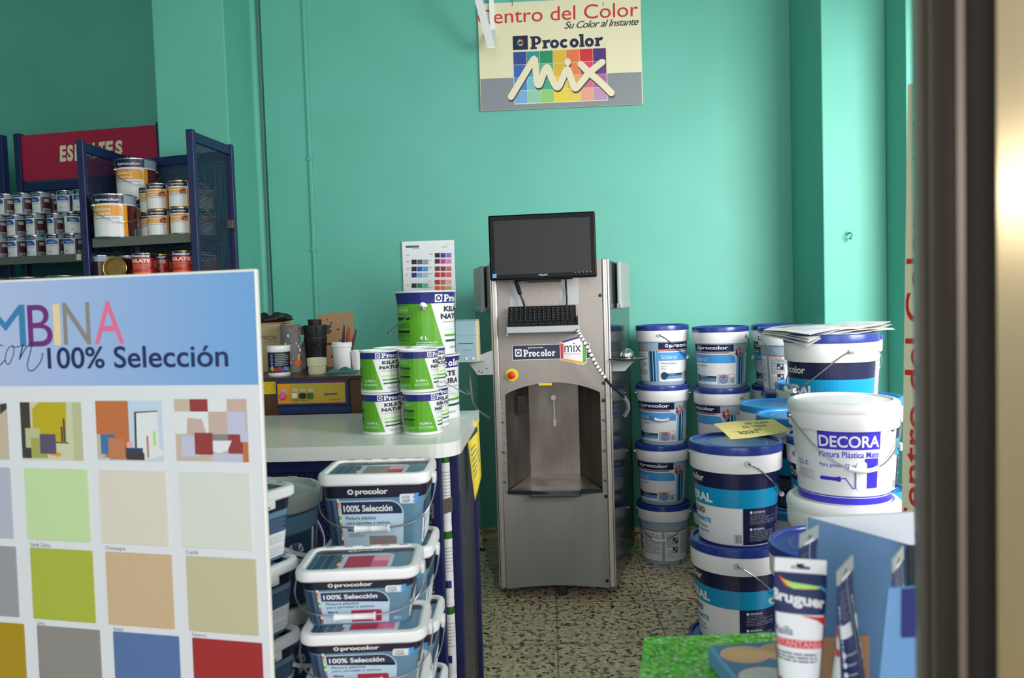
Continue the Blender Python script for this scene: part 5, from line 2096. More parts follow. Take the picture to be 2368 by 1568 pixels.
car = cartridge()
GP = (post1 * 0.52 + post2 * 0.48)
GC_ = at(1029, 2.04, 0.8)
for k, lb in enumerate(('lowest white cartridge in the gap at the counter end', 'second white cartridge from the floor in the gap at the counter end',
                        'third white cartridge from the floor in the gap at the counter end', 'topmost white and green cartridge in the gap at the counter end, just under the worktop')):
    p = Vector((GC_.x, GC_.y, 0.08 + k * 0.2))
    place(car, p, facing(p, 25 * k - 40), lb, 'cartridges in the counter end', None, None, (0.56, 1.0))
MB().box(GP.x - 0.045, GP.x + 0.03, GP.y + 0.0, GP.y + 0.075, 0.0, 0.08, 'rack_blue', 0.003).build('cartridge_base', ct)

# ---- tins on the counter
GK = 'green and white enamel cans on the counter'


def ctin(px, d, k, label, turn, proto=None, z=None, handle=None, base=None):
    z = ZT + k * 0.1088 if z is None else z
    p = at(px, d, z + 0.05)
    p.z = z
    return place(proto or kil_small, p, facing(p, turn), label, GK, 'paint can', handle)


ctin(883, 2.055, 0, 'small green and white can, bottom left of the cans on the counter', 44)
ctin(878, 2.055, 1, 'small green and white can, upper left of the cans on the counter', 44)
ctin(912, 2.165, 0, 'small green can on the counter seen in the gap behind the bottom left one', 62)
ctin(907, 2.165, 1, 'small green can seen in the gap behind the upper left one on the counter', 62)
ctin(978, 2.03, 0, 'small green can at the counter front, lower one of the right pair', 82)
ctin(969, 2.03, 1, 'small green can at the counter front, upper one of the right pair', 82)
ctin(995, 2.15, 0, 'small can behind the front right pair, bottom one, only its right edge showing', 60)
ctin(988, 2.15, 1, 'small can behind the front right pair, upper one, only its right edge showing', 60)
ctin(997, 2.31, 0, 'large four litre green and white can standing on the counter at the back', 26, kil_big, ZT, 60)
ctin(987, 2.31, 0, 'large green can on top of the other large can, wire handle hanging left', 74, kil_big, ZT + 0.186, -169)

# ================================================================== TUBS IN FRONT OF THE COUNTER
GT = 'rectangular paint tubs stacked before the counter'


def tubs(proto, cols, d, top_z, pitch, labels, rz, scale=1.0):
    n = len(labels)
    for k in range(n):                        # k = 0 the top one
        z = top_z - (k + 1) * pitch * (scale if isinstance(scale, (int, float)) else scale[1])
        px, dd = cols[min(k, len(cols) - 1)] if k < len(cols) else (None, None)
        if px is None:
            p = last.copy()
        else:
            p = at(px, dd, z + pitch)
        p.z = z
        last = p
        place(proto, p, facing(p, rz) if rz is not None else 0, labels[k], GT, None, None, scale)


ordn = ['topmost', 'second', 'third', 'fourth', 'fifth', 'sixth', 'seventh']
tubs(tub_big, [(877, 1.59), (886, 1.605), (899, 1.61), (908, 1.62)], 1.58, ZS + 5 * 0.137 * 1.095, 0.137,
     ['large tub with a taupe label swatch, top of the rear stack before the counter',
      'second rectangular tub from the top of the rear stack before the counter',
      'third rectangular tub from the top of the rear stack before the counter',
      'fourth rectangular tub from the top of the rear stack before the counter',
      'lowest rectangular tub of the rear stack before the counter'], -11, (0.935, 1.095))
zt2 = ZS + 7 * 0.101 * 1.0
tubs(tub_small, [(836, 1.345), (851, 1.315), (853, 1.325)], 1.34, ZS + 7 * 0.1015 * 0.90, 0.1015,
     ['rectangular tub with a crimson swatch on its lid, top of the front stack',
      'crimson swatch tub just under the top of the front stack, lid half covered',
      'third rectangular tub from the top of the front stack', 'fourth rectangular tub from the top of the front stack',
      'fifth rectangular tub from the top of the front stack', 'sixth rectangular tub from the top of the front stack',
      'lowest rectangular tub of the front stack'], -10, (0.925, 0.90))
tubs(tub_big, [(512, 1.375), (520, 1.37), (526, 1.37)], 1.37, ZS + 6 * 0.137 * 0.93, 0.137,
     ['rectangular tub turned sideways beside the display board, top of its stack',
      'second sideways tub down beside the display board', 'third sideways tub down beside the display board',
      'fourth sideways tub down beside the display board', 'fifth sideways tub down beside the display board',
      'lowest sideways tub beside the display board'], -50, 0.93)
for k in range(3):
    z = ZS + k * 0.2495 * 0.92
    p = at(606 + (2 - k) * 4, 1.68, z + 0.23)
    p.z = z
    place(strap, p, facing(p, 25), ['round grey lidded bucket with a strap handle on the base shelf, lowest of three',
                                     'round strap handled bucket in the middle of the stack behind the tubs',
                                     'round grey lidded bucket with a white strap handle, top of its stack before the counter'][k],
          'round strap handled buckets before the counter', None, 40, 0.92)

# ================================================================== SHAKER AND CLUTTER
ZM = 1.035
ysf = 2.445
xm0, xm1 = -1.55, at(852, 2.5, 0.95).x
sk = root('paint_shaker')
tag(sk, 'brown paint shaker cabinet with an ochre control panel behind the counter', 'paint shaker')
m = MB()
m.box(xm0, xm1, ysf, ysf + 0.48, 0.0, ZM - 0.012, 'shaker_brown', 0.004)
m.build('cabinet', sk)
MB().box(xm0 - 0.006, xm1 + 0.006, ysf - 0.006, ysf + 0.486, ZM - 0.012, ZM, 'shaker_top', 0.002).build('top', sk)
SP = Plane((0, ysf, 0), (1, 0, 0), (0, 0, 1))
K = lambda x, y: SP.uv(590 + x / 6.03, 720 + y / 6.03)
q0, q1 = K(316, 1328), K(1312, 940)
MB().box(q0[0], q1[0], ysf - 0.014, ysf, q0[1], q1[1], 'shaker_blue', 0.004).build('control_panel', sk)
cpn = sk.children[-1]
MB().box(q0[0] + 0.005, q1[0] + 0.003, ysf - 0.008, ysf, q0[1] - 0.026, q0[1] + 0.002, 'shaker_blue', 0.003).build('panel_skirt', sk)
a = Art()
r0, r1 = K(345, 1282), K(1265, 985)
a.rect(r0[0] - 0.0015, r1[0] + 0.0015, r0[1] - 0.0015, r1[1] + 0.0015, 'red', 0)
a.rect(r0[0], r1[0], r0[1], r1[1], 'panel_ochre', 1)
a.rect(r0[0], r0[0] + 0.038, r0[1], r1[1], 'orange', 2)
for x in (545, 650, 755):
    b0, b1 = K(x, 1115), K(x + 74, 1068)
    a.rect(b0[0], b1[0], b0[1], b1[1], 'print_pale', 3)
b0, b1 = K(388, 1120), K(460, 1075)
a.rect(b0[0], b1[0], b0[1], b1[1], 'print_pale', 3)
t0, t1 = K(540, 1250), K(760, 1225)
a.text('Color Mixer', t0[0], t1[0], t0[1], t1[1], 'shaker_blue', 3, 0, 0.3)
t0, t1 = K(1050, 1232), K(1210, 1212)
a.text('SKANDEX', t0[0], t1[0], t0[1], t1[1], 'print_dark', 3)
t0, t1 = K(1010, 1155), K(1165, 1135)
a.rect(t0[0], t1[0], t0[1], t1[1], 'shaker_blue', 3)
q_ = K(1000, 1150)
a.ring(q_[0], q_[1], 0.005, 0.005, 0.002, 0.002, 'violet', 4)
printed(a, flat_map((0, ysf - 0.014, 0), (1, 0, 0), (0, 0, 1), (0, -1, 0)), 'panel_print', cpn)
for x, mm in ((545, 'ivory'), (650, 'black'), (755, 'green_dark')):
    b0, b1 = K(x, 1205), K(x + 74, 1130)
    MB().box(b0[0], b1[0], ysf - 0.026, ysf - 0.014, b0[1], b1[1], 'black' if mm == 'black' else ('ivory' if mm == 'ivory' else 'green_dark'), 0.002).build('rocker_switch', cpn)
q_ = K(418, 1172)
MB().lathe([(0.011, 0.0), (0.011, 0.012), (0.008, 0.016), (0, 0.016)], 'pink', 20, Matrix.Translation((q_[0], ysf - 0.014, q_[1])) @ Matrix.Rotation(math.pi / 2, 4, 'X')).build('stop_button', cpn)
q0, q1 = K(110, 1155), K(305, 975)
a = Art()
a.rect(q0[0], q1[0], q0[1], q1[1], 'sticker_yellow', 0)
a.ring((q0[0] + q1[0]) / 2, (q0[1] + q1[1]) / 2, (q1[0] - q0[0]) * 0.46, (q1[1] - q0[1]) * 0.42, 0.0008, 0.0008, 'print_dark', 1, 0, 360, 4)
a.lines(q0[0] + 0.006, q1[0] - 0.006, q0[1] + 0.006, q1[1] - 0.006, 5, 'orange', 1, 0.25)
printed(a, flat_map((0, ysf, 0), (1, 0, 0), (0, 0, 1), (0, -1, 0)), 'yellow_sticker', sk)


def topz(px, d):
    p = at(px, d, ZM + 0.02)
    p.z = ZM
    return p


# white jar with a dark label
p = topz(646, 2.56)
j = root('plastic_jar', p, facing(p))
tag(j, 'white lidded plastic jar with a dark printed label on the shaker cabinet', 'jar')
MB().lathe([(0, 0), (0.034, 0), (0.036, 0.004), (0.036, 0.010), (0.0345, 0.012), (0.0345, 0.080), (0, 0.080)], 'white_plastic', 32).build('body', j)
MB().lathe([(0.0365, 0.079), (0.038, 0.081), (0.038, 0.096), (0.036, 0.099), (0, 0.099)], 'white_plastic', 32).build('lid', j)
a = Art()
a.rect(-0.108, 0.108, 0.012, 0.078, 'black', 0)
a.rect(-0.030, -0.018, 0.020, 0.076, 'royal', 1)
a.lines(-0.012, 0.034, 0.034, 0.074, 7, 'print_pale', 1, 0.35)
a.rect(-0.05, 0.05, 0.030, 0.032, 'royal', 2)
for k, c_ in enumerate(('green_dark', 'yellow', 'crimson', 'brown_art', 'purple', 'sky', 'green')):
    a.ell(-0.034 + k * 0.011, 0.021 + 0.003 * (k % 2), 0.008, 0.007, c_, 1, 12)
for k in range(4):
    a.ring(-0.024, 0.032 + 0.0115 * k, 0.0035, 0.0045, 0.0013, 0.0013, 'pale_blue', 2)
printed(a, cone_map(0.0345, lambda z: 0.0345), 'printed_label', j, 0.008)
# cardboard box
p0, p1 = topz(560, 2.72), topz(650, 2.72)
bx = root('cardboard_box', Vector(((p0.x + p1.x) / 2, p0.y + 0.09, ZM)), 2 * D2R)
tag(bx, 'brown cardboard box with pencilled writing at the left end of the shaker cabinet', 'box')
wb = (p1.x - p0.x) / 2
MB().box(-wb, wb, -0.08, 0.08, 0, 0.170, 'cardboard_light', 0.002).build('carton', bx)
MB().box(-wb - 0.004, wb + 0.016, -0.082, -0.02, 0.168, 0.172, 'cardboard', 0.001).build('flap', bx)
a = Art()
a.text('LIMPIOS', -wb + 0.02, wb - 0.014, 0.112, 0.126, 'print_dark', 1, 0, 0.2)
a.stroke([(-wb + 0.05, 0.104), (wb - 0.016, 0.106)], 0.0012, 'print_dark', 1)
printed(a, flat_map((0, -0.08, 0), (1, 0, 0), (0, 0, 1), (0, -1, 0)), 'handwriting', bx)
mat('bag_black', (26, 26, 28), 0.5)
q = Vector(((p0.x + p1.x) / 2 + 0.02, p0.y + 0.07, ZM + 0.172))
m = MB()
rn = random.Random(11)
rings = []
for k in range(7):
    t = k / 6
    rr = 0.055 * math.sin(math.pi * (0.12 + 0.83 * t)) ** 0.6
    rings.append([Vector((q.x + rr * 1.3 * math.cos(2 * math.pi * i / 18) * (1 + 0.18 * math.sin(i * 2.3 + k)), q.y + rr * 0.8 * math.sin(2 * math.pi * i / 18) * (1 + 0.15 * math.cos(i * 1.7 + k)), q.z + 0.026 * t * (1 + 0.4 * math.sin(i * 0.9)))) for i in range(18)])
m.loft(rings, 'bag_black')
tag(m.build('plastic_bag'), 'crumpled black plastic bag on top of the brown cardboard box', 'bag')
# paint stained tin
p = topz(675, 2.70)
t_ = root('mixing_tin', p, facing(p))
tag(t_, 'tall paint stained metal tin between the cardboard box and the black pots', 'tin')
MB().lathe([(0, 0.0), (0.034, 0.0), (0.0345, 0.002), (0.034, 0.160), (0.0352, 0.163), (0.033, 0.163), (0.0325, 0.02), (0, 0.02)], 'dirty_tin', 32).build('body', t_)
a = Art()
rn = random.Random(4)
for k in range(26):
    x, y = rn.uniform(-0.02, 0.05), rn.uniform(0.02, 0.155)
    a.ell(x, y, rn.uniform(0.002, 0.006), rn.uniform(0.002, 0.010), rn.choice(['white', 'brown_art', 'print_grey', 'orange_deep', 'putty', 'maroon']), 1 + k % 3, 10)
a.poly([(0.008, 0.03), (0.022, 0.018), (0.040, 0.030), (0.034, 0.040), (0.020, 0.036), (0.012, 0.046)], 'orange_deep', 5)
a.rect(0.020, 0.032, 0.04, 0.062, 'tan', 5)
printed(a, cone_map(0.0342, lambda z: 0.0343), 'paint_stains', t_, 0.008)
# small white carton
p = topz(702, 2.80)
m = MB()
m.box(p.x - 0.012, p.x + 0.03, p.y, p.y + 0.03, ZM, ZM + 0.10, 'print_pale', 0.002)
tag(m.build('carton'), 'small pale carton standing between the stained tin and the black pots', 'carton')
# black pots
p = topz(732, 2.74)
bp = root('plastic_pot', p, facing(p))
tag(bp, 'stack of black lugged plastic pots behind the cream pot', 'pot')
MB().lathe([(0, 0), (0.034, 0), (0.038, 0.10), (0.040, 0.105), (0.040, 0.118), (0.037, 0.12), (0.041, 0.150), (0.041, 0.158), (0.036, 0.158), (0.032, 0.03), (0, 0.03)], 'black', 32).build('pot', bp)
m = MB()
m.lathe([(0.0, 0.158), (0.022, 0.158), (0.024, 0.178), (0.020, 0.178), (0, 0.17)], 'black', 24)
m.build('inner_pot', bp)
for an in (10, 100, 190, 280):
    m = MB()
    M_ = Matrix.Rotation(an * D2R, 4, 'Z')
    m.box(0.036, 0.056, -0.004, 0.004, 0.146, 0.156, 'black', 0.001, M_)
    m.box(0.036, 0.050, -0.002, 0.002, 0.125, 0.150, 'black', 0.0005, M_)
    m.build('lug', bp)
    MB().box(0.036, 0.054, -0.004, 0.004, 0.086, 0.094, 'black', 0.001, M_).build('lug', bp)
# cream pot
p = topz(733, 2.585)
m = MB()
m.lathe([(0, 0), (0.0275, 0), (0.0285, 0.003), (0.029, 0.026), (0.0315, 0.028), (0.0318, 0.053), (0.030, 0.053), (0.0275, 0.01), (0, 0.01)], 'ivory', 32, Matrix.Translation(p))
tag(m.build('plastic_cup'), 'stepped cream plastic cup at the front of the shaker top', 'cup')
# white pot with brushes
p = topz(792, 2.72)
wp = root('brush_pot', p, facing(p))
tag(wp, 'white plastic pot holding used brushes on the shaker cabinet', 'pot')
MB().lathe([(0, 0), (0.029, 0), (0.031, 0.003), (0.0325, 0.078), (0.0355, 0.080), (0.0355, 0.094), (0.033, 0.096), (0.031, 0.094), (0.029, 0.01), (0, 0.01)], 'white_plastic', 32).build('pot', wp)
for k, (x, y, tx, ty, L, mm, lb) in enumerate(((-0.004, 0.0, 0.014, 0.006, 0.155, 'maroon', 'dark handled brush leaning left in the white brush pot'),
                                            (0.008, -0.006, 0.022, 0.0, 0.148, 'brown_art', 'thick reddish handled brush in the white brush pot'),
                                            (0.014, 0.006, 0.036, 0.008, 0.138, 'maroon', 'thin brush leaning furthest right in the white brush pot'))):
    b0 = Vector((p.x + x, p.y + y, ZM + 0.012))
    b1 = Vector((p.x + x + tx, p.y + y + ty, ZM + L))
    br_ = root('paint_brush')
    tag(br_, lb, 'brush', 'used brushes in the white pot')
    MB().tube([b0, b0.lerp(b1, 0.55), b0.lerp(b1, 0.85), b1], [0.003, 0.0055, 0.006 if k == 1 else 0.004, 0.003], mm, 10).build('brush_handle', br_)
    MB().tube([b1, b1 + (b1 - b0).normalized() * 0.022], [0.003, 0.0014], 'print_grey', 8).build('tip', br_)
# white cup
p = topz(829, 2.72)
m = MB().lathe([(0, 0), (0.020, 0), (0.0245, 0.066), (0.023, 0.066), (0.019, 0.004), (0, 0.004)], 'white_plastic', 28, Matrix.Translation(p))
tag(m.build('plastic_cup'), 'plain white cup at the right end of the shaker top', 'cup')
# cardboard sheet leaning at the back
c0, c1 = topz(733, 2.88), topz(818, 2.88)
m = MB()
pts = [(0, 0), (c1.x - c0.x, 0), (c1.x - c0.x, 0.202), (0.085, 0.197), (0.062, 0.201), (0.030, 0.192), (0, 0.194)]
m.prism(pts, 0, 0.004, 'cardboard', lambda u, v, t: Vector((c0.x + u, c0.y + t + v * 0.14, ZM + v)))
cb = root('cardboard_sheet')
m.build('sheet', cb)
a = Art()
rn = random.Random(8)
for k in range(14):
    x, y = rn.uniform(0.01, 0.13), rn.uniform(0.02, 0.18)
    a.ell(x, y, rn.uniform(0.003, 0.007), rn.uniform(0.002, 0.006), 'print_dark' if k % 3 else 'brown_art', 1, 9)
printed(a, lambda x, y, off: Vector((c0.x + x, c0.y + y * 0.14 - off, ZM + y)), 'paint_stains', cb)
tag(cb, 'torn stained cardboard sheet leaning upright behind the brush pot', 'cardboard')
# rag
p = topz(786, 2.585)
m = MB()
n, mm_ = 18, 10
vs = []
rn = random.Random(21)
for i in range(n + 1):
    for k in range(mm_ + 1):
        u, v = i / n, k / mm_
        e = math.sin(math.pi * u) * math.sin(math.pi * v)
        zz = 0.004 + 0.022 * e ** 0.7 * (0.55 + 0.45 * math.sin(7 * u + 4 * v)) * (1.2 - 0.5 * u)
        vs.append(Vector((p.x - 0.046 + 0.095 * u + 0.006 * math.sin(5 * v + 2 * u), p.y - 0.02 + 0.075 * v + 0.005 * math.sin(6 * u), ZM + zz)))
n1 = len(vs)
W1 = mm_ + 1
fs = []
for i in range(n):
    for k in range(mm_):
        a_ = i * W1 + k
        fs.append((a_, a_ + W1, a_ + W1 + 1, a_ + 1))
low = [Vector((v.x, v.y, ZM + 0.0008)) for v in vs]
m.add(vs + low, fs + [tuple(n1 + q for q in reversed(f)) for f in fs], 'rag_teal', True)
edge = [i * W1 for i in range(n + 1)] + [n * W1 + k for k in range(1, W1)] + [i * W1 + mm_ for i in range(n - 1, -1, -1)] + [k for k in range(mm_ - 1, 0, -1)]
m.add(vs + low, [(x, n1 + x, n1 + y, y) for x, y in zip(edge, edge[1:] + edge[:1])], 'rag_teal', True)
tag(m.build('rag'), 'crumpled teal cloth rag at the foot of the brush pot', 'rag')

# ================================================================== GONDOLA WITH PERFORATED SIDES
HG = 2.011
gFR, gFL, gBR, gBL = at(440, 3.25, HG), at(187, 3.386, HG), at(530, 3.57, HG), at(291, 3.735, HG)
gd = root('display_rack', (0, 0, 0))
tag(gd, 'dark blue shelf rack with perforated steel sides holding white and red cans', 'shelf rack')


def rack_panel(parent, a, b, ztop, m, name, frame=True, zb=0.05):
    """perforated sheet with a rail on top, between two floor points a and b"""
    d = (b - a)
    d.z = 0
    an = math.atan2(d.y, d.x)
    o = MB().box(0.01, d.length - 0.01, -0.001, 0.001, 0, ztop - zb - 0.03, m).build(name, parent)
    o.location = (a.x, a.y, zb)
    o.rotation_euler = (0, 0, an)
    r = MB().box(0.0, d.length, -0.010, 0.010, ztop - 0.048, ztop - 0.006, 'rack_blue', 0.003).build('top_rail', parent)
    r.location = (a.x, a.y, 0)
    r.rotation_euler = (0, 0, an)
    return an


def rack_post(parent, q, ztop, w=0.016):
    m = MB()
    m.box(q.x - w, q.x + w, q.y - w * 0.8, q.y + w * 0.8, 0, ztop, 'rack_blue', 0.004)
    m.box(q.x - w * 0.2, q.x + w * 0.2, q.y - w * 0.8 - 0.002, q.y, 0, ztop - 0.002, 'rack_dark')
    return m.build('post', parent)


rack_panel(gd, gFR, gBR, HG, 'perforated_back', 'perforated_panel')
rack_panel(gd, gFL, gBL, HG, 'perforated_back', 'perforated_panel')
rack_panel(gd, gBL + (gBR - gBL) * 0.11, gBR, HG - 0.02, 'perforated_back', 'perforated_panel')
for q in (gFR, gFL, gBR, gBL):
    rack_post(gd, q, HG)
rack_post(gd, gBL + (gBR - gBL) * 0.115, HG - 0.015, 0.010)
# brown clip on the far right post
q = at(534, 3.555, 1.64)
MB().box(q.x - 0.010, q.x + 0.016, q.y - 0.02, q.y - 0.0, 1.625, 1.665, 'bronze_clip', 0.002).build('brown_clip', gd)


def slab_between(parent, fl, fr_, br2, bl2, z0, z1, m, name):
    o = MB()
    o.quadprism(Vector((fl.x, fl.y, z0)), Vector((fr_.x, fr_.y, z0)), Vector((br2.x, br2.y, z0)), Vector((bl2.x, bl2.y, z0)), (0, 0, z1 - z0), m)
    return o.build(name, parent)


def bil(u, v):
    """u along the front left to right, v front to back, on the rack's floor plan"""
    p = gFL * (1 - u) * (1 - v) + gFR * u * (1 - v) + gBR * u * v + gBL * (1 - u) * v
    return Vector((p.x, p.y, 0))


ZG1, ZG2 = 1.584, 1.400
for z in (ZG1, ZG2, 1.0):
    sh = slab_between(gd, bil(0.06, 0.01), bil(0.955, 0.01), bil(0.955, 0.95), bil(0.06, 0.95), z - 0.012, z, 'shelf_grey', 'shelf')
    lip = MB()
    a_, b_ = bil(0.055, 0.0), bil(0.955, 0.0)
    lip.quadprism(Vector((a_.x, a_.y, z - 0.038)), Vector((b_.x, b_.y, z - 0.038)), Vector((b_.x, b_.y, z)), Vector((a_.x, a_.y, z)), (0.002, 0.008, 0), 'shelf_grey')
    lip.build('front_edge', sh)

GS = 'white and orange sealer cans on the rack'


def gcan(proto, px, d, z, label, turn=0, grp=GS, handle=None, scale=1.0):
    p = at(px, d, z + 0.05)
    p.z = z
    return place(proto, p, facing(p, turn), label, grp, 'paint can', handle, scale)


gcan(sealer_big, 268, 3.43, ZG1, 'large white and orange can standing at the front left of the rack shelf', 2, handle=12)
gcan(sealer_big, 315, 3.612, ZG1, 'large white and orange can at the back of the rack shelf, under the raised one', 5, handle=10)
gcan(sealer_big, 317, 3.612, ZG1 + 0.186, 'large white and orange can raised on another one, highest can on the rack', 2, handle=8)
gcan(sealer_small, 371, 3.40, ZG1, 'small orange can on the rack shelf, lower one of the middle pair', 12)
gcan(sealer_small, 368, 3.40, ZG1 + 0.1135, 'small orange can, upper one of the middle pair on the rack shelf', 12)
gcan(sealer_small, 354, 3.505, ZG1, 'narrowly visible small orange can, lower one left of the middle pair', -6)
gcan(sealer_small, 351, 3.505, ZG1 + 0.1135, 'narrowly visible small orange can, upper one left of the middle pair', -6)
gcan(sealer_small, 423, 3.345, ZG1, 'small orange can beside the right mesh panel, lower one of its pair', 8)
gcan(sealer_small, 419, 3.345, ZG1 + 0.1135, 'small orange can beside the right mesh panel, upper one of its pair', 8)
gcan(sealer_small, 474, 3.46, ZG1, 'small orange can seen through the right mesh panel, lower one', 30)
gcan(sealer_small, 471, 3.46, ZG1 + 0.1135, 'small orange can seen through the right mesh panel, upper one', 30)
GR = 'red enamel cans on the lower rack shelf'
gcan(red_small, 428, 3.345, ZG2, 'red enamel can on the lower rack shelf against the right post', 0, GR)
gcan(red_small, 335, 3.40, ZG2, 'red enamel can in the middle of the lower rack shelf, right of the lying can', 0, GR)
gcan(red_small, 374, 3.50, ZG2, 'red enamel can set back on the lower rack shelf, right of the middle one', -6, GR)
gcan(red_small, 414, 3.59, ZG2, 'red can furthest back on the lower rack shelf, its plain side showing', 55, GR)
gcan(red_small, 478, 3.46, ZG2, 'red can on the lower rack shelf seen through the right mesh panel', 30, GR)
gcan(ice_small, 236, 3.51, ZG2, 'maroon can with a grey blue band at the left of the lower rack shelf', 0, 'maroon cans on the lower rack shelf', None, 1.03)
gcan(ice_small, 299, 3.575, ZG2, 'maroon can with a grey blue band behind the lying can', 0, 'maroon cans on the lower rack shelf', None, 1.03)
# the can lying on its side shows its gold bottom
p = at(265, 3.37, ZG2 + 0.05)
ax0 = (Vector((CAM.x - p.x, CAM.y - p.y, 0))).normalized()
ax0 = Matrix.Rotation(-25 * D2R, 3, 'Z') @ ax0
lc = place(red_small, Vector((p.x, p.y, ZG2 + 0.0515)) - ax0 * 0.1135, 0, 'red enamel can lying on its side with its gold lid facing out', GR, 'paint can')
ax = (Vector((CAM.x, CAM.y, 0)) - Vector((p.x, p.y, 0))).normalized()
ax = Matrix.Rotation(-25 * D2R, 3, 'Z') @ ax
lc.rotation_euler = ax.to_track_quat('Z', 'Y').to_euler()
for ch in lc.children:
    if ch.name.startswith('lid'):
        ch.data = ch.data.copy()
        ch.data.materials.clear()
        mottled('old_gold', (150, 116, 62), (126, 94, 48), 30, 0.4, 0.6)
        ch.data.materials.append(MATS['old_gold'])

# ================================================================== SHELVES UNDER THE CRIMSON SIGN
HS = 2.285
sA, sB = at(43, 4.40, HS), at(372, 4.235, HS)
dS = (sB - sA)
dS.z = 0
Ls = dS.length
dS.normalize()
fS = Vector((dS.y, -dS.x, 0))               # towards the shop
us = root('shelf_unit', (0, 0, 0))
tag(us, 'dark blue wall shelving with grey shelves under a crimson header sign', 'shelving')


def sp(u, f, z):
    v = sA + dS * u + fS * f
    return Vector((v.x, v.y, z))


ang = math.atan2(dS.y, dS.x)
for u in (0.0, Ls):
    m = MB()
    m.box(-0.02, 0.02, -0.02, 0.02, 0, HS, 'rack_blue', 0.004)
    o = m.build('post', us)
    o.location = sp(u, 0, 0)
    o.rotation_euler = (0, 0, ang)
zsA = 1.25 + (736 - 421) / F * 4.38
o = MB().box(0.02, Ls - 0.02, -0.0012, 0.0012, 0, zsA - 0.08, 'perforated_back').build('perforated_back_panel', us)
o.location = sp(0, 0, 0.06)
o.rotation_euler = (0, 0, ang)
o = MB().box(0.02, Ls, -0.012, 0.012, zsA - 0.055, zsA - 0.005, 'rack_blue', 0.003).build('header_rail', us)
o.location = sp(0, 0, 0)
o.rotation_euler = (0, 0, ang)
SPn = Plane(sp(0, 0.0, 0), dS, (0, 0, 1))
x0 = SPn.uv(49, 360)[0]
q0 = SPn.uv(52, 421)
o = MB()
o.box(0.012, Ls - 0.005, -0.008, 0.004, q0[1], HS - 0.012, 'crimson', 0.001)
hd = o.build('header_sign', us)
hd.location = sp(0, 0, 0)
hd.rotation_euler = (0, 0, ang)
a = Art()
Z = lambda x, y: SPn.uv(x * 0.2678, 260 + y * 0.2678)
for ch_, xa, xb, ya, yb in (('E', 527, 580, 430, 288), ('S', 590, 642, 427, 283), ('M', 655, 728, 421, 276), ('A', 738, 800, 414, 270), ('L', 808, 855, 404, 264), ('T', 862, 915, 398, 258), ('E', 922, 985, 385, 250), ('S', 1005, 1066, 372, 243)):
    if ch_ in 'MALT':
        a.text3(ch_, Z(xa, ya), Z(xb, ya - 8), Z(xa, yb + 2), 'cream', 1, 0.05)
    else:
        a.text3(ch_, Z(xa, ya), Z(xb, ya - 5), Z(xa, yb + 2), 'cream', 1, 0.05)
printed(a, flat_map((0, -0.008, 0), (1, 0, 0), (0, 0, 1), (0, -1, 0)), 'lettering', hd)
ZS1, ZS2 = 1.572, 1.262
for z, dep in ((ZS1, 0.30), (ZS2, 0.62), (0.9, 0.62)):
    m = MB()
    m.quadprism(sp(0.02, 0.005, z - 0.014), sp(Ls, 0.005, z - 0.014), sp(Ls, dep, z - 0.014), sp(0.02, dep, z - 0.014), (0, 0, 0.014), 'shelf_grey')
    sh = m.build('shelf', us)
    m = MB()
    m.quadprism(sp(0.0, dep, z - 0.040), sp(Ls, dep, z - 0.040), sp(Ls, dep, z), sp(0.0, dep, z), fS * 0.006, 'shelf_grey')
    m.build('front_edge', sh)
q = at(184, 4.02, ZS1 - 0.02)
m = MB().box(q.x - 0.012, q.x + 0.012, q.y - 0.008, q.y - 0.004, ZS1 - 0.034, ZS1 - 0.004, 'cream')
m.build('price_tag', us)
# neighbouring shelf unit cut by the frame
lu = root('shelf_unit', (0, 0, 0))
tag(lu, 'edge of a dark blue shelving unit at the far left picture border', 'shelving')
for u in (-0.115, -1.0):
    q = sp(u, 0.0, 0)
    m = MB().box(-0.022, 0.022, -0.02, 0.02, 0, HS, 'rack_blue', 0.004)
    o = m.build('post', lu)
    o.location = q
    o.rotation_euler = (0, 0, ang)
o = MB().box(-0.98, -0.135, -0.004, 0.004, 0.1, HS - 0.02, 'rack_dark').build('back_panel', lu)
o.location = sp(0, 0, 0)
o.rotation_euler = (0, 0, ang)
for z, dep in ((ZS1, 0.30), (ZS2, 0.62)):
    m = MB()
    m.quadprism(sp(-1.0, 0.005, z - 0.03), sp(-0.095, 0.005, z - 0.03), sp(-0.095, dep, z - 0.03), sp(-1.0, dep, z - 0.03), (0, 0, 0.03), 'shelf_grey')
    m.build('shelf', lu)

GE = 'small enamel cans under the crimson sign'
PE = 0.1150


def ecan(px, d, k, label, turn):
    z = ZS1 + k * PE
    p = at(px, d, z + 0.05)
    p.z = z
    place(enamel_small, p, facing(p, turn), label, GE, 'paint can')


def dS_at(px):
    """depth of the front row of cans at column px"""
    return 4.215 - 0.11 * (px - 40) / 300


names = ['at the left picture edge', 'second from left', 'third from left', 'fourth from left', 'beside the mesh rack']
for i, px in enumerate((0, 41, 85, 129, 170)):
    ecan(px, dS_at(px) - (0.02 if i == 3 else 0), 0, 'small blue enamel can, bottom row under the crimson sign, ' + names[i], [-5, 0, 0, 22, 14][i])
for i, px in enumerate((-2, 39, 83, 132, 168)):
    ecan(px, dS_at(px) + (0.02 if i == 3 else 0), 1, 'small blue enamel can, middle row under the crimson sign, ' + names[i], [-8, -6, -4, -14, 55][i])
names = ['at the left picture edge', 'second from left', 'third from left', 'fourth and half hidden', 'fifth from left', 'beside the mesh rack']
for i, px in enumerate((17, 56, 97, 122, 154, 190)):
    ecan(px, dS_at(px) + (0.10 if i in (3,) else 0.0), 2, 'small blue enamel can, top row under the crimson sign, ' + names[i], [-14, -8, -4, -8, 22, 30][i])
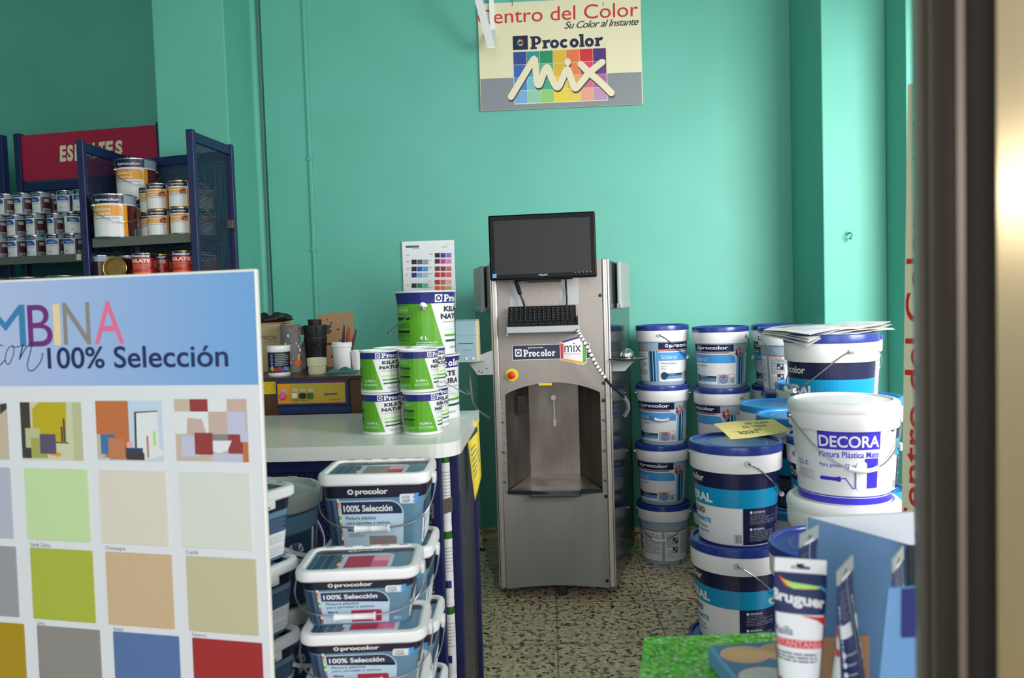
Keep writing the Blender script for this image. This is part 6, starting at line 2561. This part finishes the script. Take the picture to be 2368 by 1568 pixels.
# support for the top row: the row behind
for i, px in enumerate((20, 62, 104, 146, 188)):
    for k in range(2):
        ecan(px, dS_at(px) + 0.105, k, 'small can in the hidden back row, %s, under the crimson sign' % (('low ' if k == 0 else 'stacked ') + ['at the left end', 'left of middle', 'in the middle', 'right of middle', 'at the right end'][i]), 0)
GB = 'large navy banded cans on the lowest visible shelf'
for px, d, lb, t in ((71, 3.86, 'large navy banded can whose rim shows just above the display board, left one', 10), (158, 3.82, 'large navy banded can whose rim shows above the display board, right one', 22)):
    p = at(px, d, ZS2 + 0.15)
    p.z = ZS2
    place(dark_big, p, facing(p, t), lb, GB, 'paint can')
p = at(-16, 3.87, ZS2 + 0.15)
p.z = ZS2
place(sealer_big, p, facing(p, 100), 'large can with a grey blue band at the left edge above the display board', None, 'paint can', 90)

# ================================================================== DISPLAY BOARD IN THE FOREGROUND
TR = P(592, 621, 1.15)
rv = RC @ Vector((1, 0, 0))
fv = RC @ Vector((0, 0, -1))
rv.z = fv.z = 0
rv.normalize(); fv.normalize()
th = 13.5 * D2R
bu = (rv * math.cos(th) - fv * math.sin(th)).normalized()       # along the board to the right
bn = bu.cross(Vector((0, 0, 1))).normalized()                   # towards the viewer
lean = 0.6 * D2R
bv = (Vector((0, 0, 1)) * math.cos(lean) - bn * math.sin(lean)).normalized()
BP = Plane(TR, bu, bv)
B = BP.uv
bd = root('display_board', Vector((TR.x, TR.y, 0)))
tag(bd, 'large white display board with colour squares and room photos in the left foreground', 'display board')
wB, hB = 0.92, TR.z / bv.z - 0.002
Bm = Matrix((bu, -BP.n, bv)).transposed().to_4x4()
Bm.translation = TR
m = MB()
m.box(-wB, 0.0, 0.0005, 0.009, -hB, 0.0, 'board_edge', 0.003, None, 3)
ob = m.build('panel', bd)
ob.matrix_world = Bm
bpy.context.view_layer.update()
ob.parent = bd
ob.matrix_parent_inverse = Matrix.Translation((-TR.x, -TR.y, 0))
# header gradient of printed blue
hm_ = mat('board_header', (160, 186, 228), 0.35)
n_, l_, b_ = nodes(hm_)
tc = n_.new('ShaderNodeTexCoord')
sx = n_.new('ShaderNodeSeparateXYZ')
rp_ = n_.new('ShaderNodeValToRGB')
mr = n_.new('ShaderNodeMapRange')
mr.inputs[1].default_value = -0.45
mr.inputs[2].default_value = 0.0
rp_.color_ramp.elements[0].color = (lin(178), lin(194), lin(232), 1)
rp_.color_ramp.elements[1].color = (lin(112), lin(166), lin(220), 1)
l_.new(tc.outputs['Object'], sx.inputs[0])
l_.new(sx.outputs[0], mr.inputs[0])
l_.new(mr.outputs[0], rp_.inputs[0])
l_.new(rp_.outputs[0], b_.inputs['Base Color'])
a = Art()
a.rect(-wB + 0.003, -0.0035, -hB + 0.003, -0.004, 'board_white', 0)
hz = (B(605, 880)[1] + B(20, 902)[1]) / 2
a.rect(-wB + 0.003, -0.0035, hz, -0.004, 'board_header', 1)
Y2 = lambda x, y: B(x * 0.3061, 600 + y * 0.3061)
for ch_, m_, xa, xb, yb_, yt in (('M', 'blue_m', -95, 202, 665, 352), ('B', 'purple', 220, 405, 660, 345), ('I', 'ivory_i', 414, 466, 650, 338), ('N', 'grey_n', 487, 690, 645, 328), ('A', 'pink_a', 718, 942, 640, 318),
                                 ('O', 'cyan', -420, -120, 672, 350), ('C', 'orange', -700, -440, 680, 355)):
    if m_ not in MATS:
        mat(m_, {'blue_m': (62, 128, 180), 'ivory_i': (240, 212, 164), 'grey_n': (142, 136, 128), 'pink_a': (228, 112, 150)}[m_], 0.45)
    bl, br2, tl2 = Y2(xa, yb_), Y2(xb, yb_), Y2(xa, yt)
    w_ = br2[0] - bl[0]
    a.text3(ch_, bl, (bl[0] + w_, bl[1]), (bl[0], tl2[1]), m_, 2, 0.0 if ch_ != 'I' else 0.02)
# script 'con'
def sc(pts, w=0.0016):
    a.brush([Y2(x, y) for x, y in pts], w, 'board_ink', 3, 8)
sc([(25, 650), (-5, 655), (-35, 720), (-25, 785), (5, 795), (40, 760)])
sc([(100, 650), (65, 672), (42, 740), (55, 790), (80, 778), (108, 700), (100, 650), (112, 665), (150, 655)], 0.0014)
sc([(175, 640), (165, 690), (150, 755)], 0.0022)
sc([(150, 755), (190, 680), (228, 640), (246, 632), (232, 700), (210, 790), (222, 838), (262, 832), (310, 770), (325, 715), (318, 712)], 0.0016)
bl, br2, tl2 = Y2(366, 832), Y2(1728, 806), Y2(366, 660)
zb_ = (bl[1] + br2[1]) / 2
ztt = (Y2(1580, 652)[1] + zb_ + (tl2[1] - bl[1])) / 2
a.text3('100% Selección', (bl[0], zb_), (br2[0], zb_), (bl[0], ztt), 'board_ink', 3, 0.012)
V = lambda x, y: B(x, y)
# swatches: pixel corners of each, squared up on the board
mats_ = {}
SW = [('sw_a', (178, 186, 200), 30, 1082, 33, 1247, True, -88), ('sw_b', (196, 222, 166), 56, 1084, 203, 1250, True, 0), ('sw_c', (222, 214, 200), 228, 1090, 385, 1261, True, 0), ('sw_d', (216, 220, 210), 414, 1092, 580, 1268, True, 0),
      ('sw_e', (152, 154, 162), 38, 1264, 0, 1424, True, -80), ('sw_f', (172, 182, 62), 71, 1268, 214, 1436, True, 0), ('sw_g', (206, 178, 142), 245, 1277, 398, 1448, True, 0), ('sw_h', (196, 190, 154), 430, 1287, 593, 1464, True, 0),
      ('sw_i', (172, 140, 16), 57, 1442, 0, 1640, True, -60), ('sw_j', (142, 138, 134), 86, 1448, 232, 1640, True, 0), ('sw_k', (84, 114, 166), 263, 1461, 414, 1660, True, 0), ('sw_l', (162, 38, 42), 445, 1476, 606, 1690, True, 0)]
colx = [(-84, 24), (57, 203), (229, 384), (415, 578)]
colx2 = [(-70, 37), (71, 214), (245, 397), (431, 592)]
colx3 = [(-60, 56), (87, 231), (263, 414), (446, 606)]
rowsP = [(colx, [1080, 1084, 1088, 1093], [1244, 1250, 1258, 1267]), (colx2, [1262, 1269, 1279, 1290], [1424, 1435, 1447, 1462]), (colx3, [1441, 1450, 1465, 1480], [1620, 1632, 1650, 1670])]
for r_, (cx, ty, by) in enumerate(rowsP):
    tvs = [V((cx[k][0] + cx[k][1]) / 2, ty[k])[1] for k in range(4)]
    bvs = [V((cx[k][0] + cx[k][1]) / 2, by[k])[1] for k in range(4)]
    tv, bv_ = sum(tvs) / 4, sum(bvs) / 4
    for k in range(4):
        nm, col = SW[r_ * 4 + k][0], SW[r_ * 4 + k][1]
        mat(nm, col, 0.5)
        ym = (ty[k] + by[k]) / 2
        xa, xb = V(cx[k][0], ty[k])[0], V(cx[k][1], ty[k])[0]
        m = MB()
        m.box(xa, xb, -0.0022, 0.0005, bv_, tv, nm, 0.0006, None, 1)
        o = m.build('colour_swatch', ob)
    if r_ < 2:
        nmz = [('Verde Cítrico', 'Champagne', 'Capilla'), ('Lima', 'Avena', 'Esparto')][r_]
        for k in range(3):
            xa = V(rowsP[r_ + 1][0][k + 1][0], rowsP[r_ + 1][1][k + 1])[0]
            nxt = sum(V((rowsP[r_ + 1][0][q][0] + rowsP[r_ + 1][0][q][1]) / 2, rowsP[r_ + 1][1][q])[1] for q in range(4)) / 4
            gap = bv_ - nxt
            ln = {'Verde Cítrico': 0.0385, 'Champagne': 0.0365, 'Capilla': 0.0215, 'Lima': 0.0145, 'Avena': 0.018, 'Esparto': 0.0245}[nmz[k]]
            a.text(nmz[k], xa, xa + ln, nxt + gap * 0.12, nxt + gap * 0.66, 'print_grey', 2)
# room photographs
def photo(x0, x1, yt, yb_, shapes):
    xa, xb = V(x0, (yt + yb_) / 2)[0], V(x1, (yt + yb_) / 2)[0]
    t, b = V((x0 + x1) / 2, yt)[1], V((x0 + x1) / 2, yb_)[1]
    f = lambda u, v: (xa + (xb - xa) * u, b + (t - b) * v)
    for sh_ in shapes:
        a.poly([f(u, v) for u, v in sh_[1]], sh_[0], sh_[2])


for nm, col in (('ph_cream', (206, 208, 176)), ('ph_yellow', (190, 172, 24)), ('ph_dark', (66, 56, 52)), ('ph_violet', (92, 80, 110)), ('ph_lime', (162, 168, 84)), ('ph_pale', (190, 192, 146)), ('ph_orange', (196, 112, 64)),
                ('ph_sky', (196, 214, 232)), ('ph_white', (226, 230, 232)), ('ph_blue', (64, 116, 170)), ('ph_peach', (196, 124, 84)), ('ph_beige', (200, 184, 164)), ('ph_red', (150, 56, 56)), ('ph_lilac', (196, 196, 220)), ('ph_rose', (200, 176, 164)), ('ph_grey', (136, 132, 130))):
    mat(nm, col, 0.45)


def R4(u0, u1, v0, v1):
    return [(u0, v0), (u1, v0), (u1, v1), (u0, v1)]


photo(-90, 19, 932, 1062, [('ph_beige', R4(0, 1, 0, 1), 2), ('ph_dark', [(0.86, 0.80), (1, 0.9), (1, 1), (0.86, 0.97)], 3)])
photo(50, 190, 930, 1064, [('ph_cream', R4(0, 1, 0, 1), 2), ('ph_dark', R4(0, 0.16, 0.03, 1), 3), ('ph_yellow', [(0.20, 0.32), (0.74, 0.30), (0.76, 1), (0.32, 1), (0.20, 0.88)], 3), ('ph_pale', R4(0.86, 1, 0, 1), 3),
                         ('ph_dark', [(0.52, 0.30), (0.78, 0.29), (0.78, 0.31), (0.52, 0.32)], 4), ('ph_dark', R4(0.66, 0.69, 0.32, 0.58), 4), ('ph_dark', R4(0.70, 0.73, 0.32, 0.72), 4),
                         ('ph_pale', R4(0.07, 0.32, 0.21, 0.55), 5), ('ph_lime', R4(0.16, 0.42, 0.04, 0.38), 6), ('ph_violet', R4(0.31, 0.57, 0.11, 0.45), 7), ('orange', [(0.44, 0.10), (0.62, 0.06), (0.66, 0.12), (0.58, 0.14)], 5)])
photo(224, 376, 927, 1066, [('ph_sky', R4(0, 1, 0, 1), 2), ('ph_orange', R4(0, 0.50, 0.05, 1), 3), ('ph_beige', R4(0, 0.12, 0.03, 0.44), 4), ('ph_dark', [(0.58, 0.18), (0.61, 0.18), (0.62, 0.80), (0.94, 0.82), (0.94, 0.84), (0.59, 0.82)], 4), ('ph_white', [(0.61, 0.14), (0.95, 0.14), (0.94, 0.82), (0.62, 0.80)], 3),
                          ('ph_blue', R4(0.06, 0.28, 0.11, 0.44), 5), ('ph_peach', R4(0.18, 0.43, 0.02, 0.38), 6), ('ph_dark', R4(0.44, 0.72, 0.02, 0.14), 5), ('pink_pale', R4(0.46, 0.54, 0.22, 0.32), 5), ('slate_blue', R4(0.44, 0.70, 0.14, 0.22), 5), ('ph_white', [(0.72, 0.02), (1, 0.10), (1, 0.2), (0.72, 0.2)], 4), ('ph_peach', R4(0.76, 0.79, 0.06, 0.42), 5), ('green_pale', R4(0.86, 0.9, 0.26, 0.5), 5)])
photo(406, 573, 923, 1067, [('ph_beige', R4(0, 1, 0, 1), 2), ('ph_red', R4(0.22, 0.47, 0.80, 1), 3), ('ph_white', R4(0.47, 0.73, 0.80, 1), 3), ('ph_rose', R4(0.73, 0.98, 0.80, 1), 3), ('ph_beige', R4(0, 0.22, 0.8, 1), 3), ('ph_lilac', R4(0.73, 0.98, 0.44, 0.80), 3), ('ph_white', R4(0, 0.47, 0.44, 0.8), 3), ('ph_rose', R4(0.47, 0.73, 0.44, 0.8), 3), ('ph_grey', R4(0.47, 0.73, 0.34, 0.44), 3),
                          ('ph_red', R4(0.73, 0.95, 0.13, 0.44), 3), ('ph_rose', [(0.16, 0.44), (0.44, 0.44), (0.38, 0.68), (0.18, 0.70)], 4), ('ph_white', [(0.44, 0.2), (0.60, 0.13), (0.72, 0.18), (0.78, 0.34), (0.50, 0.33)], 4), ('ph_lilac', R4(0.5, 0.92, 0.0, 0.13), 4), ('ph_lilac', R4(0.08, 0.34, 0.07, 0.41), 5), ('ph_red', R4(0.27, 0.52, 0.11, 0.46), 6), ('ph_orange', R4(0.93, 1, 0, 0.32), 5), ('ph_lilac', R4(0.9, 1, 0.32, 0.5), 5)])
printed(a, flat_map((0, 0.0004, 0), (1, 0, 0), (0, 0, 1), (0, -1, 0)), 'board_print', ob, None, 0.0006, 0.00018)

# ================================================================== RIGHT FOREGROUND: SHELF WITH GLUE TUBES
ZD = 0.775
tb = root('display_table', (0, 0, 0))
tag(tb, 'low white display table under the green glitter sheet and the glue tubes', 'table')
tx0 = onz(1470, 1568, ZD).x + 0.03
MB().box(tx0, 1.02, 0.42, 1.09, ZD - 0.03, ZD - 0.003, 'display_white', 0.003).build('table_top', tb)
for (x, y) in ((tx0 + 0.04, 0.46), (0.98, 0.46), (tx0 + 0.04, 1.05), (0.98, 1.05)):
    MB().box(x - 0.02, x + 0.02, y - 0.02, y + 0.02, 0, ZD - 0.03, 'display_white', 0.003).build('leg', tb)
g0, g1, g2 = onz(1490, 1474, ZD), onz(1478, 1568, ZD), onz(1795, 1462, ZD)
m = MB()
e1 = (g1 - g0) * 2.6
gp_ = [g0, g2 + (g2 - g0) * 0.35, g2 + (g2 - g0) * 0.35 + e1, g0 + e1]
m.quadprism(*[Vector((v.x, v.y, ZD - 0.003)) for v in gp_[::-1]], (0, 0, 0.003), 'green_glitter')
tag(m.build('glitter_sheet'), 'green glitter foam sheet spread on the display table', 'foam sheet')

# blue tray card with scalloped tan and white wells
zt_ = ZD + 0.028
k0, k1, k2 = onz(1636, 1489, zt_), onz(1668, 1568, zt_), onz(1790, 1477, zt_)
ex = (k2 - k0).normalized()
ey = (k1 - k0)
ey = (ey - ex * ey.dot(ex)).normalized()
kr = root('sample_tray', Vector((k0.x, k0.y, ZD)))
tag(kr, 'shallow blue tray with tan and white scalloped wells on the glitter sheet', 'tray')
KM = Matrix(((ex.x, -ey.x, 0, 0), (ex.y, -ey.y, 0, 0), (0, 0, 1, 0), (0, 0, 0, 1)))
kr.matrix_world = Matrix.Translation((k0.x, k0.y, ZD)) @ KM
wt = 0.128
MB().box(0, wt, -0.16, 0, 0, 0.026, 'display_light', 0.003).build('tray_body', kr)
a = Art()
a.rrect(0.005, wt - 0.005, -0.155, -0.004, 0.003, 'display_blue', 0)
for y, mm in ((-0.034, 'tan'), (-0.092, 'putty')):
    for ly, gg, mm_ in ((1, 0.0018, 'pink_pale'), (2, 0.0, mm)):
        a.ell(0.036, y, 0.029 + gg, 0.022 + gg, mm_, ly, 28)
        a.ell(0.088, y, 0.031 + gg, 0.023 + gg, mm_, ly, 28)
printed(a, flat_map((0, 0, 0.026), (1, 0, 0), (0, 1, 0), (0, 0, 1)), 'well_insert', kr)

# cardboard display: blue back panel, white board behind it, light blue flap with a navy block
db = root('display_box', (0, 0, 0))
tag(db, 'open blue cardboard display box holding glue tubes in the right foreground', 'display box')


def slabpx(pts, d, th, m, name, parent):
    q = [P(px, py, dd) for (px, py), dd in zip(pts, d if isinstance(d, (list, tuple)) else [d] * len(pts))]
    mb = MB()
    o = mb.quadprism(*q, Vector((0, th, 0)), m)
    return mb.build(name, parent)


zl_ = ZD + 0.001
dp = 0.90


def low(px, d):
    p = at(px, d, zl_)
    return p


q = [P(1870, 1197, dp), P(2125, 1267, dp), low(2140, dp), low(1890, dp)]
MB().quadprism(*q, Vector((0, 0.004, 0)), 'display_blue').build('back_panel', db)
cq = [P(1875, 1478, dp - 0.004), P(2010, 1470, dp - 0.004), low(2012, dp - 0.004), low(1888, dp - 0.004)]
MB().quadprism(*cq, Vector((0, 0.003, 0)), 'cork').build('cork_strip', db)
q = [P(2054, 1361, 0.72), P(2135, 1356, 0.72), at(2140, 0.72, ZD + 0.001), at(2006, 0.72, ZD + 0.001)]
fl = MB().quadprism(*q, Vector((0, 0.003, 0)), 'display_light').build('front_flap', db)
q = [P(2086, 1362, 0.719), P(2128, 1359, 0.719), P(2130, 1472, 0.719), P(2085, 1474, 0.719)]
MB().quadprism(*q, Vector((0, -0.0008, 0)), 'display_navy').build('navy_block', fl)
q = [P(2100, 1262, 0.885), P(2135, 1262, 0.885), P(2135, 1400, 0.885), P(2103, 1400, 0.885)]
MB().quadprism(*q, Vector((0, 0.003, 0)), 'black').build('side_edge', db)
MB().box(low(1895, dp).x, 0.62, 0.70, low(1895, dp).y, ZD - 0.002, ZD + 0.004, 'display_light').build('box_floor', db)
q = [P(1866, 1199, 0.965), P(2113, 1185, 0.965), low(2125, 0.965), low(1880, 0.965)]
wbp = MB().quadprism(*q, Vector((0, 0.006, 0)), 'display_white').build('white_panel')
tag(wbp, 'plain white board standing behind the blue display box', 'board')


# glue tubes
def tube_ring(t, L, wc=0.0265, rb=0.0195, n=36):
    """ring at height t*L: flat crimp at the top, round at the bottom"""
    k = max(0.0, min(1.0, (t - 0.08) / 0.84))
    k = k * k * (3 - 2 * k) * 0.6 + k * 0.4
    rx = rb + (wc - rb) * k
    ry = rb * (1 - k) ** 0.85 + 0.0012
    return [Vector((rx * math.cos(2 * math.pi * i / n), ry * math.sin(2 * math.pi * i / n), t * L)) for i in range(n)]


def art_tube():
    a = Art()
    L = 0.175
    a.rect(-0.95, 0.95, L * 0.74, L * 0.985, 'board_ink', 1)
    a.rect(0.98, 1.96, 0.02, L * 0.985, 'board_ink', 1)
    a.rect(-1.96, -0.98, 0.02, L * 0.985, 'board_ink', 1)
    a.text3('Bruguer', (-0.86, L * 0.795), (0.74, L * 0.757), (-0.86, L * 0.885), 'white', 3, 0.04)
    for k, (c_, y) in enumerate((('red', 0.0), ('orange_deep', 0.006), ('orange', 0.012), ('yellow', 0.018), ('green_pale', 0.024))):
        a.poly([(-0.62 + 0.05 * k, L * (0.965 - 0.008 * k)), (-0.40 + 0.06 * k, L * (0.905 - 0.004 * k)), (0.05 + 0.1 * k, L * (0.885 + 0.003 * k)), (0.10 + 0.1 * k, L * (0.90 + 0.003 * k)), (-0.2 + 0.06 * k, L * (0.915 + 0.002 * k))], c_, 3 + k)
    a.poly([(0.2, L * 0.90), (0.55, L * 0.915), (0.80, L * 0.895), (0.86, L * 0.85), (0.80, L * 0.875), (0.5, L * 0.90)], 'sky', 4)
    a.poly([(0.0, L * 0.735), (0.95, L * 0.725), (0.95, L * 0.66), (0.45, L * 0.71)], 'red', 2)
    a.text('Masilla', -0.84, -0.20, L * 0.615, L * 0.665, 'royal', 3)
    a.rect(-0.95, 0.95, L * 0.545, L * 0.59, 'red', 2)
    a.text3('INSTANTÁNEA', (-0.92, L * 0.552), (0.70, L * 0.548), (-0.92, L * 0.598), 'pink_pale', 3, 0.02)
    a.lines(-0.85, 0.5, L * 0.46, L * 0.52, 3, 'slate_blue', 3, 0.4)
    a.ell(-0.72, L * 0.30, 0.24, L * 0.055, 'red', 2, 20)
    a.text('5', -0.80, -0.62, L * 0.275, L * 0.325, 'white', 3, 0.02)
    a.stroke([(0.0, L * 0.20), (0.85, L * 0.315)], 0.02, 'red', 2, False)
    a.rect(-0.2, 0.8, L * 0.06, L * 0.12, 'royal', 2)
    for s in (1.05, -1.9):
        a.text3('Bruguer', (s + 0.2, L * 0.86), (s + 0.2, L * 0.50), (s + 0.05, L * 0.86), 'pale_blue', 3, 0.02)
        a.rect(s + 0.05, s + 0.75, L * 0.66, L * 0.74, 'white', 3)
        for k in range(5):
            a.ell(s + 0.16, L * (0.56 - 0.06 * k), 0.09, L * 0.018, 'white', 4, 12)
            a.lines(s + 0.30, s + 0.8, L * (0.55 - 0.06 * k), L * (0.57 - 0.06 * k), 1, 'print_pale', 4, 0.6)
        a.lines(s + 0.3, s + 0.8, L * 0.76, L * 0.94, 8, 'print_grey', 3, 0.35)
    return a


def tube_map(L):
    def fn(x, y, off):
        # x in [-2, 2]: quarter turns from the front; front spans -1..1
        t = y / L
        k = max(0.0, min(1.0, (t - 0.08) / 0.84))
        k = k * k * (3 - 2 * k) * 0.6 + k * 0.4
        rx = 0.0195 + (0.0265 - 0.0195) * k
        ry = 0.0195 * (1 - k) ** 0.85 + 0.0012
        a_ = x * math.pi / 2
        return Vector(((rx + off) * math.sin(a_), -(ry + off) * math.cos(a_), y))
    return fn


def glue_tube():
    r = root('glue_tube')
    r['category'] = 'glue tube'
    L = 0.175
    MB().loft([tube_ring(k / 32, L, n=64) for k in range(33)], 'paper_white').build('tube_body', r)
    printed(art_tube(), tube_map(L), 'printed_label', r, 0.0625, 0.0006, 0.0002, L / 32)
    m = MB()
    w, t = 0.0268, 0.0010
    m.box(-w, w, -t, t, L - 0.003, L + 0.001, 'foil')
    m.box(-w, -0.010, -t, t, L + 0.001, L + 0.007, 'foil')
    m.box(0.010, w, -t, t, L + 0.001, L + 0.007, 'foil')
    m.box(-0.010, -0.004, -t, t, L + 0.0045, L + 0.007, 'foil')
    m.box(0.004, 0.010, -t, t, L + 0.0045, L + 0.007, 'foil')
    m.box(-w, w, -t, t, L + 0.007, L + 0.012, 'foil')
    m.build('crimp', r)
    MB().lathe([(0, -0.022), (0.0165, -0.022), (0.0175, -0.020), (0.0185, 0.0), (0.0, 0.0)], 'display_navy', 28).build('cap', r)
    return r


gt = glue_tube()
GT2 = 'glue tubes standing in the blue display box'
mat('foil_white', (236, 236, 238), 0.35)


def gtube(px, d, rz, label, tilt=(0, 0), dz=0.0):
    p = at(px, d, ZD + 0.1)
    p.z = ZD + 0.0255 + dz
    o = place(gt, p, 0, label, GT2)
    o.rotation_euler = (tilt[0] * D2R, tilt[1] * D2R, facing(p, rz))
    o.scale = (0.93, 0.93, 0.965)
    return o


t1 = gtube(1843, 0.80, 6, 'white glue tube with a red band, its front label facing the camera', (0, 1.5))
t2 = gtube(1850, 0.853, -112, 'dark side of a glue tube standing right behind the front one', (-3, -2), 0.014)
t3 = gtube(1963, 0.79, -106, 'glue tube turned edge on, alone in the middle of the blue display box', (0, 3))
t4 = gtube(2078, 0.81, -101, 'glue tube standing behind the light blue flap, only its top showing', (0, 0), 0.0)
for ch in t1.children:
    if ch.name.startswith('crimp'):
        ch.data = ch.data.copy()
        ch.data.materials[0] = MATS['foil_white']

# vertical sign leaning by the right wall
ZV = 1.72
v0, v1 = P(2099, 196, 1.70), P(2085, 1185, 1.70)
vd = (v1 - v0).normalized()
vb = v0 + vd * ((v0.z - 0.012) / -vd.z)
vn = (fv * -1).normalized()
vr = vd.cross(vn).normalized()
if vr.dot(rv) < 0:
    vr = -vr
vr = (vr * math.cos(62 * D2R) - fv * math.sin(62 * D2R))
vr = (vr - vd * vr.dot(vd)).normalized()
vn = vd.cross(vr).normalized()
if vn.dot(rv) > 0:
    vn = -vn
vs_ = root('leaning_sign', (0, 0, 0))
tag(vs_, 'tall cream sign with red upward letters leaning beside the dark door frame', 'sign')
VW = 0.27
m = MB()
m.quadprism(vb, vb + vr * VW, v0 + vr * VW + vd * -0.0, v0, -vn * 0.006, 'cream')
m.build('board', vs_)
VP_ = Plane(v0, vr, -vd)
a = Art()
c_ = VP_.uv
bl, tl = c_(2131, 1250), c_(2087, 1250)
br2 = (bl[0], c_(2137, 487)[1])
a.text3('Centro del Color', bl, br2, (tl[0], bl[1]), 'sign_red', 1, 0.012)
for k, (cc_, y) in enumerate((('violet', 285), ('orange', 310), ('yellow', 345), ('print_grey', 365))):
    q_ = c_(2112, y)
    a.ell(q_[0] + 0.004, q_[1], 0.006, 0.009, cc_, 1, 12)
printed(a, flat_map(VP_.o + vn * 0.0, VP_.ux, VP_.uy, vn), 'lettering', vs_)

# ================================================================== DOOR FRAME AT THE RIGHT EDGE
dfr = struct(root('door_1', (0, 0, 0)))


def dprof(pts, m, name, back=0.12):
    """upright profile from (pixel column, depth) pairs read at eye level, extruded from floor to lintel"""
    q = [P(px, 784, d) for px, d in pts]
    last, first = q[-1], q[0]
    pl_ = [(v.x, v.y) for v in q] + [(last.x + 0.004, last.y + back), (first.x + 0.02, first.y + back)]
    mb = MB()
    mb.prism(pl_, 0.0, 2.45, m, lambda u, v, t: Vector((u, v, t)))
    return mb.build(name, dfr)


dprof([(2123, 0.470), (2150, 0.470), (2150.5, 0.463), (2160, 0.463), (2160.5, 0.470), (2212, 0.470)], 'bronze_frame', 'jamb', 0.05)
dprof([(2212, 0.462), (2215, 0.440), (2233, 0.438), (2237, 0.450)], 'bronze_edge', 'jamb_bead', 0.05)
dprof([(2237, 0.452), (2262, 0.446), (2301, 0.446)], 'bronze_dark', 'leaf_edge', 0.05)
dprof([(2301, 0.428), (2306, 0.418), (2410, 0.4072), (2521, 0.3964)], 'champagne', 'door_leaf', 0.03)
